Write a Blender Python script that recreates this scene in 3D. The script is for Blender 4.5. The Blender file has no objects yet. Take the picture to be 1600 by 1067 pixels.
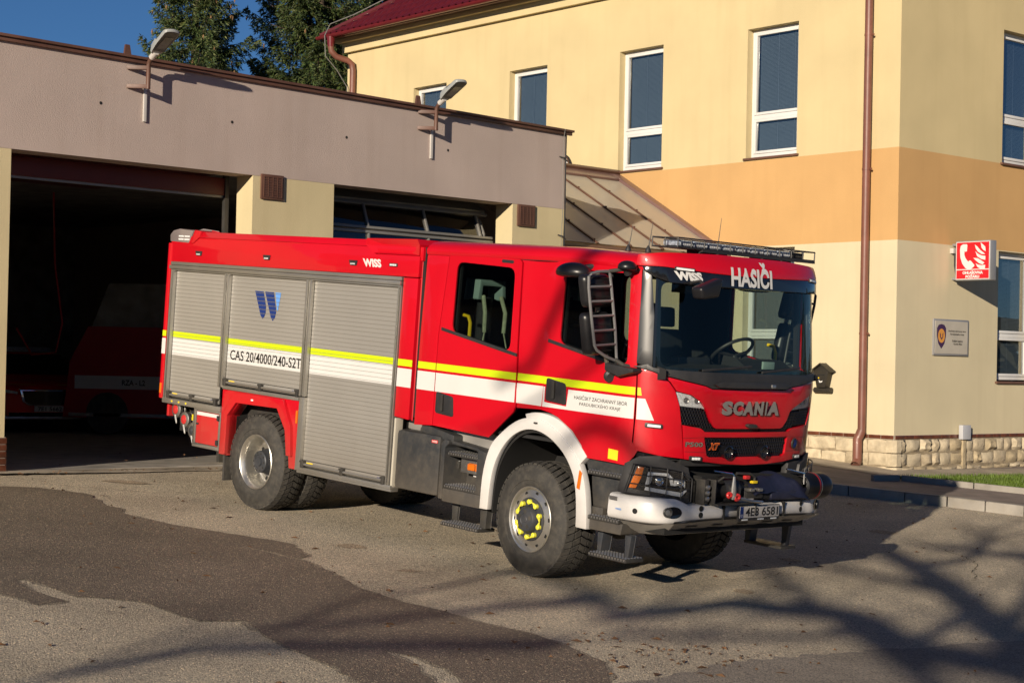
import bpy, bmesh, math, random
import numpy as np
from mathutils import Vector, Matrix
from mathutils.geometry import delaunay_2d_cdt
random.seed(7); RNG = np.random.default_rng(7)
scene = bpy.context.scene
COL = scene.collection
PI = math.pi
# ------------------------------------------------------------------ camera
cam = bpy.data.cameras.new('camera'); cam.lens = 60.03; cam.sensor_width = 36.0; cam.clip_start = 0.1; cam.clip_end = 3000
camo = bpy.data.objects.new('camera', cam); COL.objects.link(camo)
RC = np.array([[0.999779, -0.000268, 0.021031], [0.021033, 0.012762, -0.999697], [0.0, 0.999919, 0.012765]])
camo.matrix_world = Matrix(((RC[0][0], -RC[1][0], -RC[2][0], 0), (RC[0][1], -RC[1][1], -RC[2][1], 0),
                            (RC[0][2], -RC[1][2], -RC[2][2], 1.981), (0, 0, 0, 1)))
scene.camera = camo
# ------------------------------------------------------------------ sky, sun, exposure
SUN_AZ, SUN_EL = math.radians(22.3), math.radians(14.2)      # azimuth to the left of straight behind the camera
SUN = Vector((-math.sin(SUN_AZ)*math.cos(SUN_EL), -math.cos(SUN_AZ)*math.cos(SUN_EL), math.sin(SUN_EL)))
world = bpy.data.worlds.new('World'); scene.world = world; world.use_nodes = True
nt = world.node_tree; bg = nt.nodes['Background']
sky = nt.nodes.new('ShaderNodeTexSky'); sky.sky_type = 'NISHITA'; sky.sun_disc = False
sky.sun_elevation = SUN_EL; sky.sun_rotation = math.atan2(SUN.x, SUN.y); sky.altitude = 600; sky.air_density = 0.85; sky.dust_density = 0.0; sky.ozone_density = 6.5
nt.links.new(sky.outputs[0], bg.inputs[0]); bg.inputs[1].default_value = 0.05
sun = bpy.data.lights.new('sun', 'SUN'); sun.energy = 5.0; sun.angle = math.radians(0.48); sun.color = (1.0, 0.86, 0.68)
suno = bpy.data.objects.new('sun', sun); COL.objects.link(suno); suno.rotation_euler = SUN.to_track_quat('Z', 'Y').to_euler(); suno.location = (-20, -40, 20)
scene.view_settings.view_transform = 'Standard'; scene.view_settings.look = 'None'; scene.view_settings.exposure = 0.32; scene.view_settings.gamma = 1.0
scene.view_settings.use_curve_mapping = False
scene.cycles.max_bounces = 8; scene.cycles.transparent_max_bounces = 16; scene.cycles.caustics_reflective = False; scene.cycles.caustics_refractive = False

# ------------------------------------------------------------------ materials
def _nodes(m):
    m.use_nodes = True
    return m.node_tree, m.node_tree.nodes['Principled BSDF']
MATS = {}
def mat(name, col, rough=0.5, zdirt=None, wave=0.0, metal=0.0, coat=0.0, var=0.12, vscale=3.0, bump=0.0, bscale=60.0, dirt=0.0, spec=0.5, dirtcol=(0.12, 0.095, 0.07), emit=None):
    m = bpy.data.materials.new(name); t, b = _nodes(m); N = t.nodes.new; L = t.links.new
    b.inputs['Roughness'].default_value = rough; b.inputs['Metallic'].default_value = metal
    b.inputs['Coat Weight'].default_value = coat; b.inputs['Coat Roughness'].default_value = 0.04
    b.inputs['Specular IOR Level'].default_value = spec
    tc = N('ShaderNodeTexCoord'); src = tc.outputs['Object']
    n1 = N('ShaderNodeTexNoise'); n1.inputs['Scale'].default_value = vscale; n1.inputs['Detail'].default_value = 6; L(src, n1.inputs['Vector'])
    mr = N('ShaderNodeMapRange'); mr.inputs[1].default_value = 0.3; mr.inputs[2].default_value = 0.7
    mr.inputs[3].default_value = 1 - var; mr.inputs[4].default_value = 1 + var; L(n1.outputs['Fac'], mr.inputs[0])
    mx = N('ShaderNodeMix'); mx.data_type = 'RGBA'; mx.blend_type = 'MULTIPLY'; mx.inputs[0].default_value = 1.0
    mx.inputs[6].default_value = (*col, 1); L(mr.outputs[0], mx.inputs[7]); out = mx.outputs[2]
    if dirt:
        n2 = N('ShaderNodeTexNoise'); n2.inputs['Scale'].default_value = vscale*2.7; n2.inputs['Detail'].default_value = 8; n2.inputs['Roughness'].default_value = 0.7; L(src, n2.inputs['Vector'])
        m2 = N('ShaderNodeMapRange'); m2.inputs[1].default_value = 0.45; m2.inputs[2].default_value = 0.75; m2.inputs[4].default_value = dirt; L(n2.outputs['Fac'], m2.inputs[0])
        md = N('ShaderNodeMix'); md.data_type = 'RGBA'; L(m2.outputs[0], md.inputs[0]); L(out, md.inputs[6]); md.inputs[7].default_value = (*dirtcol, 1); out = md.outputs[2]
        r2 = N('ShaderNodeMapRange'); r2.inputs[3].default_value = rough; r2.inputs[4].default_value = min(1, rough+0.4); L(m2.outputs[0], r2.inputs[0]); L(r2.outputs[0], b.inputs['Roughness'])
    if zdirt:        # road dust thrown up along the lower edge, ragged upper limit
        za, zb, amt, zc = zdirt
        sx = N('ShaderNodeSeparateXYZ'); L(src, sx.inputs[0]); n4 = N('ShaderNodeTexNoise'); n4.inputs['Scale'].default_value = 5; n4.inputs['Detail'].default_value = 9; n4.inputs['Roughness'].default_value = 0.7; L(src, n4.inputs['Vector'])
        ad = N('ShaderNodeMath'); ad.operation = 'MULTIPLY_ADD'; ad.inputs[1].default_value = 0.9*(zb-za); L(n4.outputs['Fac'], ad.inputs[0]); L(sx.outputs['Z'], ad.inputs[2])
        m4 = N('ShaderNodeMapRange'); m4.inputs[1].default_value = za+0.45*(zb-za); m4.inputs[2].default_value = zb+0.45*(zb-za); m4.inputs[3].default_value = amt; m4.inputs[4].default_value = 0.0; L(ad.outputs[0], m4.inputs[0])
        mz = N('ShaderNodeMix'); mz.data_type = 'RGBA'; L(m4.outputs[0], mz.inputs[0]); L(out, mz.inputs[6]); mz.inputs[7].default_value = (*zc, 1); out = mz.outputs[2]
    if wave:
        n5 = N('ShaderNodeTexNoise'); n5.inputs['Scale'].default_value = 2.2; n5.inputs['Detail'].default_value = 1; L(src, n5.inputs['Vector']); b5 = N('ShaderNodeBump'); b5.inputs['Strength'].default_value = wave; b5.inputs['Distance'].default_value = 0.05; L(n5.outputs['Fac'], b5.inputs['Height']); L(b5.outputs[0], b.inputs['Normal']); L(b5.outputs[0], b.inputs['Coat Normal'])
    L(out, b.inputs['Base Color'])
    if bump:
        n3 = N('ShaderNodeTexNoise'); n3.inputs['Scale'].default_value = bscale; n3.inputs['Detail'].default_value = 4; L(src, n3.inputs['Vector'])
        bp = N('ShaderNodeBump'); bp.inputs['Strength'].default_value = bump; bp.inputs['Distance'].default_value = 0.01; L(n3.outputs['Fac'], bp.inputs['Height']); L(bp.outputs[0], b.inputs['Normal'])
    if emit:
        b.inputs['Emission Color'].default_value = (*emit[0], 1); b.inputs['Emission Strength'].default_value = emit[1]
    MATS[name] = m
    return m
def glassmat(name, tint=(0.8, 0.85, 0.85), refl=1.0, rough=0.01):
    """thin sheet of glass: see-through with a clear reflection"""
    m = bpy.data.materials.new(name); m.use_nodes = True; t = m.node_tree; t.nodes.clear(); N = t.nodes.new; L = t.links.new
    o = N('ShaderNodeOutputMaterial'); tr = N('ShaderNodeBsdfTransparent'); tr.inputs[0].default_value = (*tint, 1)
    gl = N('ShaderNodeBsdfGlossy'); gl.inputs['Roughness'].default_value = rough; lw = N('ShaderNodeLayerWeight'); lw.inputs[0].default_value = 0.5; pw = N('ShaderNodeMath'); pw.operation = 'POWER'; pw.inputs[1].default_value = 5; L(lw.outputs['Facing'], pw.inputs[0])
    fr = N('ShaderNodeMath'); fr.operation = 'MULTIPLY_ADD'; fr.inputs[1].default_value = 0.95; fr.inputs[2].default_value = 0.045; L(pw.outputs[0], fr.inputs[0])
    mu = N('ShaderNodeMath'); mu.operation = 'MULTIPLY'; mu.inputs[1].default_value = refl; mu.use_clamp = True; L(fr.outputs[0], mu.inputs[0])
    mx = N('ShaderNodeMixShader'); L(mu.outputs[0], mx.inputs[0]); L(tr.outputs[0], mx.inputs[1]); L(gl.outputs[0], mx.inputs[2]); L(mx.outputs[0], o.inputs[0])
    MATS[name] = m; return m
M = MATS
mat('red_paint', (0.50, 0.0012, 0.010), 0.42, zdirt=(0.5, 1.25, 0.30, (0.22, 0.13, 0.09)), wave=0.10, coat=0.55, var=0.05, vscale=1.5, spec=0.3)
mat('red_dull', (0.36, 0.004, 0.01), 0.4, coat=0.2, var=0.1)
mat('guard_grey', (0.22, 0.22, 0.225), 0.35, metal=0.35, var=0.1)
mat('white_paint', (0.62, 0.61, 0.60), 0.35, zdirt=(0.45, 0.85, 0.35, (0.30, 0.25, 0.19)), coat=0.3, var=0.05, vscale=2.0, dirt=0.12)
mat('white_film', (0.60, 0.60, 0.59), 0.45, var=0.03)
mat('yellow_film', (0.52, 0.64, 0.004), 0.45, var=0.03, emit=((0.8, 0.9, 0.0), 0.0))
mat('yellow_plain', (0.85, 0.62, 0.02), 0.45, var=0.05)
mat('black_film', (0.012, 0.012, 0.013), 0.5, var=0.1)
mat('black_plastic', (0.022, 0.022, 0.024), 0.48, var=0.2, vscale=5, dirt=0.25, dirtcol=(0.06, 0.052, 0.042))
mat('post_beige', (0.46, 0.43, 0.36), 0.5, var=0.1)
mat('pillar_black', (0.022, 0.023, 0.026), 0.3, var=0.1, coat=0.3)
mat('grey_plastic', (0.030, 0.032, 0.035), 0.45, zdirt=(0.3, 1.0, 0.55, (0.15, 0.125, 0.095)), var=0.15, vscale=4, dirt=0.3, dirtcol=(0.14, 0.12, 0.09))
mat('black_gloss', (0.008, 0.008, 0.01), 0.12, var=0.1, coat=0.5)
mat('black_matte', (0.008, 0.008, 0.008), 0.85, var=0.1)
mat('black_satin', (0.010, 0.010, 0.012), 0.35, var=0.15)
mat('navy_cover', (0.012, 0.014, 0.035), 0.55, var=0.25, vscale=9, bump=0.5, bscale=14)
mat('rubber', (0.035, 0.033, 0.03), 0.75, var=0.2, vscale=6, dirt=0.45, dirtcol=(0.13, 0.115, 0.09), bump=0.25, bscale=90)
mat('rubber_groove_shade', (0.006, 0.006, 0.006), 0.95, spec=0.1)  # tread grooves: shade between the blocks put into the colour
mat('aluminium', (0.46, 0.445, 0.41), 0.42, metal=0.85, var=0.1, vscale=2.5, dirt=0.18, dirtcol=(0.25, 0.22, 0.17))
mat('shutter_alu', (0.42, 0.405, 0.375), 0.50, zdirt=(0.5, 1.2, 0.4, (0.24, 0.20, 0.15)), metal=0.55, var=0.05, vscale=1.2, dirt=0.10, dirtcol=(0.24, 0.22, 0.18))
mat('shutter_groove', (0.20, 0.19, 0.17), 0.5, metal=0.4)
mat('skid_grey', (0.34, 0.32, 0.29), 0.5, var=0.15, vscale=4, dirt=0.3)
mat('rim_alu', (0.62, 0.60, 0.55), 0.33, metal=0.9, var=0.12, vscale=6, dirt=0.25, dirtcol=(0.2, 0.17, 0.12))
mat('hub_grey', (0.05, 0.055, 0.065), 0.5, metal=0.3, var=0.2, dirt=0.3)
mat('chrome', (0.75, 0.75, 0.74), 0.12, metal=1.0, var=0.03)
mat('steel', (0.45, 0.44, 0.42), 0.35, metal=0.9, var=0.15, dirt=0.3)
mat('dark_steel', (0.06, 0.058, 0.055), 0.55, metal=0.5, var=0.2, dirt=0.4, dirtcol=(0.13, 0.11, 0.08))
mat('amber', (0.62, 0.14, 0.006), 0.2, coat=0.5, var=0.1)
mat('red_lens', (0.6, 0.02, 0.01), 0.2, coat=0.5)
mat('lamp_clear', (0.62, 0.64, 0.66), 0.18, metal=0.25, var=0.3, vscale=60)
mat('tube_lit', (0.8, 0.75, 0.6), 0.4, emit=((1.0, 0.85, 0.55), 2.5))
mat('led_white', (0.75, 0.77, 0.78), 0.3, var=0.15, vscale=120)
mat('grey_lens', (0.20, 0.17, 0.17), 0.12, coat=0.8, var=0.1)
mat('blue_lens', (0.26, 0.30, 0.36), 0.15, coat=0.6, var=0.5, vscale=40, bump=0.6, bscale=60)
mat('nut_yellow', (0.75, 0.72, 0.06), 0.45, var=0.1)
mat('logo_blue', (0.003, 0.024, 0.16), 0.7, var=0.03)
mat('logo_lightblue', (0.12, 0.32, 0.75), 0.4, var=0.03)
mat('orange_plain', (0.75, 0.14, 0.02), 0.4)
mat('letter_grey', (0.30, 0.29, 0.28), 0.3, metal=0.4, var=0.04)
mat('interior_black', (0.012, 0.012, 0.013), 0.8, var=0.2)
mat('seat_cloth', (0.010, 0.0105, 0.012), 0.9, var=0.3, vscale=9, bump=0.4, bscale=200)
mat('mint_plastic', (0.25, 0.33, 0.30), 0.5, var=0.1)
mat('strap_olive', (0.32, 0.34, 0.22), 0.8, var=0.2, vscale=30)
mat('grab_yellow', (0.85, 0.55, 0.01), 0.35)
mat('hose_grey', (0.16, 0.13, 0.09), 0.6, var=0.25, dirt=0.4)
mat('red_metal', (0.55, 0.03, 0.03), 0.4, var=0.15)
glassmat('windscreen_glass', (0.72, 0.80, 0.76), 0.85)
glassmat('cab_glass', (0.50, 0.58, 0.56), 1.3)
glassmat('house_glass', (0.42, 0.49, 0.56), 5.0)
glassmat('lamp_glass', (0.9, 0.9, 0.9), 1.0)

# ------------------------------------------------------------------ object helpers
def put(o, parent=None):
    COL.objects.link(o)
    if parent is not None: o.parent = parent
    return o
def tag(o, label, cat, group=None, kind=None):
    o['label'] = label; o['category'] = cat
    if group: o['group'] = group
    if kind: o['kind'] = kind
    return o
def empty(name, loc=(0, 0, 0), rot=None, label=None, cat=None, group=None):
    o = bpy.data.objects.new(name, None); o.location = loc; o.empty_display_size = 0.2
    if rot is not None:
        if isinstance(rot, Matrix): o.rotation_euler = rot.to_euler()
        else: o.rotation_euler = rot
    put(o)
    if label: tag(o, label, cat, group)
    return o
def finish(name, bm, mats, parent=None, smooth=35, bevel=0.0, segs=2, kind=None):
    if bevel:
        bmesh.ops.remove_doubles(bm, verts=bm.verts, dist=1e-5)
        es = [e for e in bm.edges if len(e.link_faces) == 2 and e.calc_face_angle(0) > math.radians(38)]
        if es: bmesh.ops.bevel(bm, geom=es, offset=bevel, segments=segs, affect='EDGES', profile=0.6, clamp_overlap=True)
    bmesh.ops.recalc_face_normals(bm, faces=bm.faces)
    me = bpy.data.meshes.new(name); bm.to_mesh(me); bm.free()
    for m in (mats if isinstance(mats, (list, tuple)) else [mats]): me.materials.append(MATS[m] if isinstance(m, str) else m)
    if smooth:
        me.shade_smooth(); me.set_sharp_from_angle(angle=math.radians(smooth))
    o = bpy.data.objects.new(name, me); put(o, parent)
    if kind: o['kind'] = kind
    return o
def raw(name, verts, faces, mats, parent=None, smooth=None, mi=None):
    me = bpy.data.meshes.new(name); me.from_pydata([tuple(map(float, v)) for v in verts], [], [tuple(map(int, f)) for f in faces])
    for m in (mats if isinstance(mats, (list, tuple)) else [mats]): me.materials.append(MATS[m] if isinstance(m, str) else m)
    if mi is not None: me.polygons.foreach_set('material_index', np.asarray(mi, dtype=np.int32))
    if smooth: me.shade_smooth(); me.set_sharp_from_angle(angle=math.radians(smooth))
    me.update()
    o = bpy.data.objects.new(name, me); put(o, parent); return o
class MB:
    """collects shapes into one bmesh"""
    def __init__(s): s.bm = bmesh.new(); s.mi = 0
    def _new(s, vs, fs):
        v = [s.bm.verts.new(tuple(map(float, p))) for p in vs]
        for f in fs:
            try: fc = s.bm.faces.new([v[i] for i in f]); fc.material_index = s.mi
            except ValueError: pass
        return v
    def box(s, a, b, R=None, at=None):
        x0, y0, z0 = a; x1, y1, z1 = b
        P = [Vector(p) for p in ((x0,y0,z0),(x1,y0,z0),(x1,y1,z0),(x0,y1,z0),(x0,y0,z1),(x1,y0,z1),(x1,y1,z1),(x0,y1,z1))]
        if R is not None: P = [R @ p for p in P]
        if at is not None: P = [p + Vector(at) for p in P]
        s._new(P, [(0,3,2,1),(4,5,6,7),(0,1,5,4),(1,2,6,5),(2,3,7,6),(3,0,4,7)]); return s
    def prism(s, poly, fn, d0, d1):
        """poly 2-D outline (convex or not); fn(u, v, d) -> point"""
        n = len(poly); V = [fn(u, v, d0) for u, v in poly] + [fn(u, v, d1) for u, v in poly]
        vs = s._new(V, [(i, (i+1) % n, n+(i+1) % n, n+i) for i in range(n)])
        for ring in (vs[:n], vs[n:]):
            try: f = s.bm.faces.new(ring); f.material_index = s.mi
            except ValueError: pass
        return s
    def tube(s, pts, r, seg=10, cap=True, closed=False):
        pts = [Vector(p) for p in pts]; n = len(pts); rs = r if isinstance(r, (list, tuple)) else [r]*n
        rings = []; prev = None
        for i, p in enumerate(pts):
            if closed: t = pts[(i+1) % n]-pts[i-1]
            else: t = (pts[min(i+1, n-1)]-pts[max(i-1, 0)])
            t.normalize()
            if prev is None:
                a = Vector((0, 0, 1)) if abs(t.z) < 0.9 else Vector((1, 0, 0)); u = t.cross(a).normalized()
            else: u = (prev - t*prev.dot(t)).normalized()
            prev = u; w = t.cross(u)
            rings.append([s.bm.verts.new(p+(u*math.cos(2*PI*k/seg)+w*math.sin(2*PI*k/seg))*rs[i]) for k in range(seg)])
        m = n if closed else n-1
        for i in range(m):
            A, B = rings[i], rings[(i+1) % n]
            for k in range(seg):
                f = s.bm.faces.new((A[k], A[(k+1) % seg], B[(k+1) % seg], B[k])); f.material_index = s.mi
        if cap and not closed:
            for ring in (rings[0], rings[-1]):
                f = s.bm.faces.new(ring); f.material_index = s.mi
        return s
    def lathe(s, prof, c, axis, seg=32, capends=False):
        """prof [(r, h)] turned about axis through c"""
        ax = Vector(axis).normalized(); c = Vector(c); a = Vector((0, 0, 1)) if abs(ax.z) < 0.9 else Vector((1, 0, 0))
        u = ax.cross(a).normalized(); w = ax.cross(u)
        rings = []
        for r, h in prof:
            if r < 1e-5: rings.append([s.bm.verts.new(c+ax*h)])
            else: rings.append([s.bm.verts.new(c+ax*h+(u*math.cos(2*PI*k/seg)+w*math.sin(2*PI*k/seg))*r) for k in range(seg)])
        for A, B in zip(rings, rings[1:]):
            for k in range(seg):
                k2 = (k+1) % seg
                q = [A[k] if len(A) > 1 else A[0], A[k2] if len(A) > 1 else A[0], B[k2] if len(B) > 1 else B[0], B[k] if len(B) > 1 else B[0]]
                qq = []
                for v in q:
                    if v not in qq: qq.append(v)
                if len(qq) > 2:
                    f = s.bm.faces.new(qq); f.material_index = s.mi
        return s
    def build(s, name, mats, parent=None, **k): return finish(name, s.bm, mats, parent, **k)
def boxo(name, a, b, m, parent=None, bevel=0.0, **k): return MB().box(a, b).build(name, m, parent, bevel=bevel, **k)

_TXT = {}
def text_mesh(s, bold=0.0, res=3):
    """flat outline lettering -> (verts Nx2, faces) scaled to unit height of capitals"""
    key = (s, bold, res)
    if key in _TXT: return _TXT[key]
    cu = bpy.data.curves.new('lettering', 'FONT'); cu.body = s; cu.size = 1.0; cu.resolution_u = res; cu.offset = bold; cu.fill_mode = 'FRONT'
    o = bpy.data.objects.new('lettering', cu); COL.objects.link(o)
    dg = bpy.context.evaluated_depsgraph_get(); dg.update()
    me = bpy.data.meshes.new_from_object(o.evaluated_get(dg))
    V = np.array([v.co[:2] for v in me.vertices]); F = [tuple(p.vertices) for p in me.polygons]
    bpy.data.objects.remove(o); bpy.data.curves.remove(cu); bpy.data.meshes.remove(me)
    V = V - V.min(0); _TXT[key] = (V, F); return V, F
def fit_text(s, w, h, bold=0.0, shear=0.0, res=3):
    V, F = text_mesh(s, bold, res); V = V.copy(); V[:, 0] += shear*V[:, 1]; V -= V.min(0); V *= np.array([w, h])/V.max(0)
    return V, F
def flat_text(name, s, fn, w, h, m, parent, bold=0.0, shear=0.0, res=3):
    """fn(u, v) -> 3-D point for u in 0..w (left to right), v in 0..h"""
    V, F = fit_text(s, w, h, bold, shear, res)
    return raw(name, [fn(u, v) for u, v in V], F, m, parent)
# ================================================================== ground
def gz(x, y): return -(0.050484*(x-1.0544)-0.04223*(y-16.695))/0.997832
FW = np.array([0.6913, -0.7226]); LT = np.array([0.7226, 0.6913]); O2 = np.array([1.0544, 16.695])
def asphalt(name, base, rough, spec, speck, wet=False):
    m = bpy.data.materials.new(name); t, b = _nodes(m); N = t.nodes.new; L = t.links.new
    tc = N('ShaderNodeTexCoord'); src = tc.outputs['Object']
    v = N('ShaderNodeTexVoronoi'); v.inputs['Scale'].default_value = 95; L(src, v.inputs['Vector'])
    v2 = N('ShaderNodeTexVoronoi'); v2.inputs['Scale'].default_value = 170; L(src, v2.inputs['Vector'])
    hsv = N('ShaderNodeSeparateColor'); L(v.outputs['Color'], hsv.inputs[0])
    r = N('ShaderNodeValToRGB'); r.color_ramp.elements[0].position = 0.0; e = r.color_ramp.elements
    e[0].color = (base[0]*0.45, base[1]*0.45, base[2]*0.48, 1); e[1].position = 0.93; e[1].color = (base[0]*1.25, base[1]*1.22, base[2]*1.15, 1)
    x = e.new(0.45); x.color = (*base, 1); x = e.new(0.97); x.color = (base[0]*speck, base[1]*speck*0.95, base[2]*speck*0.85, 1)
    L(hsv.outputs[0], r.inputs[0])
    n = N('ShaderNodeTexNoise'); n.inputs['Scale'].default_value = 0.55; n.inputs['Detail'].default_value = 9; n.inputs['Roughness'].default_value = 0.62; L(src, n.inputs['Vector'])
    mr = N('ShaderNodeMapRange'); mr.inputs[1].default_value = 0.3; mr.inputs[2].default_value = 0.7; mr.inputs[3].default_value = 0.74; mr.inputs[4].default_value = 1.2; L(n.outputs['Fac'], mr.inputs[0])
    mx = N('ShaderNodeMix'); mx.data_type = 'RGBA'; mx.blend_type = 'MULTIPLY'; mx.inputs[0].default_value = 1; L(r.outputs[0], mx.inputs[6]); L(mr.outputs[0], mx.inputs[7])
    n2 = N('ShaderNodeTexNoise'); n2.inputs['Scale'].default_value = 7; n2.inputs['Detail'].default_value = 7; n2.inputs['Roughness'].default_value = 0.75; L(src, n2.inputs['Vector'])
    m2 = N('ShaderNodeMapRange'); m2.inputs[1].default_value = 0.60; m2.inputs[2].default_value = 0.74; m2.inputs[4].default_value = 0.5; L(n2.outputs['Fac'], m2.inputs[0])
    md = N('ShaderNodeMix'); md.data_type = 'RGBA'; L(m2.outputs[0], md.inputs[0]); L(mx.outputs[2], md.inputs[6]); md.inputs[7].default_value = (base[0]*0.62, base[1]*0.5, base[2]*0.38, 1)
    L(md.outputs[2], b.inputs['Base Color']); b.inputs['Roughness'].default_value = rough; b.inputs['Specular IOR Level'].default_value = spec
    b1 = N('ShaderNodeBump'); b1.inputs['Strength'].default_value = 1.0 if not wet else 0.8; b1.inputs['Distance'].default_value = 0.016 if not wet else 0.010; L(v.outputs['Distance'], b1.inputs['Height']); b1.invert = True
    b2 = N('ShaderNodeBump'); b2.inputs['Strength'].default_value = 0.5; b2.inputs['Distance'].default_value = 0.003; L(v2.outputs['Distance'], b2.inputs['Height']); L(b1.outputs[0], b2.inputs['Normal']); L(b2.outputs[0], b.inputs['Normal'])
    MATS[name] = m
asphalt('asphalt', (0.52, 0.455, 0.355), 0.9, 0.25, 1.9)
asphalt('asphalt_wet', (0.175, 0.145, 0.112), 0.62, 0.4, 3.2, True)
asphalt('asphalt_road', (0.31, 0.275, 0.235), 0.8, 0.35, 1.5)
mat('concrete', (0.36, 0.31, 0.24), 0.85, var=0.25, vscale=2, bump=0.4, bscale=40, dirt=0.4, dirtcol=(0.14, 0.11, 0.08))
mat('kerb_concrete', (0.27, 0.25, 0.22), 0.85, var=0.2, vscale=3, bump=0.4, bscale=50, dirt=0.35, dirtcol=(0.2, 0.17, 0.12))
mat('paver', (0.21, 0.17, 0.15), 0.85, var=0.25, vscale=2.5, bump=0.3, bscale=60, dirt=0.4)
mat('soil', (0.07, 0.055, 0.035), 0.95, var=0.3)
mat('grass_blade', (0.085, 0.135, 0.014), 0.6, var=0.45, vscale=4)
mat('leaf_brown', (0.13, 0.065, 0.028), 0.8, var=0.5, vscale=3)
AA = [-900, -80, -30, -14, -9, -8.62, -8.2, -7.5, -5, 0, 5, 10, 15, 20, 23.5, 24.2, 25, 32, 60, 900]; BBk = [-900, -41, -40, -20, -10, 0, 10, 20, 40, 41, 900]
V = []; F = []
for a in AA:
    for b in BBk:
        p = O2+FW*a+LT*b; bb = max(-40, min(40, b)); q = O2+FW*a+LT*bb; z = max(-1.6, min(0.53, gz(*q))); V.append((p[0], p[1], z))
nb = len(BBk)
for i in range(len(AA)-1):
    for j in range(nb-1): F.append((i*nb+j, i*nb+j+1, (i+1)*nb+j+1, (i+1)*nb+j))
g = raw('ground', V, F, 'asphalt'); g['kind'] = 'structure'
def rough_poly(P, n=5, amp=0.03, seed=1, closed=True):
    r = random.Random(seed); out = []
    m = len(P)
    for i in range(m if closed else m-1):
        a = np.array(P[i]); b = np.array(P[(i+1) % m]); d = b-a; L = np.hypot(*d); k = max(1, int(L/0.09)); nrm = np.array([-d[1], d[0]])/(L+1e-9)
        for j in range(k):
            t = j/k; w = amp*min(1, L*2)*(r.uniform(-1, 1) if 0 < j else 0.3*r.uniform(-1, 1)); out.append(tuple(a+d*t+nrm*w))
    if not closed: out.append(tuple(P[-1]))
    return out
def sheet(name, P, lift, m, kind='structure', parent=None):
    vs, es, fs, *_ = delaunay_2d_cdt([Vector(p) for p in P], [(i, (i+1) % len(P)) for i in range(len(P))], [], 1, 1e-6)
    o = raw(name, [(v[0], v[1], gz(v[0], v[1])+lift) for v in vs], [tuple(f) for f in fs], m, parent)
    if kind: o['kind'] = kind
    return o
WET = [(-6.6, 19.0), (-5.78, 19.41), (-5.38, 19.53), (-4.76, 19.29), (-4.36, 18.49), (-4.14, 18.34), (-4.07, 18.0), (-3.5, 17.51), (-2.85, 17.15), (-2.3, 16.89), (-2.12, 16.76), (-1.88, 16.15), (-1.95, 15.92), (-2.26, 16.21), (-2.56, 16.43), (-2.18, 16.05), (-1.85, 15.82), (-1.56, 15.3), (-1.3, 14.68), (-0.88, 14.15), (-0.58, 13.93), (-0.16, 13.47), (0.2, 13.22), (0.52, 12.74), (0.72, 12.37), (0.73, 11.5), (-0.21, 11.2), (-0.39, 11.78), (-0.68, 12.14), (-0.87, 12.22), (-0.66, 11.91), (-0.42, 11.2), (-0.9, 11.1), (-1.17, 11.64), (-1.48, 12.03), (-1.72, 12.4), (-1.98, 12.92), (-2.3, 12.8), (-2.57, 13.08), (-2.8, 13.34), (-3.12, 13.41), (-3.36, 13.39), (-3.64, 13.68), (-3.93, 13.96), (-3.99, 13.9), (-3.79, 13.56), (-3.57, 13.31), (-3.38, 13.17), (-3.55, 12.97), (-3.75, 13.16), (-3.93, 13.28), (-4.8, 13.6)]
asphalt('asphalt_damp', (0.30, 0.26, 0.205), 0.8, 0.3, 2.2)
def swell(P, k):
    c = []; m = len(P); A = sum(P[i-1][0]*P[i][1]-P[i][0]*P[i-1][1] for i in range(m)); sg_ = 1 if A > 0 else -1
    for i in range(m):
        a, b = np.array(P[i-1]), np.array(P[(i+1) % m]); d = b-a; d /= np.hypot(*d)+1e-9; c.append(tuple(np.array(P[i])+sg_*k*np.array([d[1], -d[0]])))
    return c
sheet('damp_edge', swell(rough_poly(WET, amp=0.03, seed=6), 0.03), 0.003, 'asphalt_damp')
sheet('wet_patch', rough_poly(WET, amp=0.022, seed=3), 0.006, 'asphalt_wet')
# old oil and rust stains
asphalt('asphalt_stain', (0.40, 0.32, 0.235), 0.8, 0.3, 2.0)
for k, (sx_, sy_, ra_, rb_) in enumerate(((-1.55, 16.9, 0.16, 0.05), (-0.9, 15.7, 0.12, 0.03), (2.2, 15.9, 0.10, 0.05), (3.0, 18.1, 0.12, 0.05), (-4.6, 20.6, 0.3, 0.06), (4.6, 21.0, 0.2, 0.08))):
    rr_ = random.Random(k); sheet('stain', [(sx_+ra_*math.cos(t)*rr_.uniform(0.6, 1.15), sy_+rb_*3*math.sin(t)*rr_.uniform(0.5, 1.1)) for t in np.linspace(0, 2*PI, 34)[:-1]], 0.0045, 'asphalt_stain')
ROAD = [(0.3, 11.2), (0.94, 11.85), (1.39, 12.36), (1.83, 12.84), (2.53, 13.26), (3.11, 13.65), (3.73, 14.06), (4.36, 14.41), (6.5, 15.6)]
sheet('road', rough_poly(ROAD, amp=0.05, seed=5, closed=False)+[(9.0, 13.5), (3.5, 8.0), (-1.5, 8.2)], 0.006, 'asphalt_road')
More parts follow.
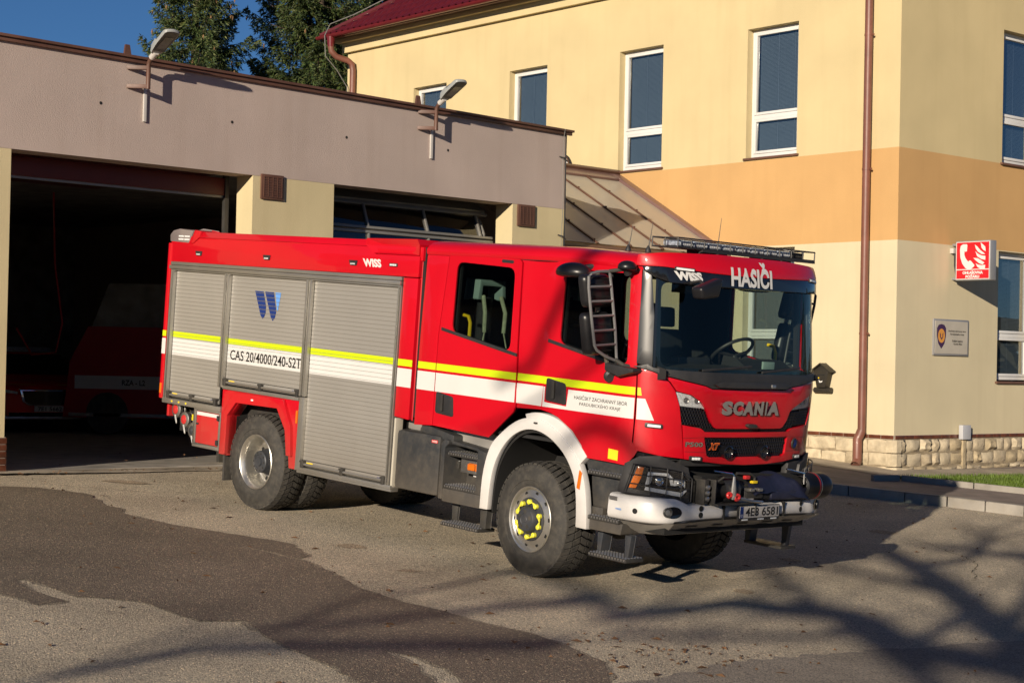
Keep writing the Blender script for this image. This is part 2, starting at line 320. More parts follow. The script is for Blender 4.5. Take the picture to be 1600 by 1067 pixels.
# cracks and tar seams in the yard
def ribbon(name, P, w, lift, m, seed):
    P = rough_poly(P, amp=0.035, seed=seed, closed=False); V = []; F = []
    for i, p in enumerate(P):
        a = np.array(P[max(i-1, 0)]); b = np.array(P[min(i+1, len(P)-1)]); d = b-a; d /= np.hypot(*d)+1e-9; ww = w*random.uniform(0.3, 1.0)*(0.3 if i in (0, len(P)-1) else 1)
        for s in (-1, 1): q = np.array(p)+s*ww*np.array([-d[1], d[0]]); V.append((q[0], q[1], gz(*q)+lift))
    for i in range(len(P)-1): F.append((2*i, 2*i+1, 2*i+3, 2*i+2))
    o = raw(name, V, F, m); o['kind'] = 'structure'; return o
ribbon('crack', [(-1.6, 17.6), (-1.2, 17.75), (-0.8, 17.95)], 0.006, 0.006, 'soil', 1)
ribbon('crack', [(-5.5, 19.9), (-4.2, 19.8), (-3.0, 20.4), (-1.9, 20.3)], 0.006, 0.006, 'soil', 3); ribbon('crack', [(4.8, 17.6), (5.2, 19.0), (4.9, 20.6)], 0.006, 0.006, 'soil', 4)
ribbon('crack', [(1.9, 16.4), (2.5, 16.7), (2.75, 17.2)], 0.005, 0.006, 'soil', 2)
# fallen leaves and twigs
V = []; F = []
r = random.Random(11)
for k in range(420):
    if k < 90: c = np.array([r.gauss(1.15, 0.5), r.gauss(12.9, 0.35)])
    elif k < 150: c = np.array([r.uniform(-6, -3), 21.1+0.95*0])+np.array([0, r.uniform(-0.5, 0.4)]); c[1] = 20.6+(c[0]+6.1)*0.945+r.uniform(-0.25, 0.05)
    else: c = np.array([r.uniform(-6, 6), r.uniform(11, 24)])
    a = r.uniform(0, 6.28); l = r.choice((0.015, 0.02, 0.03, 0.05)); w = l*r.uniform(0.25, 0.6); u = np.array([math.cos(a), math.sin(a)]); v = np.array([-u[1], u[0]]); b = len(V)
    for s, tt, h in ((-l, 0, 0.006), (0, w, r.uniform(0.008, 0.025)), (l, 0, 0.008), (0, -w, r.uniform(0.008, 0.025))):
        q = c+u*s+v*tt; V.append((q[0], q[1], gz(*q)+h))
    F.append((b, b+1, b+2)); F.append((b, b+2, b+3))
raw('fallen_leaves', V, F, 'leaf_brown'); tag(bpy.data.objects['fallen_leaves'], 'brown fallen leaves and twigs scattered over the yard asphalt', 'leaves', kind='stuff')

# ================================================================== the fire station garage
GO = np.array([-6.108, 20.765]); TG = np.array([0.726779, 0.686871]); NG = np.array([0.686871, -0.726779])
def gp(u, z, off=0.0): q = GO+TG*u+NG*off; return (q[0], q[1], z)
def mat_plaster(name, col, bump=0.5, var=0.07, streak=0.12):
    m = bpy.data.materials.new(name); t, b = _nodes(m); N = t.nodes.new; L = t.links.new
    tc = N('ShaderNodeTexCoord'); src = tc.outputs['Object']
    n = N('ShaderNodeTexNoise'); n.inputs['Scale'].default_value = 0.9; n.inputs['Detail'].default_value = 8; L(src, n.inputs['Vector'])
    mr = N('ShaderNodeMapRange'); mr.inputs[1].default_value = 0.3; mr.inputs[2].default_value = 0.7; mr.inputs[3].default_value = 1-var; mr.inputs[4].default_value = 1+var; L(n.outputs['Fac'], mr.inputs[0])
    mx = N('ShaderNodeMix'); mx.data_type = 'RGBA'; mx.blend_type = 'MULTIPLY'; mx.inputs[0].default_value = 1; mx.inputs[6].default_value = (*col, 1); L(mr.outputs[0], mx.inputs[7])
    mp = N('ShaderNodeMapping'); mp.inputs['Scale'].default_value = (3.0, 3.0, 0.22); L(src, mp.inputs[0])
    n2 = N('ShaderNodeTexNoise'); n2.inputs['Scale'].default_value = 1.6; n2.inputs['Detail'].default_value = 5; L(mp.outputs[0], n2.inputs['Vector'])
    m2 = N('ShaderNodeMapRange'); m2.inputs[1].default_value = 0.5; m2.inputs[2].default_value = 0.8; m2.inputs[4].default_value = streak*2; L(n2.outputs['Fac'], m2.inputs[0])
    md = N('ShaderNodeMix'); md.data_type = 'RGBA'; L(m2.outputs[0], md.inputs[0]); L(mx.outputs[2], md.inputs[6]); md.inputs[7].default_value = (col[0]*0.72, col[1]*0.68, col[2]*0.62, 1)
    L(md.outputs[2], b.inputs['Base Color']); b.inputs['Roughness'].default_value = 0.9; b.inputs['Specular IOR Level'].default_value = 0.2
    n3 = N('ShaderNodeTexNoise'); n3.inputs['Scale'].default_value = 105; n3.inputs['Detail'].default_value = 3; L(src, n3.inputs['Vector'])
    bp = N('ShaderNodeBump'); bp.inputs['Strength'].default_value = bump; bp.inputs['Distance'].default_value = 0.007; L(n3.outputs['Fac'], bp.inputs['Height']); L(bp.outputs[0], b.inputs['Normal'])
    MATS[name] = m
mat_plaster('mauve_plaster', (0.42, 0.345, 0.31), 0.7)
mat_plaster('cream_plaster', (0.55, 0.47, 0.285), 0.6)
mat('brown_metal', (0.10, 0.045, 0.03), 0.5, var=0.25, vscale=3, dirt=0.2)
mat('brown_tile', (0.11, 0.035, 0.018), 0.3, coat=0.2, var=0.4, vscale=7)
mat('mortar', (0.45, 0.40, 0.33), 0.9)
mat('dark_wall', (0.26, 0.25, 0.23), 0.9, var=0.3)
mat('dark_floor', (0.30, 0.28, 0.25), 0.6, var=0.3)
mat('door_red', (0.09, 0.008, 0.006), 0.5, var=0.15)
mat('grey_frame', (0.24, 0.235, 0.22), 0.45, metal=0.4, var=0.1)
glassmat('door_glass', (0.25, 0.26, 0.27), 2.6)
gar = empty('garage_building', gp(0, 0.535), None, 'flat-roofed two-bay garage with mauve band, open left bay and brown roof edge', 'garage')
gar_i = Matrix.Translation(gar.location).inverted()
def glob(parent, V): return [tuple(Vector(v)-parent.location) for v in V]
class GM(MB):
    """MB in world coordinates for a parent that is only shifted"""
    def build(s, name, mats, parent=None, **k):
        if parent is not None:
            p = parent; off = Vector((0, 0, 0))
            while p is not None: off += p.location; p = p.parent
            for v in s.bm.verts: v.co -= off
        return finish(name, s.bm, mats, parent, **k)
def gbox(name, u0, u1, z0, z1, o0, o1, m, parent=None, bevel=0.0, frame=None, **k):
    f = frame or gp; mb = GM(); P = [(u0, z0, o0), (u1, z0, o0), (u1, z0, o1), (u0, z0, o1), (u0, z1, o0), (u1, z1, o0), (u1, z1, o1), (u0, z1, o1)]
    mb._new([f(*p) for p in P], [(0,3,2,1),(4,5,6,7),(0,1,5,4),(1,2,6,5),(2,3,7,6),(3,0,4,7)]); return mb.build(name, m, parent if parent is not None else gar, bevel=bevel, **k)
GT = lambda u: 5.80-0.0112*u
TH = 0.38
def gwall(name, u0, u1, z0, z1, m, ztop=None):
    mb = GM(); za, zb = (z1, z1) if not ztop else (ztop(u0), ztop(u1))
    mb._new([gp(u0, z0, 0), gp(u1, z0, 0), gp(u1, zb, 0), gp(u0, za, 0), gp(u0, z0, -TH), gp(u1, z0, -TH), gp(u1, zb, -TH), gp(u0, za, -TH)], [(0,1,2,3),(5,4,7,6),(4,0,3,7),(1,5,6,2),(3,2,6,7),(4,5,1,0)])
    return mb.build(name, m, gar)
Z1 = 4.46
gwall('wall', -2.2, 9.49, Z1, 0, 'mauve_plaster', GT)
for a, b in ((-2.2, -0.04), (3.50, 4.88), (8.36, 9.49)): gwall('pier', a, b, 0.3, Z1-0.003, 'cream_plaster')
def gflash(u0, u1, o0, o1, dz0, dz1, name):
    mb = GM(); P = []
    for u in (u0, u1):
        for o, dz in ((o0, dz0), (o1, dz0), (o1, dz1), (o0, dz1)): P.append(gp(u, GT(u)+dz, o))
    mb._new(P, [(0,1,5,4),(1,2,6,5),(2,3,7,6),(3,0,4,7),(0,3,2,1),(4,5,6,7)]); return mb.build(name, 'brown_metal', gar, bevel=0.004)
gflash(-2.3, 9.62, -0.5, 0.075, 0.0, 0.035, 'roof_edge'); gflash(-2.3, 9.60, 0.004, 0.045, -0.05, -0.002, 'roof_edge_lip')
for u in (1.50, 6.36): 
    mb = GM(); mb._new([gp(u-0.05, GT(u)+0.03, 0.06), gp(u+0.05, GT(u)+0.03, 0.06), gp(u+0.03, GT(u)+0.16, 0.05), gp(u-0.03, GT(u)+0.16, 0.05), gp(u-0.05, GT(u)+0.03, 0.02), gp(u+0.05, GT(u)+0.03, 0.02), gp(u+0.03, GT(u)+0.16, 0.02), gp(u-0.03, GT(u)+0.16, 0.02)], [(0,1,2,3),(5,4,7,6),(0,4,5,1),(1,5,6,2),(2,6,7,3),(3,7,4,0)]); mb.build('roof_clip', 'brown_metal', gar)
# shell: roof slab, side and back walls, floor
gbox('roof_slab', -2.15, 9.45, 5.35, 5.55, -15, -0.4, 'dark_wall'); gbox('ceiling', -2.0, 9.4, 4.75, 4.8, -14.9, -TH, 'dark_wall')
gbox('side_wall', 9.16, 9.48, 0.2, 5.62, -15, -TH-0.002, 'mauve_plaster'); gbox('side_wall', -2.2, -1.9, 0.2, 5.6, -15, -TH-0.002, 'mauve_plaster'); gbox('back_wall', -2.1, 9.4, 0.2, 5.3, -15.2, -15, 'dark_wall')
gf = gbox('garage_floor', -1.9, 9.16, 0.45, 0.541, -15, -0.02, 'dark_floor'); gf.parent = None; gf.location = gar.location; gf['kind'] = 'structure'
# concrete strip at the door
P = [tuple(GO+TG*u+NG*o) for u, o in ((-0.3, -0.02), (3.6, -0.02), (5.2, -0.02), (5.2, 0.42), (3.6, 0.40), (1.2, 0.36), (-0.3, 0.20))]
sheet('door_apron', rough_poly(P, amp=0.02, seed=9), 0.012, 'concrete')
for k, (a, b) in enumerate((((0.6, 0.10), (4.2, 0.2)), ((1.6, 0.22), (4.6, 0.30)))):
    ribbon('crack', [tuple(GO+TG*(a[0]+(b[0]-a[0])*t)+NG*(a[1]+(b[1]-a[1])*t)) for t in np.linspace(0, 1, 6)], 0.012, 0.016, 'soil', 20+k)
for u, z in ((1.16, 5.16), (3.14, 5.14), (5.08, 5.14), (7.0, 5.15)):
    mb = GM(); mb.lathe([(0.021, 0.002), (0.016, 0.004), (0.014, -0.001)], gp(u, z, 0.001), (*NG, 0), 12); mb.lathe([(0.015, 0.004), (0, 0.004)], gp(u, z, 0.001), (*NG, 0), 12); mb.build('wall_hole', 'black_matte', gar)
def vent(u0, u1, z0, z1):
    o = gbox('vent_grille', u0, u1, z0, z1, 0.002, 0.035, 'brown_metal', bevel=0.006)
    n = 9
    for k in range(n):
        z = z0+0.035+(z1-z0-0.07)*k/(n-1); s = gbox('slat', u0+0.035, u1-0.035, z-0.008, z+0.010, 0.03, 0.045, 'brown_metal', o)
    for u in np.linspace(u0+0.035, u1-0.035, 5): gbox('rib', u-0.003, u+0.003, z0+0.03, z1-0.03, 0.036, 0.047, 'brown_metal', o)
vent(3.62, 3.99, 4.15, 4.49); vent(8.45, 8.82, 4.12, 4.46)
# brown tiles at the foot of the left pier
tl = gbox('tile_plinth', -1.2, -0.03, 0.535, 0.955, 0.001, 0.02, 'mortar')
for r in range(5):
    for k in range(4):
        u1 = -0.022-k*0.25; gbox('brick', u1-0.24, u1, 0.545+r*0.083, 0.545+r*0.083+0.073, 0.012, 0.034, 'brown_tile', tl, bevel=0.004)
# raised red door of the left bay, its rails
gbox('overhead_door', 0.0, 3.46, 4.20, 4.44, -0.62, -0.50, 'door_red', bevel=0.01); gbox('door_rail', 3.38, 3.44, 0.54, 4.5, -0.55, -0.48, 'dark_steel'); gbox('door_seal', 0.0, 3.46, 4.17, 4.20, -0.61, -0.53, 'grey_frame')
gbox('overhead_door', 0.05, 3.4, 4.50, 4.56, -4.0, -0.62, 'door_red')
# glazed sectional door of the right bay: upper section tips inwards
sd = empty('glazed_door', Vector(gp(4.9, 0.54, -0.45))-gar.location); sd.parent = gar
def sp(u, t):                                     # t along the curved door from the bottom
    if t < 3.35: return gp(u, 0.55+t, -0.44)
    if t < 3.82: return gp(u, 3.90+(t-3.35)*0.93, -0.44-(t-3.35)*0.36)
    return gp(u, 4.337+(t-3.82)*0.5, -0.61-(t-3.82)*0.85)
def sbar(name, u0, u1, t0, t1, m='grey_frame', d=0.03):
    A = [sp(u0, t0), sp(u1, t0), sp(u1, t1), sp(u0, t1)]; n = (Vector(A[1])-Vector(A[0])).cross(Vector(A[3])-Vector(A[0])).normalized()*d
    mb = GM(); mb._new([tuple(Vector(p)+n) for p in A]+[tuple(Vector(p)-n) for p in A], [(0,1,2,3),(7,6,5,4),(0,4,5,1),(1,5,6,2),(2,6,7,3),(3,7,4,0)]); return mb.build(name, m, sd, bevel=0.004)
us = [4.95, 5.86, 7.02, 8.10]
rows = [(0.0, 0.6), (0.6, 1.2), (1.2, 1.85), (1.85, 2.5), (2.5, 3.34), (3.36, 3.80)]
for t0, t1 in rows:
    sbar('rail', 4.9, 8.34, t0, t0+0.04); sbar('rail', 4.9, 8.34, t1-0.04, t1)
    for u in us: sbar('stile', u-0.017, u+0.017, t0+0.041, t1-0.041)
    for a, b in zip(us, us[1:]): sbar('pane', a+0.018, b-0.018, t0+0.041, t1-0.041, 'door_glass', 0.004)
sbar('rail', 4.9, 8.34, 3.83, 4.3); gbox('door_track', 8.2, 8.26, 0.54, 3.7, -0.52, -0.44, 'grey_frame', gar)
mb = GM(); mb.tube([gp(8.2, 3.7, -0.48), gp(8.2, 4.0, -0.5), gp(8.2, 4.2, -0.6), gp(8.2, 4.32, -0.8), gp(8.2, 4.35, -1.1)], 0.035, 8); mb.build('door_track', 'grey_frame', gar)
# cables at the right end
mb = GM(); P = [gp(9.40, GT(9.4)+0.03, 0.08), gp(9.41, 5.62, 0.05), gp(9.40, 5.2, 0.04), gp(9.415, 4.6, 0.05), gp(9.40, 4.0, 0.04), gp(9.40, 1.0, 0.04)]; mb.tube(P, 0.006, 6); mb.build('lightning_wire', 'grey_frame', gar)
mb = GM(); mb.tube([gp(9.475, 5.7, 0.03), gp(9.47, 5.2, 0.03), gp(9.475, 4.5, 0.03), gp(9.47, 3.0, 0.03)], 0.014, 6); mb.build('cable', 'black_plastic', gar)
for z in (5.27, 4.02):
    mb = GM(); mb.tube([gp(9.36, z+0.02, 0.0), gp(9.41, z, 0.06), gp(9.49, z-0.05, 0.05)], 0.012, 6); mb.build('wire_clip', 'dark_steel', gar)
# wall lamps
def wall_lamp(u, label):
    L0 = Vector(gp(u, 5.45, 0)); rt = empty('wall_lamp', L0, None, label, 'wall lamp', 'lamps on the garage front')
    for z in (5.42, 5.66):
        mb = GM(); A, B = Vector(gp(u-0.20, z, 0.0)), Vector(gp(u, z, 0.18)); w_ = (B-A).normalized().cross(Vector((0, 0, 1)))*0.026; h_ = Vector((0, 0, 0.026))
        mb._new([A-w_-h_, A+w_-h_, A+w_+h_, A-w_+h_, B-w_-h_, B+w_-h_, B+w_+h_, B-w_+h_], [(0,3,2,1),(4,5,6,7),(0,1,5,4),(1,2,6,5),(2,3,7,6),(3,0,4,7)]); mb.build('arm', 'brown_metal', rt, bevel=0.004)
    mb = GM(); mb.tube([gp(u, 5.39, 0.18), gp(u, 5.70, 0.18), gp(u, 5.745, 0.205), gp(u, 5.80, 0.27)], 0.03, 12); mb.build('pole', 'brown_metal', rt)
    d = Vector((NG[0]*0.88, NG[1]*0.88, 0.475)).normalized(); up = Vector((-NG[0]*0.475, -NG[1]*0.475, 0.88)).normalized(); sx = Vector((TG[0], TG[1], 0)); c = Vector(gp(u, 5.785, 0.25))
    mb = GM(); mb.tube([c, c+d*0.12], 0.042, 12); mb.build('socket', 'white_paint', rt)
    # lamp head: tapered shell with a rounded tip
    ol = rounded([(0.08, -0.07), (0.28, -0.105), (0.56, -0.11), (0.59, 0.0), (0.56, 0.11), (0.28, 0.105), (0.08, 0.07)], 0.045)
    mb = GM(); n = len(ol)
    ring = lambda h, s: [mb.bm.verts.new(c+d*(0.33+(a-0.33)*s)+sx*(b*s)+up*(h+(0.03 if a < 0.3 and h > 0.03 else 0))) for a, b in ol]
    R = [ring(-0.012, 0.96), ring(0.0, 1.0), ring(0.025, 1.0), ring(0.052, 0.86)]
    for A, B in zip(R, R[1:]):
        for k in range(n): mb.bm.faces.new((A[k], A[(k+1) % n], B[(k+1) % n], B[k]))
    mb.bm.faces.new(R[-1]); mb.bm.faces.new(R[0][::-1]); h = mb.build('lamp_head', 'lamp_shell', rt, smooth=45)
    for nm, a0, a1, w, m in (('lens_frame', 0.16, 0.56, 0.088, 'lamp_dark'), ('lens', 0.22, 0.46, 0.062, 'lamp_lens')):
        e = -0.018 if nm == 'lens_frame' else -0.022
        P = [c+d*a+sx*b+up*e for a, b in ((a0, -w), (a1, -w), (a1, w), (a0, w))]; off = Vector(rt.location); raw(nm, [p-off for p in P], [(0, 1, 2, 3)], m, h)
    gbox('cable_duct', u+0.035, u+0.08, 4.99, 5.43, 0.001, 0.03, 'white_paint', rt, bevel=0.004)
    return rt
def rounded(poly, r=0.06, n=4):
    out = []; m = len(poly)
    for i in range(m):
        a, b, c = Vector(poly[i-1]), Vector(poly[i]), Vector(poly[(i+1) % m]); u = (a-b); w = (c-b); rr = min(r, u.length*0.45, w.length*0.45); u.normalize(); w.normalize(); p, q = b+u*rr, b+w*rr
        for k in range(n+1): t = k/n; x = p*(1-t)**2+b*2*t*(1-t)+q*t*t; out.append((x.x, x.y))
    return out
mat('lamp_shell', (0.30, 0.315, 0.31), 0.4, var=0.05); mat('lamp_dark', (0.05, 0.05, 0.048), 0.35, var=0.05); mat('lamp_lens', (0.10, 0.10, 0.088), 0.25, var=0.1, coat=0.5)
wall_lamp(1.73, 'grey floodlight on brown bracket above the open garage bay'); wall_lamp(6.60, 'grey floodlight on brown bracket above the glazed garage door')

# ================================================================== inside the garage
GZ = 0.541
def frame_at(x, y, ang):
    c, s = math.cos(ang), math.sin(ang); return lambda p: (x+c*p[0]-s*p[1], y+s*p[0]+c*p[1], GZ+p[2])
mat('car_red', (0.7, 0.012, 0.014), 0.3, coat=0.6, var=0.05)
car = empty('parked_car', (-9.45, 33.0, GZ), (0, 0, math.radians(-62)), 'red command car parked nose out in the dark garage', 'car')
# x forward, y left
def section(pts): return pts
V = []; F = []
prof = [(-2.3, 0.35, 0.95, 0.80), (-2.2, 0.3, 1.3, 0.86), (-1.2, 0.25, 1.46, 0.72), (0.2, 0.25, 1.46, 0.74), (0.95, 0.25, 1.02, 0.88), (1.6, 0.28, 0.96, 0.90), (2.1, 0.30, 0.84, 0.86), (2.28, 0.32, 0.72, 0.74)]
for x, zb, zt, w in prof:
    wb = 0.9 if x < 2 else w+0.03
    V += [(x, -wb*0.96, zb), (x, -wb, 0.6), (x, -wb*0.98, min(0.92, zt-0.05)), (x, -w*0.92, zt-0.04), (x, 0, zt), (x, w*0.92, zt-0.04), (x, wb*0.98, min(0.92, zt-0.05)), (x, wb, 0.6), (x, wb*0.96, zb)]
for i in range(len(prof)-1):
    for j in range(8): F.append((i*9+j, i*9+j+1, (i+1)*9+j+1, (i+1)*9+j))
F += [tuple(range(9)), tuple((len(prof)-1)*9+k for k in range(8, -1, -1))]
raw('body', V, F, 'car_red', car, smooth=30)
raw('windscreen', [(0.28, -0.66, 1.42), (0.28, 0.66, 1.42), (0.93, 0.78, 1.05), (0.93, -0.78, 1.05)], [(0, 1, 2, 3)], 'black_gloss', car)
mb = MB(); mb.prism([(-0.52, 0.78), (0.52, 0.78), (0.47, 0.56), (0.36, 0.50), (-0.36, 0.50), (-0.47, 0.56)], lambda a, b, d: (d, a, b), 2.2, 2.31); grl = mb.build('grille', 'chrome', car, bevel=0.01)
mb = MB(); mb.prism([(-0.48, 0.76), (0.48, 0.76), (0.43, 0.57), (0.34, 0.52), (-0.34, 0.52), (-0.43, 0.57)], lambda a, b, d: (d, a, b), 2.3, 2.318); mb.build('grille_mesh', 'black_gloss', grl)
for s in (-1, 1):
    mb = MB(); mb.prism([(s*0.55, 0.74), (s*0.84, 0.80), (s*0.86, 0.70), (s*0.56, 0.64)], lambda a, b, d: (d-0.25*abs(a), a, b), 2.3, 2.40); mb.build('headlight', 'lamp_clear', car)
    mb = MB(); mb.lathe([(0.28, -0.1), (0.33, -0.08), (0.33, 0.08), (0.28, 0.1), (0.0, 0.1)], (1.4, s*0.82, 0.33), (0, s, 0), 20); mb.build('wheel', 'rubber', car)
    mb = MB(); mb.lathe([(0.28, -0.1), (0.33, -0.08), (0.33, 0.08), (0.28, 0.1), (0.0, 0.1)], (-1.4, s*0.82, 0.33), (0, s, 0), 20); mb.build('wheel', 'rubber', car)
    mb = MB(); mb.box((0.75, s*0.95-0.1, 1.0), (0.9, s*0.95+0.1, 1.13)); mb.build('wing_mirror', 'car_red', car, bevel=0.03)
    boxo('hood_stripe', (2.02, min(s*0.2, s*0.8), 0.868), (2.1, max(s*0.2, s*0.8), 0.873), 'yellow_film', car)
mb = MB(); mb.box((2.25, -0.85, 0.25), (2.33, 0.85, 0.30)); mb.build('bumper_lip', 'steel', car, bevel=0.01); boxo('lower_intake', (2.26, -0.7, 0.31), (2.32, 0.7, 0.37), 'black_matte', car)
cp = boxo('number_plate', (2.31, -0.26, 0.385), (2.335, 0.26, 0.495), 'white_paint', car); flat_text('lettering', '7E1 5662', lambda u, v: (2.337, -0.20+u, 0.40+v), 0.43, 0.075, 'black_film', cp, bold=0.02)
mb = MB(); mb.box((-0.1, -0.5, 1.46), (0.1, 0.5, 1.56)); mb.build('light_bar', 'blue_lens', car, bevel=0.02)
# red rescue van deeper in the garage
van = empty('rescue_van', (-6.72, 31.0, GZ), (0, 0, math.radians(0)), 'dark red box van with white stripe in the shade of the garage', 'van')
V = []; mb = MB(); mb.prism([(-1.35, 0.35), (1.9, 0.35), (1.9, 1.9), (-0.95, 1.9), (-1.25, 1.3)], lambda a, b, d: (a, d, b), 0.0, 2.1); mb.build('body', 'red_dull', van, bevel=0.05)
mb = MB(); mb.prism([(-0.9, 1.9), (1.9, 1.9), (1.9, 2.7), (-0.6, 2.7)], lambda a, b, d: (a, d, b), 0.05, 2.05); mb.build('upper_body', 'dark_wall', van, bevel=0.04)
boxo('stripe', (-1.2, -0.006, 0.82), (1.88, -0.002, 1.06), 'white_film', van); flat_text('lettering', 'RZA - L2', lambda u, v: (-0.34+u, -0.008, 0.89+v), 0.42, 0.10, 'black_film', van, bold=0.02)
boxo('sill', (-1.3, -0.02, 0.32), (1.9, 0.0, 0.38), 'steel', van)
for x in (-0.6, 1.3): mb = MB(); mb.lathe([(0.25, -0.1), (0.38, -0.09), (0.38, 0.09), (0.25, 0.1), (0, 0.1)], (x, 0.08, 0.38), (0, -1, 0), 24); mb.build('wheel', 'rubber', van)
for x in (0.42, 0.75): boxo('handle', (x, -0.03, 1.12), (x+0.1, 0.0, 1.2), 'black_plastic', van, 0.01)
# things hanging from the ceiling
for i, (u, o, lab) in enumerate(((1.2, -5.0, 'ceiling lamp strip nearest the open bay in the garage'), (2.6, -7.5, 'ceiling lamp strip farther back in the dark garage'))):
    c = Vector(gp(u, 4.45, o)); t = empty('ceiling_lamp', c, (0, 0, math.radians(43)), lab, 'ceiling lamp', 'lamps under the garage ceiling')
    boxo('housing', (-0.7, -0.08, 0), (0.7, 0.08, 0.08), 'white_paint', t, 0.01); boxo('tube', (-0.65, -0.03, -0.03), (0.65, 0.03, 0.0), 'tube_lit', t)
    for x in (-0.6, 0.6): mb = MB(); mb.tube([(x, 0, 0.08), (x, 0, 0.3)], 0.008, 6); mb.build('hanger', 'steel', t)
hr = empty('hose_reel', gp(1.4, 3.1, -6.0), (0, 0, math.radians(43)), 'round hose reel hanging under the ceiling of the dark garage', 'hose reel')
for y in (-0.2, 0.5):
    mb = MB(); mb.tube([(0.28*math.cos(a), y, 0.28*math.sin(a)) for a in np.linspace(0, 2*PI, 25)[:-1]], 0.05, 8, closed=True); mb.build('hoop', 'grey_plastic', hr)
mb = MB(); mb.tube([(0, -0.3, 0), (0, 0.6, 0)], 0.06, 8); mb.tube([(0, 0.1, 0), (0, 0.1, 1.6)], 0.02, 6); mb.build('axle', 'steel', hr)
hs = empty('air_hose', gp(4.3, 4.7, -7.0), None, 'thin red air hose hanging down in the open garage bay', 'hose')
mb = MB(); mb.tube([(0, 0, 0), (0.05, 0, -1.2), (0.2, 0, -2.2), (0.1, 0, -2.7), (-0.3, 0, -2.75), (-0.6, 0.1, -2.3)], 0.018, 6); mb.build('tube', 'red_dull', hs)
# ================================================================== the two-storey house
HC = np.array([6.328, 28.161]); TL = np.array([-0.657177, 0.753736]); NL = np.array([-0.753736, -0.657177]); NR = -TL; TR = -NL
def lp_(a, z, o=0.0): q = HC+TL*a+NL*o; return (q[0], q[1], z)
def rp_(b, z, o=0.0): q = HC+TR*b+NR*o; return (q[0], q[1], z)
mat_plaster('cream_upper', (0.57, 0.47, 0.265), 0.5, 0.06, 0.08)
mat_plaster('cream_lower', (0.58, 0.51, 0.345), 0.5, 0.06, 0.12)
mat_plaster('orange_band', (0.53, 0.325, 0.14), 0.5, 0.06, 0.08)
mat('stone_a', (0.43, 0.36, 0.25), 0.9, var=0.35, vscale=5, bump=1.0, bscale=25, dirt=0.35, dirtcol=(0.2, 0.15, 0.09))
mat('stone_b', (0.38, 0.31, 0.20), 0.9, var=0.3, vscale=6, bump=0.8, bscale=25, dirt=0.35, dirtcol=(0.16, 0.12, 0.07))
mat('stone_c', (0.50, 0.425, 0.30), 0.9, var=0.25, vscale=6, bump=0.8, bscale=25, dirt=0.25, dirtcol=(0.25, 0.19, 0.11))
mat('stone_joint', (0.26, 0.21, 0.14), 0.95, var=0.3, vscale=9, bump=0.6)
mat('roof_red', (0.085, 0.007, 0.011), 0.38, var=0.12, coat=0.25)
mat('gutter_red', (0.12, 0.008, 0.012), 0.35, var=0.1, coat=0.3)
mat('pipe_brown', (0.17, 0.065, 0.045), 0.45, var=0.2, vscale=3, coat=0.15, dirt=0.15)
mat('window_white', (0.64, 0.64, 0.63), 0.35, var=0.04, coat=0.2)
mat('sill_brown', (0.12, 0.06, 0.04), 0.4, var=0.15)
mat('blind', (0.50, 0.52, 0.50), 0.6, var=0.04)
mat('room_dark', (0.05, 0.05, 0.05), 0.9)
house = empty('yellow_house', lp_(0, 0.35), None, 'two-storey cream house with orange band, white windows and red roof', 'house')
def quad(name, f, a0, a1, z0, z1, m, parent, o=0.0):
    mb = GM(); mb._new([f(a0, z0, o), f(a1, z0, o), f(a1, z1, o), f(a0, z1, o)], [(0, 1, 2, 3)]); return mb.build(name, m, parent, smooth=None)
DEP = 0.20
def hwall(f, A0, A1, holes):
    for nm, z0, z1, m in (('wall', 0.86, 4.155, 'cream_lower'), ('wall_band', 4.155, 5.69, 'orange_band'), ('wall', 5.69, 9.55, 'cream_upper')):
        xs = sorted({A0, A1} | {v for h in holes for v in h[:2]}); zs = sorted({z0, z1} | {v for h in holes for v in h[2:] if z0 < v < z1}); mb = GM()
        for a, b in zip(xs, xs[1:]):
            for c, d in zip(zs, zs[1:]):
                cx, cz = (a+b)/2, (c+d)/2
                if any(h[0] < cx < h[1] and h[2] < cz < h[3] for h in holes): continue
                mb._new([f(a, c), f(b, c), f(b, d), f(a, d)], [(0, 1, 2, 3)])
        for h in holes:
            c, d = max(h[2], z0), min(h[3], z1)
            if c >= d: continue
            mb._new([f(h[0], c), f(h[0], d), f(h[0], d, -DEP), f(h[0], c, -DEP)], [(0, 1, 2, 3)]); mb._new([f(h[1], c), f(h[1], d), f(h[1], d, -DEP), f(h[1], c, -DEP)], [(0, 1, 2, 3)])
            if d == h[3]: mb._new([f(h[0], d), f(h[1], d), f(h[1], d, -DEP), f(h[0], d, -DEP)], [(0, 1, 2, 3)])
            if c == h[2]: mb._new([f(h[0], c), f(h[1], c), f(h[1], c, -DEP), f(h[0], c, -DEP)], [(0, 1, 2, 3)])
        bmesh.ops.remove_doubles(mb.bm, verts=mb.bm.verts, dist=1e-4); mb.build(nm, m, house, smooth=None)
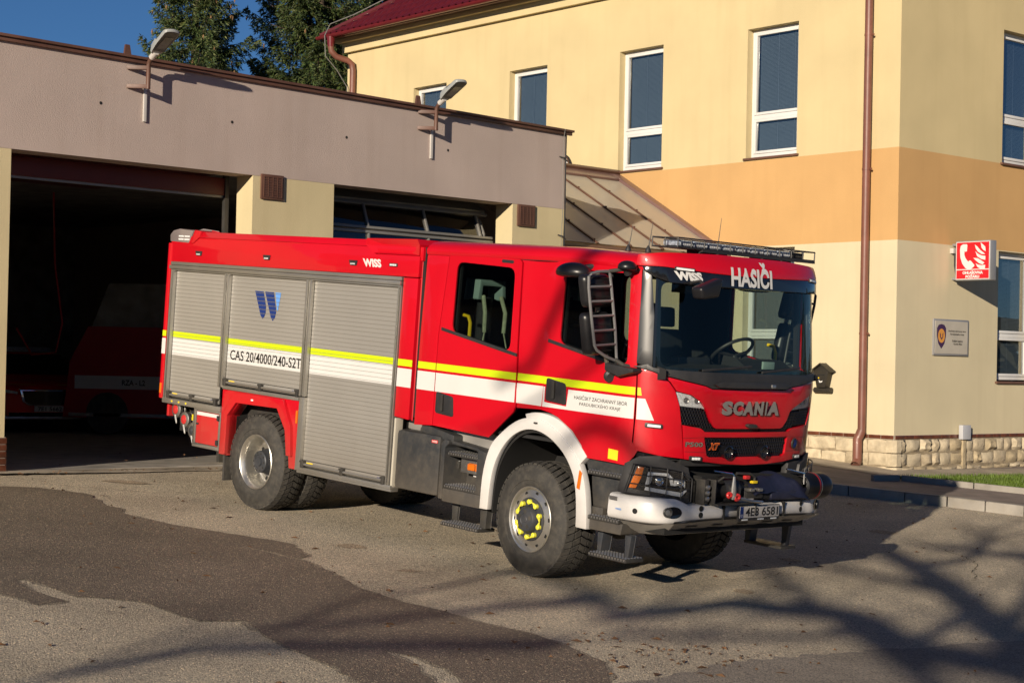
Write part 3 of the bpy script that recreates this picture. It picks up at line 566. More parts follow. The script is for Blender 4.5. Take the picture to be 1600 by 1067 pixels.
def window(f, a0, a1, z0, z1, zm, flip, blind_to=1.0):
    o0 = -DEP+0.055; k = dict(frame=f)
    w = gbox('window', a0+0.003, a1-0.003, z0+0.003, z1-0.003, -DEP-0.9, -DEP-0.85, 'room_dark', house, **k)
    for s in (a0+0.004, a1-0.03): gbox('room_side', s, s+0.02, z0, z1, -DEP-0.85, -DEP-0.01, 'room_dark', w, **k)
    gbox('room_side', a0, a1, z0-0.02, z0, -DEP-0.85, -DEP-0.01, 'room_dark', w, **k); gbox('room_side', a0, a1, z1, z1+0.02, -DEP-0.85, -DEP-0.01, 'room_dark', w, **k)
    T = 0.06
    gbox('frame', a0+0.002, a0+T, z0+0.03, z1-0.002, -DEP, o0, 'window_white', w, 0.006, **k); gbox('frame', a1-T, a1-0.002, z0+0.03, z1-0.002, -DEP, o0, 'window_white', w, 0.006, **k)
    gbox('frame', a0+T+0.001, a1-T-0.001, z1-T, z1-0.002, -DEP, o0, 'window_white', w, 0.006, **k); gbox('frame', a0+T+0.001, a1-T-0.001, z0+0.03, z0+0.03+T, -DEP, o0, 'window_white', w, 0.006, **k)
    gbox('frame', a0+T+0.001, a1-T-0.001, zm-0.035, zm+0.035, -DEP, o0, 'window_white', w, 0.006, **k)
    for c, d in ((z0+0.03+T, zm-0.035), (zm+0.035, z1-T)):
        S_ = 0.055; A, B = a0+T, a1-T
        for q in ((A, A+S_, c, d), (B-S_, B, c, d), (A+S_+0.001, B-S_-0.001, c, c+S_), (A+S_+0.001, B-S_-0.001, d-S_, d)): gbox('sash', q[0]+0.003, q[1]-0.003, q[2]+0.003, q[3]-0.003, -DEP+0.01, o0+0.018, 'window_white', w, 0.008, **k)
        quad('pane', f, A+S_, B-S_, c+S_, d-S_, 'house_glass', w, -DEP+0.035)
        mb = GM(); n = int((d-c-2*S_)/0.023)
        for i in range(n):
            z = d-S_-0.02-i*(d-c-2*S_-0.02)/n
            mb._new([f(A+S_+0.03, z, -DEP-0.03), f(B-S_-0.01, z, -DEP-0.03), f(B-S_-0.01, z-0.020, -DEP-0.018), f(A+S_+0.03, z-0.020, -DEP-0.018)], [(0, 1, 2, 3)])
        b = mb.build('blind', 'blind', w, smooth=None); b['kind'] = 'stuff'
        for t in (0.12, 0.52): gbox('blind_cord', A+S_+(B-A-2*S_)*t, A+S_+(B-A-2*S_)*t+0.008, c+S_, d-S_, -DEP-0.008, -DEP-0.004, 'window_white', w, **k)
    gbox('sill', a0-0.05, a1+0.03, z0-0.035, z0+0.004, -DEP+0.05, 0.05, 'sill_brown', w, 0.006, **k)
HL = [(2.17+3.27*k, 3.34+3.27*k, 5.74, 8.07) for k in range(4)] + [(2.17, 3.34, 1.85, 4.12), (5.44, 6.61, 1.85, 4.12)]
HRt = [(3.0, 4.2, 5.70, 8.06), (2.95, 4.15, 1.84, 4.14)]
hwall(lp_, 0.0, 15.7, HL); hwall(rp_, 0.0, 12.0, HRt)
for h in HL: window(lp_, *h, h[2]+0.75, False)
for h in HRt: window(rp_, *h, h[2]+0.82, True)
gbox('back_wall', 15.5, 15.7, 0.3, 9.5, -12, -0.01, 'cream_upper', house, frame=lp_); gbox('back_wall', 0.0, 15.7, 0.3, 9.5, -12.2, -12, 'cream_upper', house, frame=lp_); gbox('back_wall', 11.8, 12.0, 0.3, 9.5, -15.7, -0.3, 'cream_upper', house, frame=rp_)
# cornice and eaves
def both_cornice(o, z0, z1, m, nm, ext=0.0):
    gbox(nm, -o if True else 0, 15.7+o, z0, z1, 0.0, o, m, house, frame=lp_); gbox(nm, 0.002, 12.0, z0, z1, 0.002, o, m, house, frame=rp_)
both_cornice(0.10, 9.16, 9.38, 'cream_upper', 'cornice'); both_cornice(0.22, 9.383, 9.47, 'cream_upper', 'cornice')
OV = 0.55; EZ = 9.48; SL = math.tan(math.radians(35)); CS = math.cos(math.radians(35)); A1 = 16.05; B1 = 12.5
gbox('soffit', -OV+0.03, A1-0.02, 9.472, 9.50, 0.0, OV-0.03, 'sill_brown', house, frame=lp_); gbox('soffit', 0.0, B1, 9.472, 9.50, 0.0, OV-0.03, 'sill_brown', house, frame=rp_)
H = 12.0/2+OV; RZ = EZ+H*SL
# front slope: pressed metal tiles, wavy across and stepped along the slope, near the eave; plain above
na = 620; nd = 56; DM = 4.2; V = []; F = []; a_ = np.linspace(-OV, A1, na); d_ = np.linspace(0, DM, nd)
for d in d_:
    lim = A1-d*CS; lo = -OV+d*CS
    for a in a_:
        aa = min(max(a, lo), lim); st = (d % 0.35)/0.35
        h = 0.042*math.cos(2*PI*aa/0.23)+0.05*(1-st)
        o = OV-d*CS; z = EZ+d*CS*SL; V.append(lp_(aa, z+h, o))
for i in range(nd-1):
    for j in range(na-1): F.append((i*na+j, i*na+j+1, (i+1)*na+j+1, (i+1)*na+j))
off = np.array(house.location); V = [np.array(v)-off for v in V]
rf = raw('roof', V, F, 'roof_red', house, smooth=60)
def tri(name, P): return raw(name, [np.array(p)-off for p in P], [tuple(range(len(P)))], 'roof_red', house)
dd = DM*CS
tri('roof_plane', [lp_(-OV+dd, EZ+dd*SL, OV-dd), lp_(A1-dd, EZ+dd*SL, OV-dd), lp_(A1-H, RZ, OV-H), lp_(-OV+H, RZ, OV-H)])
tri('roof_plane', [lp_(-OV, EZ, OV), lp_(-OV, EZ, -12-OV), lp_(-OV+H, RZ, OV-H)]); tri('roof_plane', [lp_(A1, EZ, OV), lp_(A1, EZ, -12-OV), lp_(A1-H, RZ, OV-H)]); tri('roof_plane', [lp_(-OV, EZ, -12-OV), lp_(A1, EZ, -12-OV), lp_(A1-H, RZ, OV-H), lp_(-OV+H, RZ, OV-H)])
mb = GM(); mb.tube([lp_(A1-t*H, EZ+t*H*SL+0.05, OV-t*H) for t in np.linspace(0, 1, 12)], 0.07, 8); mb.build('hip_cap', 'roof_red', house)
def gutter(f, a0, a1, o, z):
    mb = GM(); V = []; n = 9
    for a in (a0, a1):
        for k in range(n): t = PI+PI*k/(n-1); V.append(f(a, z+0.075*math.sin(t), o+0.075*math.cos(t)))
        for k in range(n): t = 2*PI-PI*k/(n-1); V.append(f(a, z+0.065*math.sin(t)+0.002, o+0.065*math.cos(t)))
    m = 2*n; mb._new(V, [(k, (k+1) % m, m+(k+1) % m, m+k) for k in range(m)]+[tuple(range(m)), tuple(range(2*m-1, m-1, -1))]); return mb.build('gutter', 'gutter_red', house)
gutter(lp_, -OV-0.1, A1+0.03, OV+0.05, EZ+0.02); gutter(rp_, -OV, B1, OV+0.05, EZ+0.02)
gbox('fascia', -OV, A1+0.05, EZ-0.06, EZ+0.03, OV-0.04, OV-0.02, 'gutter_red', house, frame=lp_)
# downpipes
mb = GM(); mb.tube([lp_(15.55, 9.45, 0.6), lp_(15.55, 9.22, 0.6)], [0.10, 0.075], 12); mb.build('gutter_outlet', 'gutter_red', house)
mb = GM(); mb.tube([lp_(15.55, 9.24, 0.6), lp_(15.55, 9.12, 0.58), lp_(15.50, 9.0, 0.48), lp_(15.40, 8.93, 0.22), lp_(15.36, 8.85, 0.12), lp_(15.35, 8.7, 0.10), lp_(15.35, 1.0, 0.10)], 0.072, 14); mb.build('downpipe', 'pipe_brown', house)
mb = GM(); mb.tube([lp_(0.585, 9.3, 0.10), lp_(0.585, 0.93, 0.10)], 0.068, 16); dp = mb.build('downpipe', 'pipe_brown', house)
mb = GM(); mb.tube([lp_(0.585, 0.98, 0.10), lp_(0.60, 0.90, 0.13), lp_(0.62, 0.84, 0.16), lp_(0.62, 0.50, 0.16), lp_(0.615, 0.455, 0.18)], 0.079, 16); mb.tube([lp_(0.615, 0.47, 0.165), lp_(0.57, 0.40, 0.28)], 0.079, 16, cap=False); mb.tube([lp_(0.574, 0.406, 0.272), lp_(0.5735, 0.405, 0.2725)], 0.07, 16); mb.build('pipe_shoe', 'pipe_brown', dp)
for z in (7.6, 5.35, 2.6):
    mb = GM(); mb.lathe([(0.07, -0.015), (0.075, -0.015), (0.075, 0.015), (0.07, 0.015)], lp_(0.585, z, 0.10), (0, 0, 1), 16); mb.tube([lp_(0.50, z, 0.09), lp_(0.485, z, 0.09)], 0.02, 6); mb.build('pipe_clip', 'pipe_brown', dp)
# lightning wire at the left end of the eave
mb = GM(); mb.tube([lp_(11.0, EZ+2.4, -2.4), lp_(13.5, EZ+1.45, -1.0), lp_(15.2, EZ+0.5, 0.2), lp_(15.62, EZ+0.28, 0.58), lp_(15.66, EZ+0.0, 0.7), lp_(15.64, 9.0, 0.68), lp_(15.62, 8.7, 0.35), lp_(15.6, 8.35, 0.08), lp_(15.6, 7.0, 0.05)], 0.012, 6); mb.build('lightning_wire', 'grey_frame', house)
# tile course and stone plinth
def tiles(f, a0, a1):
    gbox('tile_bed', a0, a1, 0.80, 0.86, -0.05, 0.004, 'mortar', house, frame=f)
    gbox('tile_bed', a0, a1, 0.86, 0.925, -0.02, 0.006, 'mortar', house, frame=f)
    a = a0+0.004
    while a < a1-0.1:
        gbox('tile', a, min(a+0.248, a1), 0.863, 0.922, 0.004, 0.016, 'brown_tile', house, 0.004, frame=f); a += 0.258
tiles(lp_, 0.0, 5.0); tiles(rp_, 0.02, 6.0)
def plinth(f, a0, a1, zb, wlo, whi, flat, seed):
    r = random.Random(seed)
    gbox('stone_bed', a0, a1, 0.0, 0.858, -0.2, 0.025, 'stone_joint', house, frame=f)
    zs = [0.855, 0.63, 0.405, 0.30]
    for row, (zt, z0) in enumerate(zip(zs, zs[1:])):
        a = a0
        while a < a1-0.05:
            w = r.uniform(wlo, whi)*(1.0 if row < 2 else 1.3); w = min(w, a1-a); 
            if a1-a-w < 0.15: w = a1-a
            n, m = 4, 4; V = []; F = []; zt_, z0_ = zt-0.012+r.uniform(-0.015, 0.01)*(row > 0), z0+0.012+r.uniform(-0.01, 0.015); dp_ = (0.022 if flat else 0.034)+r.uniform(-0.012, 0.02); sk = r.uniform(-0.02, 0.02)
            for i in range(n+1):
                for j in range(m+1):
                    u, v = i/n, j/m; e = min(u, 1-u, v, 1-v)
                    edge = 0.0 if e == 0 else (1.0 if e > 0.2 else 0.9)
                    jx = r.uniform(-0.012, 0.012) if 0 < i < n or 0 < j < m else 0
                    V.append(f(a+0.010+(w-0.02)*u+sk*(v-0.5)+jx*0.8, z0_+(zt_-z0_)*v+r.uniform(-0.012, 0.012)*(e == 0), 0.026+dp_*edge*(1+r.uniform(-0.4, 0.4)*(e > 0))))
            for i in range(n):
                for j in range(m): F.append((i*(m+1)+j, (i+1)*(m+1)+j, (i+1)*(m+1)+j+1, i*(m+1)+j+1))
            raw('stone', [np.array(p)-off for p in V], F, r.choice(('stone_a', 'stone_b', 'stone_c') if not flat else ('stone_c', 'stone_c', 'stone_a')), house, smooth=32)
            a += w
plinth(lp_, 0.02, 5.2, 0.3, 0.42, 0.75, True, 4); plinth(rp_, 0.03, 6.2, 0.3, 0.20, 0.40, False, 8)
# corner stones turned round the edge
for row, (zt, z0) in enumerate(((0.85, 0.635), (0.625, 0.41), (0.40, 0.30))):
    q = HC+NL*0.05+NR*0.05; mb = GM(); P = [HC+NL*0.08+NR*-0.1, HC+NL*0.085+NR*0.03, HC+NL*0.03+NR*0.085, HC+NL*-0.1+NR*0.08]
    mb._new([(p[0], p[1], z0) for p in P]+[(p[0], p[1], zt) for p in P], [(0, 1, 5, 4), (1, 2, 6, 5), (2, 3, 7, 6), (4, 5, 6, 7), (0, 3, 2, 1)]); mb.build('stone', 'stone_c', house, bevel=0.02)
mt_ = gbox('meter_box', 1.79, 2.03, 0.84, 1.085, 0.03, 0.10, 'grey_box', house, 0.008, frame=rp_) if 'grey_box' in MATS else None
mat('grey_box', (0.42, 0.43, 0.46), 0.4, var=0.05)
mt_ = gbox('meter_box', 1.79, 2.03, 0.84, 1.085, 0.03, 0.115, 'grey_box', house, 0.008, frame=rp_); gbox('cable_duct', 1.86, 1.96, 0.34, 0.838, 0.03, 0.075, 'stone_b', house, 0.01, frame=rp_)

# ---------------- sign, plaque, letterbox
mat('sign_red', (0.62, 0.005, 0.015), 0.35, coat=0.3, var=0.03); mat('sign_grey', (0.33, 0.33, 0.34), 0.4, metal=0.4, var=0.05)
sg = empty('projecting_sign', rp_(1.52, 3.87, 0.45), None, 'red fire-report sign with telephone and flames, projecting from the house wall', 'sign')
SB = 1.50                                                # the sign's visible face looks along -TR
def sf(u, v, d=0.0): q = HC+TR*(SB-d)+NR*u; return (q[0], q[1], v)
def sbox(name, u0, u1, z0, z1, d0, d1, m, bevel=0.0, par=None):
    mb = GM(); mb._new([sf(u0, z0, d0), sf(u1, z0, d0), sf(u1, z1, d0), sf(u0, z1, d0), sf(u0, z0, d1), sf(u1, z0, d1), sf(u1, z1, d1), sf(u0, z1, d1)], [(0,3,2,1),(4,5,6,7),(0,1,5,4),(1,2,6,5),(2,3,7,6),(3,0,4,7)]); return mb.build(name, m, par or sg, bevel=bevel)
sbox('case', 0.10, 0.79, 3.545, 4.215, -0.17, 0.0, 'sign_grey', 0.01)
sbox('border', 0.118, 0.772, 3.563, 4.197, 0.0, 0.004, 'white_film'); fc = sbox('red_field', 0.128, 0.762, 3.735, 4.187, 0.003, 0.0055, 'sign_red'); f2 = sbox('red_field', 0.128, 0.762, 3.573, 3.720, 0.003, 0.0055, 'sign_red')
def sflat(name, P, m, par, d=0.007):
    vs, es, fs, *_ = delaunay_2d_cdt([Vector(p) for p in P], [(i, (i+1) % len(P)) for i in range(len(P))], [], 1, 1e-6); o = np.array(sg.location)
    return raw(name, [np.array(sf(v[0], v[1], d))-o for v in vs], [tuple(f) for f in fs], m, par)
def zz(p): return (0.1+(p[0]-258)/(542-258)*0.69, 4.205-(p[1]-83)/(400-83)*0.655)     # outline sketch units -> metres
hand = [(296, 150), (302, 118), (320, 106), (352, 106), (356, 118), (353, 164), (340, 168), (334, 162), (332, 190), (340, 215), (356, 240), (366, 250), (374, 240), (386, 243), (416, 280), (412, 290), (388, 312), (370, 316), (345, 305), (318, 268), (300, 215)]
sflat('telephone', [zz(p) for p in hand], 'white_film', fc)
for P in ([(462, 96), (480, 112), (500, 132), (504, 170), (486, 160), (470, 140)], [(416, 112), (436, 128), (462, 160), (490, 182), (500, 194), (470, 190), (440, 170), (424, 145)], [(420, 165), (440, 186), (470, 202), (502, 208), (502, 240), (470, 232), (436, 208)], [(404, 220), (440, 224), (466, 240), (496, 262), (480, 276), (450, 264), (424, 240)], [(424, 264), (444, 276), (470, 282), (502, 280), (500, 310), (464, 312), (440, 296)]):
    sflat('flame', [zz(p) for p in P], 'white_film', fc)
def stext(s, u0, z0, w, h, bold): 
    V, F = fit_text(s, w, h, bold); o = np.array(sg.location); return raw('lettering', [np.array(sf(u0+a, z0+b, 0.007))-o for a, b in V], F, 'white_film', f2)
stext('OHLAŠOVNA', 0.25, 3.648, 0.40, 0.062, 0.06); stext('POŽÁRU', 0.31, 3.582, 0.27, 0.060, 0.06)
for z in (3.58, 4.16): sbox('bracket', 0.0, 0.14, z-0.02, z+0.02, -0.12, -0.05, 'sign_grey', 0.004)
mb = GM(); mb.tube([rp_(1.53, 4.1, 0.03), rp_(1.54, 4.0, 0.05), rp_(1.53, 3.8, 0.06), rp_(1.52, 3.62, 0.1)], 0.008, 6); mb.build('cable', 'black_plastic', sg); sbox('junction_box', 0.0, 0.07, 4.01, 4.10, -0.06, 0.02, 'white_paint', 0.008)
pq = empty('wall_plaque', rp_(1.5, 2.57, 0), None, 'steel plaque with fire service emblem on the house wall below the red sign', 'plaque')
gbox('frame', 1.01, 2.02, 2.27, 2.885, 0.0, 0.035, 'sign_grey', pq, 0.006, frame=rp_); pn = gbox('panel', 1.04, 1.99, 2.30, 2.855, 0.03, 0.039, 'kerb_concrete' if False else 'plaque_face', pq, frame=rp_) if 'plaque_face' in MATS else None
mat('plaque_face', (0.60, 0.54, 0.44), 0.35, metal=0.3, var=0.08); mat('emblem_dark', (0.05, 0.02, 0.07), 0.5); mat('emblem_gold', (0.6, 0.27, 0.05), 0.5)
pn = gbox('panel', 1.04, 1.99, 2.30, 2.855, 0.03, 0.039, 'plaque_face', pq, frame=rp_)
def pflat(name, P, m, d): 
    o = np.array(pq.location); return raw(name, [np.array(rp_(a, z, d))-o for a, z in P], [tuple(range(len(P)))], m, pn)
def ell(ca, cz, ra, rz, n=20): return [(ca+ra*math.cos(t), cz+rz*math.sin(t)) for t in np.linspace(0, 2*PI, n+1)[:-1]]
pflat('emblem', [(1.09, 2.73), (1.14, 2.785), (1.22, 2.80), (1.30, 2.785), (1.35, 2.73), (1.35, 2.60), (1.31, 2.47), (1.22, 2.38), (1.13, 2.47), (1.09, 2.60)], 'emblem_dark', 0.041)
pflat('emblem', ell(1.22, 2.60, 0.10, 0.12), 'emblem_gold', 0.0425)
pflat('emblem', [(1.17, 2.66), (1.20, 2.62), (1.24, 2.62), (1.27, 2.66), (1.265, 2.58), (1.22, 2.53), (1.175, 2.58)], 'emblem_dark', 0.044)
pflat('emblem', ell(1.22, 2.60, 0.025, 0.035), 'emblem_gold', 0.0455)
for s, z, a0, w in (('Hasičský záchranný sbor', 2.665, 1.42, 0.52), ('Pardubického kraje', 2.61, 1.48, 0.40), ('Požární stanice', 2.50, 1.54, 0.30), ('Vysoké Mýto', 2.445, 1.57, 0.26)):
    V, F = fit_text(s, w, 0.04, 0.02); o = np.array(pq.location); raw('lettering', [np.array(rp_(a0+x, z+y, 0.041))-o for x, y in V], F, 'black_film', pn)
ml = empty('letterbox', lp_(1.44, 1.6, 0), None, 'small dark house-shaped letterbox on the cream wall beside the cab', 'letterbox')
mat('letterbox_metal', (0.04, 0.036, 0.03), 0.45, metal=0.4, var=0.2)
mb = GM(); P = [(1.53, 1.68), (1.35, 1.68), (1.28, 1.97), (1.44, 2.06), (1.60, 1.97)]
mb.prism(P, lambda u, v, d: lp_(u, v, d), 0.002, 0.13); mb.build('box', 'letterbox_metal', ml, bevel=0.006)
mb = GM(); mb.prism([(1.66, 1.935), (1.44, 2.075), (1.22, 1.935), (1.22, 1.955), (1.44, 2.10), (1.66, 1.955)], lambda u, v, d: lp_(u, v, d), 0.002, 0.17); mb.build('roof', 'letterbox_metal', ml, bevel=0.003)
mb = GM(); mb.tube([lp_(1.62, 1.635, 0.06), lp_(1.26, 1.635, 0.06)], 0.048, 14); mb.build('newspaper_tube', 'letterbox_metal', ml); gbox('slot', 1.36, 1.52, 1.885, 1.90, 0.13, 0.134, 'black_matte', ml, frame=lp_)
mb = GM(); mb.prism([(1.46, 1.76), (1.41, 1.77), (1.40, 1.80), (1.44, 1.785), (1.48, 1.81), (1.475, 1.775)], lambda u, v, d: lp_(u, v, d), 0.13, 0.134); mb.build('horn_emblem', 'white_film', ml); gbox('name_tag', 1.47, 1.53, 1.835, 1.85, 0.13, 0.133, 'yellow_plain', ml, frame=lp_)

# ================================================================== lean-to between garage and house
m = bpy.data.materials.new('cellular_panel'); m.use_nodes = True; t = m.node_tree; t.nodes.clear(); N = t.nodes.new; L = t.links.new
o = N('ShaderNodeOutputMaterial'); tr = N('ShaderNodeBsdfTransparent'); tr.inputs[0].default_value = (0.92, 0.87, 0.77, 1); df = N('ShaderNodeBsdfDiffuse'); df.inputs[0].default_value = (0.80, 0.75, 0.65, 1); tl_ = N('ShaderNodeBsdfTranslucent'); tl_.inputs[0].default_value = (0.7, 0.63, 0.5, 1); gl = N('ShaderNodeBsdfGlossy'); gl.inputs[0].default_value = (0.8, 0.8, 0.8, 1); gl.inputs[1].default_value = 0.22
x1 = N('ShaderNodeMixShader'); x1.inputs[0].default_value = 0.18; L(df.outputs[0], x1.inputs[1]); L(tl_.outputs[0], x1.inputs[2]); x2 = N('ShaderNodeMixShader'); x2.inputs[0].default_value = 0.46; L(tr.outputs[0], x2.inputs[1]); L(x1.outputs[0], x2.inputs[2]); x3 = N('ShaderNodeMixShader'); x3.inputs[0].default_value = 0.09; L(x2.outputs[0], x3.inputs[1]); L(gl.outputs[0], x3.inputs[2]); L(x3.outputs[0], o.inputs[0]); MATS['cellular_panel'] = m
mat('mauve_metal', (0.17, 0.10, 0.09), 0.4, var=0.12, coat=0.2)
R0 = np.array([2.02, 33.103, 5.633]); E0 = np.array([3.652, 31.231, 4.232]); T3 = np.array([*TG, 0]); dn = (E0-R0)-T3*((E0-R0)@T3); dn /= np.linalg.norm(dn); nn = np.cross(dn, T3); nn *= np.sign(nn[2]); EL = 3.28
lean = empty('glazed_lean_to', tuple(R0), None, 'lean-to roof of milky panels between the garage and the yellow house', 'lean-to')
def lt(al, d, h=0.0): return tuple(R0+T3*al+dn*d+nn*h)
def lbx(name, a0, a1, d0, d1, h0, h1, m, bevel=0.0):
    mb = GM(); mb._new([lt(a0, d0, h0), lt(a1, d0, h0), lt(a1, d1, h0), lt(a0, d1, h0), lt(a0, d0, h1), lt(a1, d0, h1), lt(a1, d1, h1), lt(a0, d1, h1)], [(0,3,2,1),(4,5,6,7),(0,1,5,4),(1,2,6,5),(2,3,7,6),(3,0,4,7)]); return mb.build(name, m, lean, bevel=bevel)
als = [-5.26, -4.42, -3.58, -2.76, -1.94, -1.12, -0.22]
for a, b in zip(als, als[1:]): lbx('panel', a+0.02, b-0.02, 0.22, EL, -0.012, 0.0, 'cellular_panel')
for a in als[1:-1]: lbx('glazing_bar', a-0.022, a+0.022, 0.2, EL+0.03, 0.002, 0.03, 'brown_metal', 0.004)
for a in als[1:-1]:
    for d in (0.9, 1.7, 2.5, 3.2): mb = GM(); mb.lathe([(0.018, 0), (0.018, 0.02), (0, 0.022)], lt(a, d, 0.03), nn, 8); mb.build('screw', 'brown_metal', lean)
lbx('edge_flashing', -0.24, 0.02, 0.0, EL+0.05, -0.02, 0.055, 'mauve_metal', 0.01); lbx('ridge_flashing', -5.3, 0.03, -0.06, 0.24, 0.004, 0.05, 'mauve_metal', 0.01); lbx('ridge_cap', -5.3, 0.06, -0.12, -0.01, 0.03, 0.10, 'brown_metal', 0.01); lbx('gutter', -5.3, -0.2, EL+0.03, EL+0.15, -0.10, -0.01, 'brown_metal', 0.02)
P = [lt(-5.3, -0.05, -0.05), lt(0.02, -0.05, -0.05)]
mb = GM(); mb._new([P[0], P[1], (P[1][0], P[1][1], 0.3), (P[0][0], P[0][1], 0.3)], [(0, 1, 2, 3)]); mb.build('back_wall', 'cream_upper', lean, smooth=None)
P = [lt(-5.3, EL-0.05, -0.06), lt(-0.3, EL-0.05, -0.06)]
mb = GM(); mb._new([P[0], P[1], (P[1][0], P[1][1], 0.3), (P[0][0], P[0][1], 0.3)], [(0, 1, 2, 3)]); mb.build('front_wall', 'cream_lower', lean, smooth=None)
ds = empty('satellite_dish', (0.63, 33.82, 5.92), None, 'pale round dish edge behind the right end of the garage', 'dish')
mb = MB(); mb.lathe([(0.0, 0.0), (0.2, 0.02), (0.40, 0.09), (0.405, 0.095), (0.40, 0.10), (0.2, 0.03), (0, 0.01)], (0, 0, 0), (0.35, -0.9, 0.2), 28); mb.build('dish', 'white_paint', ds)
mb = MB(); mb.lathe([(0.405, 0.085), (0.425, 0.09), (0.425, 0.105), (0.405, 0.11)], (0, 0, 0), (0.35, -0.9, 0.2), 28); mb.tube([(0, 0, 0), (0.2, 0.4, -0.2)], 0.03, 8); mb.build('rim', 'brown_metal', ds)

# ================================================================== pavement, kerbs, grass
PAV = [(-0.2, 27.4), (0.9, 26.55), (4.2, 25.28), (5.09, 24.93), (5.7, 24.62), (6.26, 24.42), (7.2, 23.90), (9.0, 23.0), (14, 20.6), (22, 30), (16, 40), (7.0, 28.7), (6.33, 28.1), (1.0, 34.2), (-0.5, 32)]
sheet('pavement', PAV, 0.142, 'paver')
def kerb_line(name, P, w, zlo, zhi, L, label, m='kerb_concrete', group=None):
    kt = empty(name, (P[0][0], P[0][1], gz(*P[0])), None); kt['kind'] = 'structure'
    pts = []; 
    for a, b in zip(P, P[1:]):
        a, b = np.array(a), np.array(b); n = max(1, round(np.hypot(*(b-a))/L)); pts += [a+(b-a)*i/n for i in range(n)]
    pts.append(np.array(P[-1]))
    for a, b in zip(pts, pts[1:]):
        d = (b-a)/np.hypot(*(b-a)); n = np.array([-d[1], d[0]]); a2, b2 = a+d*0.006, b-d*0.006; mb = GM(); V = []
        for p in (a2, b2):
            for o, z in ((0.0, zlo), (0.012, zhi), (w, zhi), (w, zlo)): q = p+n*o; V.append((q[0], q[1], gz(*q)+z))
        mb._new(V, [(0, 1, 2, 3), (7, 6, 5, 4), (0, 4, 5, 1), (1, 5, 6, 2), (2, 6, 7, 3), (3, 7, 4, 0)]); mb.build('kerb_stone', m, kt, bevel=0.015)
    return kt
kerb_line('kerb', [(9.6, 22.7), (7.2, 23.88), (6.26, 24.42), (5.7, 24.62), (4.2, 25.27), (0.95, 26.55)][::-1], 0.15, -0.05, 0.148, 0.66, '')
kerb_line('grass_kerb', [(5.55, 26.0), (6.03, 26.31), (7.04, 25.9), (7.75, 25.62), (11.0, 24.2)], 0.08, 0.1, 0.232, 0.98, '')
GR = [(5.75, 26.2), (6.05, 26.38), (7.06, 25.98), (7.78, 25.70), (11.0, 24.3), (13.5, 30.5), (8.6, 28.45), (7.3, 27.5), (6.3, 26.75)]
sheet('lawn_soil', GR, 0.165, 'soil')
def inpoly(p, P):
    c = False; j = len(P)-1
    for i in range(len(P)):
        if (P[i][1] > p[1]) != (P[j][1] > p[1]) and p[0] < (P[j][0]-P[i][0])*(p[1]-P[i][1])/(P[j][1]-P[i][1])+P[i][0]: c = not c
        j = i
    return c
r = random.Random(5); V = []; F = []
while len(F) < 16000:
    x, y = r.uniform(5.7, 10), r.uniform(24.8, 29.6)
    if not inpoly((x, y), GR): continue
    h = r.uniform(0.03, 0.09); a = r.uniform(0, 6.28); w = 0.008; dx, dy = math.cos(a), math.sin(a); b = len(V); z = gz(x, y)+0.165; l = r.uniform(0, 0.05)
    V += [(x-dx*w, y-dy*w, z), (x+dx*w, y+dy*w, z), (x-dy*l, y+dx*l, z+h)]; F.append((b, b+1, b+2))
raw('grass', V, F, 'grass_blade'); tag(bpy.data.objects['grass'], 'strip of short green grass between the kerb and the stone plinth', 'grass', kind='stuff')
sheet('house_apron', [(6.0, 26.9), (6.33, 26.8), (7.3, 27.55), (8.6, 28.5), (13.5, 31.5), (14, 34), (6.33, 28.16), (4.0, 30.8), (3.2, 30.0)], 0.148, 'concrete')

# ================================================================== unseen house on the left, added for the truck's paint and glass to reflect
mat_plaster('grey_plaster', (0.42, 0.40, 0.36), 0.3, 0.08, 0.1)
nh = empty('added_house', (-38.0, 14.0, -0.2), (0, 0, math.radians(8)), 'grey gabled house outside the picture, added for the truck to reflect', 'house')
boxo('wall', (-5, -8, 0), (5, 8, 5.6), 'grey_plaster', nh)
mb = MB(); mb.prism([(-5.6, 5.5), (5.6, 5.5), (0, 9.6)], lambda u, v, d: (u, d, v), -8.5, 8.5); mb.build('roof', 'roof_red', nh)
for y in (-5.5, -1.8, 1.8, 5.5):
    for z in (1.0, 3.6):
        w_ = boxo('window', (5.0, y-0.6, z), (5.05, y+0.6, z+1.4), 'window_white', nh); boxo('pane', (5.05, y-0.52, z+0.08), (5.06, y+0.52, z+1.32), 'black_gloss', w_)
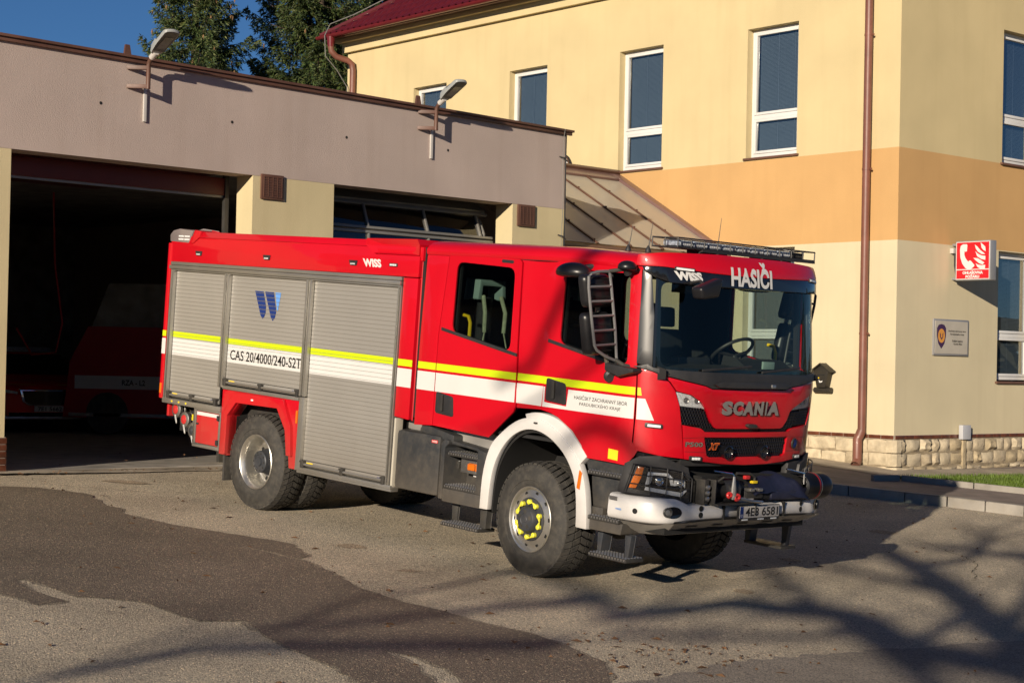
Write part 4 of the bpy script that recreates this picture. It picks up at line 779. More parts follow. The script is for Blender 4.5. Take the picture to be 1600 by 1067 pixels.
# ================================================================== trees
mat('needle_dark', (0.022, 0.042, 0.012), 0.65, var=0.45, vscale=2.5); mat('needle_mid', (0.048, 0.078, 0.018), 0.65, var=0.4, vscale=2.5); mat('needle_warm', (0.085, 0.10, 0.024), 0.65, var=0.4, vscale=2.5)
mat('bark', (0.09, 0.065, 0.045), 0.9, var=0.3, vscale=4, bump=0.8, bscale=20); mat('cone', (0.26, 0.15, 0.07), 0.7, var=0.3)
def spruce(x, y, zb, Ht, spread, label, seed, zmin=1.5, dens=1.0, cones=120, loose=0.0):
    r = np.random.default_rng(seed); rt = empty('spruce_tree', (x, y, zb), None, label, 'spruce', 'spruces behind the garage')
    mb = MB(); mb.tube([(0, 0, 0), (0.05, 0, Ht*0.5), (0, 0, Ht)], [0.24, 0.15, 0.02], 10); mb.build('trunk', 'bark', rt)
    P = []; Q = []; W = []; mi = []; tips = []
    bl = MB(); z = zmin
    while z < Ht-0.15:
        R = spread*(Ht-z)+0.12; nb = int(7+3*r.random()) if z < Ht-1.2 else 5
        for k in range(nb):
            az = r.uniform(0, 2*PI); L = R*(r.uniform(0.62, 1.12)+(r.random() < loose)*0.25); ca, sa = math.cos(az), math.sin(az); droop = r.uniform(0.05, 0.22); zz = z+r.uniform(-0.14, 0.14)
            n = max(5, int(L/0.085)); t = np.linspace(0.05, 1, n)
            cx = ca*L*t; cy = sa*L*t; cz = zz-droop*L*np.sin(t*PI*0.75)*1.2+0.26*L*t**3
            if L > 0.7: bl.tube([(cx[i], cy[i], cz[i]) for i in range(0, n, max(1, n//4))], 0.012, 4, cap=False)
            tips.append((cx[-1], cy[-1], cz[-1]))
            q = max(8, int(11*dens)); tw_ = np.arange(1, n); T_ = np.repeat(tw_, 4*q)                     # four side twigs at each node, needles along each
            sd = np.tile(np.repeat(np.array([-1, 1, -1, 1]), q), len(tw_)); gi = np.arange(len(T_))//q; jit = r.uniform(-0.35, 0.35, gi.max()+1)[gi]; dr = r.uniform(0.15, 0.9, gi.max()+1)[gi]
            lt_ = np.minimum(0.55, 0.16+0.42*(1-t[T_])*min(L, 1.6))*r.uniform(0.6, 1.15, gi.max()+1)[gi]; s_ = r.uniform(0, 1, len(T_))
            ang = az+sd*(0.85+jit); d0 = np.c_[np.cos(ang), np.sin(ang), -dr]; d0 /= np.linalg.norm(d0, axis=1)[:, None]
            p = np.c_[cx[T_], cy[T_], cz[T_]]+d0*(lt_*s_)[:, None]; p[:, 2] -= 0.25*(lt_*s_)**2/0.5; p += r.normal(0, 0.012, p.shape)
            d = d0+r.normal(0, 0.42, d0.shape); d /= np.linalg.norm(d, axis=1)[:, None]; l = r.uniform(0.07, 0.15, len(T_))
            w = np.cross(d, r.normal(0, 1, d.shape)); w /= np.linalg.norm(w, axis=1)[:, None]+1e-9
            P.append(p); Q.append(p+d*l[:, None]); W.append(w*r.uniform(0.010, 0.019, len(T_))[:, None]); mi.append(r.choice((0, 0, 1, 1, 1, 2, 2), len(T_)))
        z += 0.25+0.08*r.random()
    P, Q, W, mi = np.concatenate(P), np.concatenate(Q), np.concatenate(W), np.concatenate(mi); M1 = P+(Q-P)*0.35; n = len(P)
    V = np.concatenate([P, M1+W, Q, M1-W]); I = np.arange(n); F = np.c_[I, I+n, I+2*n, I+3*n]
    me = bpy.data.meshes.new('crown'); me.vertices.add(len(V)); me.vertices.foreach_set('co', V.ravel()); me.loops.add(4*n); me.loops.foreach_set('vertex_index', F.ravel().astype(np.int32)); me.polygons.add(n); me.polygons.foreach_set('loop_start', np.arange(0, 4*n, 4, dtype=np.int32)); me.update(calc_edges=True)
    for m in ('needle_dark', 'needle_mid', 'needle_warm'): me.materials.append(MATS[m])
    me.polygons.foreach_set('material_index', np.array(mi, dtype=np.int32)); me.update()
    put(bpy.data.objects.new('crown', me), rt); bo = bl.build('branches', 'bark', rt); bo['kind'] = 'stuff'
    V = []; F = []
    for k in range(cones):
        c = np.array(tips[r.integers(len(tips))])+r.normal(0, 0.15, 3); 
        if c[2] < Ht*0.35: continue
        b = len(V); h = r.uniform(0.12, 0.19); w = 0.028
        V += [tuple(c), *[tuple(c+np.array([w*math.cos(a), w*math.sin(a), -h*0.45])) for a in (0, 1.57, 3.14, 4.71)], tuple(c+np.array([0, 0, -h]))]
        for j in range(4): F += [(b, b+1+j, b+1+(j+1) % 4), (b+5, b+1+(j+1) % 4, b+1+j)]
    if V: o = raw('cones', V, F, 'cone', rt); o['kind'] = 'stuff'
    return rt
spruce(-8.75, 46.0, 0.53, 15.4, 0.235, 'loose slim spruce with hanging cones standing alone behind the garage', 3, zmin=4.5, dens=1.0, cones=260, loose=0.12)
spruce(-5.7, 48.5, 0.53, 18.5, 0.235, 'dense tall spruce beside the left end of the red house roof', 5, zmin=4.5, dens=1.25, cones=90)
spruce(-4.0, 52.5, 0.53, 19.5, 0.22, 'dark spruce rising partly hidden behind the red roof corner', 9, zmin=6.5, dens=1.0, cones=30)
spruce(-12.2, 49.0, 0.53, 7.9, 0.25, 'short spruce with only its tip showing over the garage roof', 12, zmin=3.5, dens=1.0, cones=0)
# leafless tree in the street behind the camera: its limbs shade the yard
mat('bare_bark', (0.10, 0.085, 0.07), 0.9, var=0.3, bump=0.6, bscale=20)
tb = (-3.0, -11.0); bt = empty('leafless_tree', (*tb, gz(*tb)), None, 'leafless street tree outside the picture, casting branch shadows over the yard', 'tree')
SV = np.array(SUN)
def up_(p, k): q = np.array([p[0], p[1], gz(*p)])+SV*k; return q-np.array(bt.location)
K0 = 27.0; mb = MB(); 
tz = -np.array(bt.location)[2]
trk_ = [(0, 0, 0), (-0.1, 0.05, 3.0), (-0.15, 0.1, 6.5), (0.1, 0.2, 9.5), (0.3, 0.0, 12.0)]
mb.tube(trk_, [0.42, 0.34, 0.28, 0.18, 0.05], 12); mb.build('trunk', 'bare_bark', bt)
LIMBS = [([(4.85, 13.3), (4.24, 14.52), (4.39, 16.57), (4.36, 18.28), (4.27, 19.4)], (0.15, 0.07), 27, 5.6), ([(4.24, 13.2), (3.22, 13.66), (3.21, 14.43), (3.04, 15.08), (2.47, 15.07), (1.99, 15.28), (1.66, 14.85), (0.9, 14.21)], (0.11, 0.05), 27, 5.2),
         ([(0.9, 14.21), (0.89, 15.0), (0.05, 14.37), (-0.76, 13.5), (-1.32, 13.04), (-2.2, 12.3)], (0.055, 0.025), 27, None), ([(3.22, 13.66), (3.85, 14.94), (4.49, 16.27)], (0.05, 0.04), 27, None),
         ([(6.6, 19.2), (5.94, 19.67), (5.24, 19.83), (4.79, 20.11)], (0.06, 0.03), 28, None), ([(0.4, 12.9), (-1.2, 12.3), (-2.18, 11.92), (-2.55, 11.19), (-2.92, 10.71)], (0.06, 0.03), 26, None), ([(0.89, 15.0), (0.17, 16.42), (-0.52, 15.07), (-1.03, 14.39)], (0.04, 0.02), 27, None),
         ([(4.39, 16.57), (3.6, 17.6), (3.0, 18.0), (2.2, 18.2)], (0.04, 0.02), 27, None), ([(4.36, 18.28), (5.2, 19.2), (5.8, 20.6), (6.1, 21.8)], (0.05, 0.03), 27.5, None), ([(4.24, 14.52), (5.0, 16.5), (5.6, 18.0), (6.2, 20.2)], (0.06, 0.03), 27, None), ([(3.21, 14.43), (2.6, 14.0), (1.6, 13.6), (0.8, 13.4)], (0.04, 0.02), 26.5, None)]
rr = random.Random(2)
RTn = np.array([[0.689826, 0.722213, 0.050484], [-0.721013, 0.691633, -0.04223], [-0.065415, -0.007268, 0.997832]])
SIDE = [([(1.6, 0.9), (1.15, 1.42), (0.75, 1.5), (0.35, 1.25)], (0.055, 0.035)), ([(0.62, 3.15), (0.28, 2.72), (0.05, 2.3), (-0.1, 1.95), (-0.55, 1.75)], (0.05, 0.03)), ([(1.0, 2.3), (0.55, 1.95), (0.15, 1.7), (-0.5, 1.35), (-1.0, 1.2)], (0.03, 0.018))]
for P, (ra, rb) in SIDE:
    pts = [np.array([1.0544, 16.695, 0.0])+RTn@np.array([x, -1.25, z])+SV*(25.5+0.3*math.sin(3*x))-np.array(bt.location) for x, z in P]
    if ra > 0.052: pts = [np.array([-0.12, 0.06, 5.0])]+pts
    n = len(pts); Tt = np.linspace(0, n-1, 5*n); S_ = np.array([[np.interp(t, range(n), [p[c] for p in pts]) for c in range(3)] for t in Tt]); S_[1:-1] = (S_[:-2]+S_[1:-1]+S_[2:])/3
    mb = MB(); mb.tube([tuple(p) for p in S_], list(np.linspace(ra*1.5, rb*1.5, len(S_))), 8); mb.build('limb', 'bare_bark', bt)
for P, (ra, rb), k, tz_ in LIMBS:
    pts = [up_(p, k+0.25*math.sin(i*1.7)) for i, p in enumerate(P)]
    if tz_: pts = [np.array([-0.12, 0.06, tz_])]+pts
    n = len(pts); mb = MB(); 
    # smooth the limb
    Tt = np.linspace(0, n-1, 5*n); S_ = np.array([[np.interp(t, range(n), [p[c] for p in pts]) for c in range(3)] for t in Tt]); S_[1:-1] = (S_[:-2]+S_[1:-1]+S_[2:])/3; S_[1:-1] = (S_[:-2]+S_[1:-1]+S_[2:])/3
    mb.tube([tuple(p) for p in S_], list(np.linspace(ra*1.55, rb*1.6, len(S_))), 8); mb.build('limb', 'bare_bark', bt)
    tw = MB()
    for q in range(7):
        i = rr.randrange(len(S_)//3, len(S_)); p = S_[i]; d = np.array([rr.uniform(-1, 1), rr.uniform(-1, 1), rr.uniform(-0.1, 1)]); d /= np.linalg.norm(d); L = rr.uniform(0.5, 1.6)
        tw.tube([tuple(p), tuple(p+d*L*0.5+np.array([0, 0, 0.08])), tuple(p+d*L)], [0.022, 0.015, 0.006], 5)
    tw.build('twigs', 'bare_bark', bt)['kind'] = 'stuff'

# unseen ring of trees, added to give the paint and glass dark reflections
mat('wood_dark', (0.03, 0.032, 0.018), 0.9, var=0.5, vscale=0.3)
r = np.random.default_rng(4); n = 15000; th = r.uniform(0, 2*PI, n); rad = r.uniform(85, 105, n); hh = 6.5+2.0*np.sin(th*9)+1.5*np.sin(th*23+1)+1.0*((th > math.radians(228)) & (th < math.radians(300)))
zc = -1.6+r.uniform(0, 1, n)**0.8*hh; C_ = np.c_[np.sin(th)*rad, np.cos(th)*rad, zc]; sz = r.uniform(0.5, 1.4, n)
A_ = r.normal(0, 1, (n, 3)); A_ /= np.linalg.norm(A_, axis=1)[:, None]; B_ = np.cross(A_, r.normal(0, 1, (n, 3))); B_ /= np.linalg.norm(B_, axis=1)[:, None]
V = np.concatenate([C_+A_*sz[:, None], C_+B_*sz[:, None]*0.7, C_-A_*sz[:, None], C_-B_*sz[:, None]*0.7]); I = np.arange(n)
o = raw('added_wood', V, np.c_[I, I+n, I+2*n, I+3*n].tolist(), 'wood_dark'); tag(o, 'far belt of dark trees added to darken reflections, outside the picture', 'wood', kind='stuff')
# ================================================================== the fire engine
RT = Matrix(((0.689826, 0.722213, 0.050484), (-0.721013, 0.691633, -0.04223), (-0.065415, -0.007268, 0.997832)))
truck = empty('fire_truck', (1.0544, 16.695, 0.0), RT, 'red fire engine with grey roller shutters, yellow and white side stripe and front winch', 'fire engine')
YB = 1.25                                     # half width of the rear body
def sfn(u, v, d): return (u, -d, v)           # right-hand side: u = x, v = z, d = distance out from the centre line
def lfn(u, v, d): return (u, d, v)
def splate(name, poly, d0, d1, m, bevel=0.004, parent=truck, fn=sfn, **k):
    return MB().prism(poly, fn, d0, d1).build(name, m, parent, bevel=bevel, **k)
def rect(x0, x1, z0, z1): return [(x0, z0), (x1, z0), (x1, z1), (x0, z1)]

# ---------------- chassis
mb = MB()
for y in (-0.45, 0.45): mb.box((-6.2, y-0.04, 0.62), (1.3, y+0.04, 0.9))
mb.box((-0.6, -0.45, 0.55), (1.2, 0.45, 1.3)); mb.box((-6.1, -1.0, 0.95), (-1.9, 1.0, 1.15)); mb.box((-3.4, -1.1, 0.62), (-2.1, 1.1, 1.0))
mb.box((-5.0, -0.95, 1.1), (-3.7, 0.95, 1.3)); mb.box((-1.9, 0.5, 0.55), (-0.75, 1.2, 1.1)); mb.box((-1.9, -0.6, 0.6), (-0.75, 0.5, 1.0))
for x in (0, -4.3775): mb.tube([(x, -0.9, 0.53), (x, 0.9, 0.53)], 0.09, 12); mb.lathe([(0, -0.2), (0.2, -0.15), (0.24, 0), (0.2, 0.15), (0, 0.2)], (x, 0, 0.53), (0, 1, 0), 16)
mb.build('chassis', 'dark_steel', truck, bevel=0.01)

# ---------------- rear body: inner box, then the skin pieces
mb = MB(); mb.box((-6.30, -1.19, 1.34), (-2.02, 1.24, 2.88)); mb.box((-6.25, -1.15, 1.06), (-5.10, 1.24, 1.34)); mb.box((-3.52, -1.19, 0.58), (-2.02, 1.24, 1.34)); mb.box((-5.62, -1.1, 0.6), (-5.1, 1.2, 1.06))
mb.build('body_shell', 'black_matte', truck)
mb = MB(); mb.box((-6.37, -1.23, 2.86), (-1.76, 1.23, 3.0)); mb.box((-5.7, -1.14, 3.0), (-2.6, 1.14, 3.04)); mb.box((-6.36, -1.245, 1.06), (-6.305, 1.245, 2.9))
mb.box((-2.03, -1.21, 1.29), (-1.8, 1.23, 3.0)); mb.build('body_frame', 'red_paint', truck, bevel=0.012)
splate('rear_corner_panel', rect(-6.385, -6.305, 1.06, 2.91), 1.2, 1.256, 'red_paint', 0.012)
up = [(-6.36, 2.69), (-2.04, 2.695), (-1.79, 2.695), (-1.79, 2.905), (-2.47, 2.905), (-2.53, 2.92), (-2.60, 2.975), (-5.74, 2.97), (-5.78, 2.96), (-5.88, 2.905), (-6.36, 2.905)]
splate('upper_panel', up, 1.2, 1.25, 'red_paint', 0.006)
splate('front_column', [(-2.015, 1.285), (-1.79, 1.27), (-1.79, 2.685), (-2.015, 2.685)], 1.2, 1.25, 'red_paint', 0.008)
splate('body_gap_strip', rect(-1.80, -1.74, 1.3, 3.0), 0.9, 1.2, 'black_matte', 0)
# roof rails above the panel
def chamfer_box(name, x0, x1, z0, z1, y, inset, m, ends=(0.0, 0.0)):
    V = [(x0, -y, z0), (x1, -y, z0), (x1-ends[1], -y+inset, z1), (x0+ends[0], -y+inset, z1),
         (x0, -y+0.5, z0), (x1, -y+0.5, z0), (x1-ends[1], -y+0.5, z1), (x0+ends[0], -y+0.5, z1)]
    mb = MB(); mb._new(V, [(0, 1, 2, 3), (5, 4, 7, 6), (4, 0, 3, 7), (1, 5, 6, 2), (3, 2, 6, 7), (4, 5, 1, 0)])
    return mb.build(name, m, truck, bevel=0.012)
chamfer_box('roof_rail', -5.76, -2.62, 2.985, 3.055, 1.248, 0.05, 'red_paint')
splate('roof_rail_end', [(-5.95, 2.915), (-5.88, 2.915), (-5.74, 3.0), (-5.72, 3.06), (-5.86, 3.075)], 1.0, 1.245, 'red_paint', 0.01)
# scoop at the front end of the roof rail: a frame round a sunk facet
mb = MB()
P0 = [(-2.66, 3.0), (-2.52, 2.915), (-1.80, 2.915), (-1.80, 3.02), (-1.84, 3.075), (-2.64, 3.065)]
P1 = [(-2.45, 2.985), (-2.40, 2.945), (-2.02, 2.945), (-1.93, 2.99), (-2.02, 3.01), (-2.42, 3.01)]
n = 6
V = [(x, -1.252, z) for x, z in P0] + [(x, -1.215, z) for x, z in P1] + [(x, -0.95, z) for x, z in P0]
mb._new(V, [(i, (i+1) % n, n+(i+1) % n, n+i) for i in range(n)] + [tuple(range(n, 2*n))] + [(i, 2*n+i, 2*n+(i+1) % n, (i+1) % n) for i in range(n)])
mb.build('roof_scoop', 'red_paint', truck, smooth=20)
# rear corner light unit
V0 = [(-6.39, 2.925), (-5.985, 2.915), (-5.90, 3.065), (-6.20, 3.085), (-6.33, 3.06), (-6.40, 3.01)]
cl = splate('corner_light', V0, 0.9, 1.235, 'grey_lens', 0.02)
for r in range(2):
    for k in range(2):
        mb = MB()
        for j in range(5): mb.box((-6.20+k*0.125+j*0.022, -1.2395, 2.985-0.036*r), (-6.185+k*0.125+j*0.022, -1.2345, 3.003-0.036*r))
        mb.build('led_row', 'led_white', cl)
# rear end skin and its lamp
mb = MB(); mb.box((-6.34, -1.16, 0.85), (-6.29, 1.16, 1.06)); mb.build('rear_skirt', 'red_paint', truck, bevel=0.01)
splate('side_reflector', rect(-6.375, -6.335, 1.12, 1.24), 1.2, 1.262, 'amber', 0.006)
# ---------------- aluminium frame of the shutters
mb = MB()
mb.box((-6.30, -1.262, 2.652), (-2.035, -1.19, 2.69)); mb.box((-6.31, -1.275, 2.605), (-2.035, -1.19, 2.648)); mb.box((-6.30, -1.256, 2.585), (-2.035, -1.19, 2.602))
mb.build('shutter_head_rail', 'aluminium', truck, bevel=0.006)
for x0, x1, z0 in ((-6.285, -6.215, 1.06), (-5.165, -5.065, 1.30), (-3.62, -3.515, 1.34), (-2.08, -2.02, 0.57)):
    mb = MB(); w = (x1-x0)/3
    for k in range(3): mb.box((x0+k*w+0.004, -1.259-(0.004 if k != 1 else -0.012), z0), (x0+(k+1)*w-0.004, -1.19, 2.588))
    mb.build('door_pillar', 'aluminium', truck, bevel=0.004)
mb = MB(); mb.box((-3.60, -1.262, 0.56), (-3.515, -1.19, 1.33)); mb.build('door_pillar', 'aluminium', truck, bevel=0.004)
mb = MB(); mb.box((-3.60, -1.265, 0.545), (-1.985, -1.15, 0.585)); mb.box((-3.58, -1.25, 0.52), (-1.99, -1.15, 0.543)); mb.build('lower_rail', 'aluminium', truck, bevel=0.005)
mb = MB(); mb.box((-2.012, -1.245, 0.56), (-1.985, -1.15, 1.27)); mb.build('corner_post', 'post_beige', truck, bevel=0.005)
mb = MB(); mb.box((-6.30, -1.262, 1.015), (-5.075, -1.15, 1.075)); mb.build('lower_rail', 'aluminium', truck, bevel=0.005)
mb = MB(); mb.box((-5.07, -1.258, 1.285), (-3.62, -1.2, 1.325)); mb.build('lower_rail', 'aluminium', truck, bevel=0.005)
ZY1, ZY0, ZW1, ZW0 = 1.868, 1.80, 1.792, 1.591
PITCH = 0.0445
def slat_mesh(x0, x1, z0, z1):
    """one slat: a flat face 5 mm proud with a groove under it, cut where the film changes colour"""
    cuts = sorted({z0+0.007, z1} | {c for c in (ZY1, ZY0, ZW1, ZW0) if z0+0.009 < c < z1-0.002})
    V = []; F = []; mi = []
    def add(za, zb, ya, yb, m):
        b = len(V); V.extend([(x0, -ya, za), (x1, -ya, za), (x1, -yb, zb), (x0, -yb, zb)]); F.append((b, b+1, b+2, b+3)); mi.append(m)
    def col(z): return 1 if ZY0 < z < ZY1 else (2 if ZW0 < z < ZW1 else 0)
    add(z0, z0+0.0025, 1.2168, 1.2168, 3); add(z0+0.0025, z0+0.007, 1.2168, 1.2185, col(z0+0.006) if col(z0+0.006) else 0)
    for a, b in zip(cuts, cuts[1:]): add(a, b, 1.2185+0.0015, 1.2185, col((a+b)/2)) if a == cuts[0] else add(a, b, 1.2185, 1.2185, col((a+b)/2))
    add(z1, z1, 1.2185, 1.2168, 3)
    return V, F, mi
def shutter(x0, x1, z0, z1):
    sh = boxo('roller_shutter', (x0, -1.205, z0), (x1, -1.2, z1), 'black_matte', truck)
    n = int((z1-z0-0.07)/PITCH); p = (z1-z0-0.07)/n
    for i in range(n):
        V, F, mi = slat_mesh(x0, x1, z0+0.07+i*p, z0+0.07+(i+1)*p)
        raw('slat', V, F, ['shutter_alu', 'yellow_film', 'white_film', 'shutter_groove'], sh, mi=mi)
    mb = MB(); mb.box((x0, -1.232, z0+0.004), (x1, -1.2, z0+0.066)); mb.build('bottom_bar', 'shutter_alu', sh, bevel=0.012)
    bar = MB(); bar.tube([(x0+0.03, -1.25, z0+0.03), (x1-0.03, -1.25, z0+0.03)], 0.014, 8); bar.build('lift_bar', 'aluminium', sh)
    for x in (x0+0.035, (x0+x1)/2, x1-0.035):
        mb = MB(); mb.box((x-0.035, -1.272, z0+0.045), (x+0.035, -1.222, z0+0.066)); mb.box((x-0.022, -1.268, z0-0.012), (x+0.028, -1.222, z0+0.05)); mb.build('latch', 'dark_steel', sh, bevel=0.004)
    st = boxo('warning_sticker', (x0+0.08, -1.2338, z0+0.022), (x0+0.19, -1.2325, z0+0.052), 'yellow_plain', sh)
    flat_text('maker_sticker', 'WISS', lambda u, v: (x1-0.16+u, -1.2335, z0+0.02+v), 0.10, 0.032, 'logo_blue', sh, bold=0.03, shear=-0.2)
    return sh
SH1 = shutter(-6.213, -5.167, 1.09, 2.587)
SH2 = shutter(-5.063, -3.622, 1.335, 2.587)
SH3 = shutter(-3.513, -2.082, 0.592, 2.587)
# lettering on the middle shutter
flat_text('lettering', 'CAS 20/4000/240-S2T', lambda u, v: (-5.005+u, -1.2225, 1.625+v), 1.34, 0.112, 'black_film', SH2, bold=0.010)
def cut_poly(name, poly, m, parent, y):
    """flat film on the slats, missing where the joints run"""
    bm = bmesh.new(); f = bm.faces.new([bm.verts.new((x, -y, z)) for x, z in poly]); zs = [v.co.z for v in bm.verts]
    n = int((2.587-1.335-0.07)/PITCH); p = (2.587-1.335-0.07)/n
    for i in range(n):
        for zc in (1.335+0.07+i*p, 1.335+0.07+i*p+0.006):
            if min(zs) < zc < max(zs): bmesh.ops.bisect_plane(bm, geom=bm.verts[:]+bm.edges[:]+bm.faces[:], plane_co=(0, 0, zc), plane_no=(0, 0, 1))
    kill = [f for f in bm.faces if any(0 < f.calc_center_median().z-(1.335+0.07+i*p) < 0.006 for i in range(n)) and (max(v.co.z for v in f.verts)-min(v.co.z for v in f.verts)) < 0.0065]
    bmesh.ops.delete(bm, geom=kill, context='FACES')
    return finish(name, bm, m, parent, smooth=None)
zt = 2.425
cut_poly('logo_blade', [(-4.60, zt), (-4.44, zt), (-4.375, 2.26), (-4.375, 2.19), (-4.40, 2.14), (-4.43, 2.12), (-4.47, 2.16)], 'logo_blue', SH2, 1.2225)
cut_poly('logo_blade', [(-4.41, zt), (-4.245, zt), (-4.185, 2.24), (-4.18, 2.20), (-4.20, 2.14), (-4.235, 2.11), (-4.275, 2.15)], 'logo_blue', SH2, 1.2225)
cut_poly('logo_blade', [(-4.215, zt), (-4.11, zt), (-4.15, 2.22), (-4.165, 2.23)], 'logo_lightblue', SH2, 1.2225)
# stripe pieces on the red columns of the body
for x0, x1, y in ((-6.385, -6.306, 1.2575), (-2.014, -1.791, 1.2515)):
    for za, zb, m in ((ZY0, ZY1, 'yellow_film'), (ZW0, ZW1-0.015, 'white_film')): boxo('stripe', (x0, -y, za), (x1, -y+0.001, zb), m, truck)
# upper panel details
for x in (-5.73, -4.38, -2.84):
    mb = MB(); mb.prism([(x-0.07, 2.83), (x+0.07, 2.83), (x+0.055, 2.775), (x-0.045, 2.775)], sfn, 1.24, 1.262); o = mb.build('side_lamp', 'black_plastic', truck, bevel=0.006)
    boxo('lamp_glass', (x-0.035, -1.266, 2.785), (x+0.04, -1.2605, 2.80), 'lamp_clear', o)
flat_text('lettering', 'WISS', lambda u, v: (-2.69+u, -1.252, 2.77+v), 0.31, 0.085, 'white_film', truck, bold=0.05, shear=-0.25)
o = boxo('marker_light', (-2.25, -1.258, 2.787), (-2.12, -1.249, 2.822), 'black_plastic', truck, 0.004)
for k in range(4): boxo('led', (-2.235+k*0.027, -1.262, 2.796), (-2.215+k*0.027, -1.257, 2.813), 'led_white', o)
# ---------------- rear wheel arch
def band(name, outer, inner, d0, d1, m, n=40, fn=sfn, parent=truck, bevel=0.006, bulge=0.0):
    def res(P):
        P = np.array(P); L = np.r_[0, np.cumsum(np.hypot(*np.diff(P, axis=0).T))]; t = np.unique(np.r_[np.linspace(0, 1, n)])
        return np.c_[np.interp(t*L[-1], L, P[:, 0]), np.interp(t*L[-1], L, P[:, 1])]
    A, B = res(outer), res(inner); n = len(A); mb = MB()
    V = [fn(u, v, d1) for u, v in A]+[fn(u, v, d1+bulge) for u, v in B]+[fn(u, v, d0) for u, v in A]+[fn(u, v, d0) for u, v in B]
    F = []
    for i in range(n-1):
        F += [(i, i+1, n+i+1, n+i), (2*n+i, 3*n+i, 3*n+i+1, 2*n+i+1), (i, 2*n+i, 2*n+i+1, i+1), (n+i, n+i+1, 3*n+i+1, 3*n+i)]
    F += [(0, n, 3*n, 2*n), (n-1, 3*n-1, 4*n-1, 2*n-1)]
    mb._new(V, F); return mb.build(name, m, parent, bevel=bevel)
AO = [(-5.07, 0.545), (-5.07, 1.27), (-5.07, 1.28), (-3.605, 1.283), (-3.605, 1.27), (-3.605, 0.545)]
AI = [(-4.90, 0.545), (-4.90, 1.0), (-4.74, 1.15), (-3.97, 1.165), (-3.80, 0.95), (-3.73, 0.545)]
def lin(name, outer, inner, d0, d1, m, **k):   # same corner count: keeps the corners sharp
    mb = MB(); n = len(outer)
    V = [sfn(u, v, d1) for u, v in outer]+[sfn(u, v, d1) for u, v in inner]+[sfn(u, v, d0) for u, v in outer]+[sfn(u, v, d0) for u, v in inner]; F = []
    for i in range(n-1): F += [(i, i+1, n+i+1, n+i), (2*n+i, 3*n+i, 3*n+i+1, 2*n+i+1), (i, 2*n+i, 2*n+i+1, i+1), (n+i, n+i+1, 3*n+i+1, 3*n+i)]
    F += [(0, n, 3*n, 2*n), (n-1, 3*n-1, 4*n-1, 2*n-1)]
    mb._new(V, F); return mb.build(name, m, truck, bevel=0.006)
lin('rear_wheel_arch', AO, AI, 1.15, 1.246, 'red_paint')
lin('arch_trim', [(-4.97, 0.56), (-4.97, 1.05), (-4.80, 1.272), (-3.86, 1.275), (-3.70, 1.0), (-3.665, 0.68)],
    [(-4.90, 0.56), (-4.90, 1.0), (-4.745, 1.155), (-3.965, 1.17), (-3.795, 0.95), (-3.745, 0.68)], 1.1, 1.285, 'red_paint')
mb = MB(); mb.box((-4.93, -1.15, 0.6), (-4.9, -0.6, 1.2)); mb.box((-3.75, -1.15, 0.6), (-3.72, -0.6, 1.2)); mb.box((-4.93, -1.15, 1.2), (-3.72, -0.6, 1.23)); mb.box((-4.93, -0.62, 0.6), (-3.72, -0.6, 1.2))
mb.build('arch_liner', 'black_matte', truck)
boxo('marker_light', (-4.45, -1.29, 1.205), (-4.41, -1.283, 1.225), 'led_white', truck, 0.003)
boxo('side_reflector', (-3.655, -1.256, 1.04), (-3.62, -1.244, 1.18), 'amber', truck, 0.005)
boxo('mud_flap', (-5.07, -1.18, 0.24), (-5.04, -0.65, 0.6), 'rubber', truck, 0.004)
# ---------------- lower rear locker and suction inlets
mb = MB(); mb.box((-5.63, -1.245, 0.99), (-5.08, -1.15, 1.014)); mb.box((-5.63, -1.245, 0.57), (-5.08, -1.15, 0.612)); mb.box((-5.63, -1.245, 0.612), (-5.575, -1.15, 0.99)); mb.box((-5.115, -1.245, 0.612), (-5.075, -1.15, 0.99))
mb.build('locker_frame', 'aluminium', truck, bevel=0.005)
lk = splate('locker_door', rect(-5.57, -5.12, 0.617, 0.985), 1.2, 1.24, 'red_paint', 0.006)
boxo('stripe', (-5.565, -1.2415, 0.94), (-5.125, -1.2395, 0.98), 'white_film', lk)
for z in (0.66, 0.94): boxo('hinge', (-5.135, -1.262, z-0.03), (-5.095, -1.24, z+0.03), 'black_plastic', lk, 0.004)
boxo('latch', (-5.56, -1.256, 0.83), (-5.52, -1.238, 0.85), 'dark_steel', lk, 0.004)
for x, z, m in ((-6.12, 0.945, 'red_metal'), (-5.93, 0.845, 'red_metal'), (-5.75, 0.735, 'hub_grey')):
    mb = MB(); mb.tube([(x, -1.12, z), (x, -0.3, z)], 0.058, 16); mb.mi = 1
    mb.lathe([(0.05, 0), (0.085, 0.0), (0.088, 0.02), (0.07, 0.03), (0.07, 0.05), (0.092, 0.055), (0.092, 0.09), (0.075, 0.10), (0.055, 0.10)], (x, -1.08, z), (0, -1, 0), 24); mb.mi = 2
    mb.lathe([(0.055, 0.099), (0.05, 0.105), (0.03, 0.108), (0.02, 0.115), (0, 0.116)], (x, -1.08, z), (0, -1, 0), 20)
    o = mb.build('suction_inlet', ['hose_grey', 'steel', m], truck)
    mb = MB(); mb.tube([(x+0.03+0.03*math.sin(t*1.2), -1.19, z-0.06-0.10*math.sin(t)) for t in np.linspace(0, PI, 9)], 0.006, 6); mb.build('cap_chain', 'steel', o)
boxo('inlet_bracket', (-6.28, -1.0, 0.68), (-5.6, -0.9, 1.01), 'black_matte', truck)
boxo('valve_tag', (-5.80, -1.155, 0.85), (-5.78, -1.12, 0.92), 'yellow_plain', truck)
for x in (-6.1, -5.95, -5.80): boxo('warning_sticker', (x, -1.2635, 1.038), (x+0.03, -1.2622, 1.056), 'yellow_plain', truck)

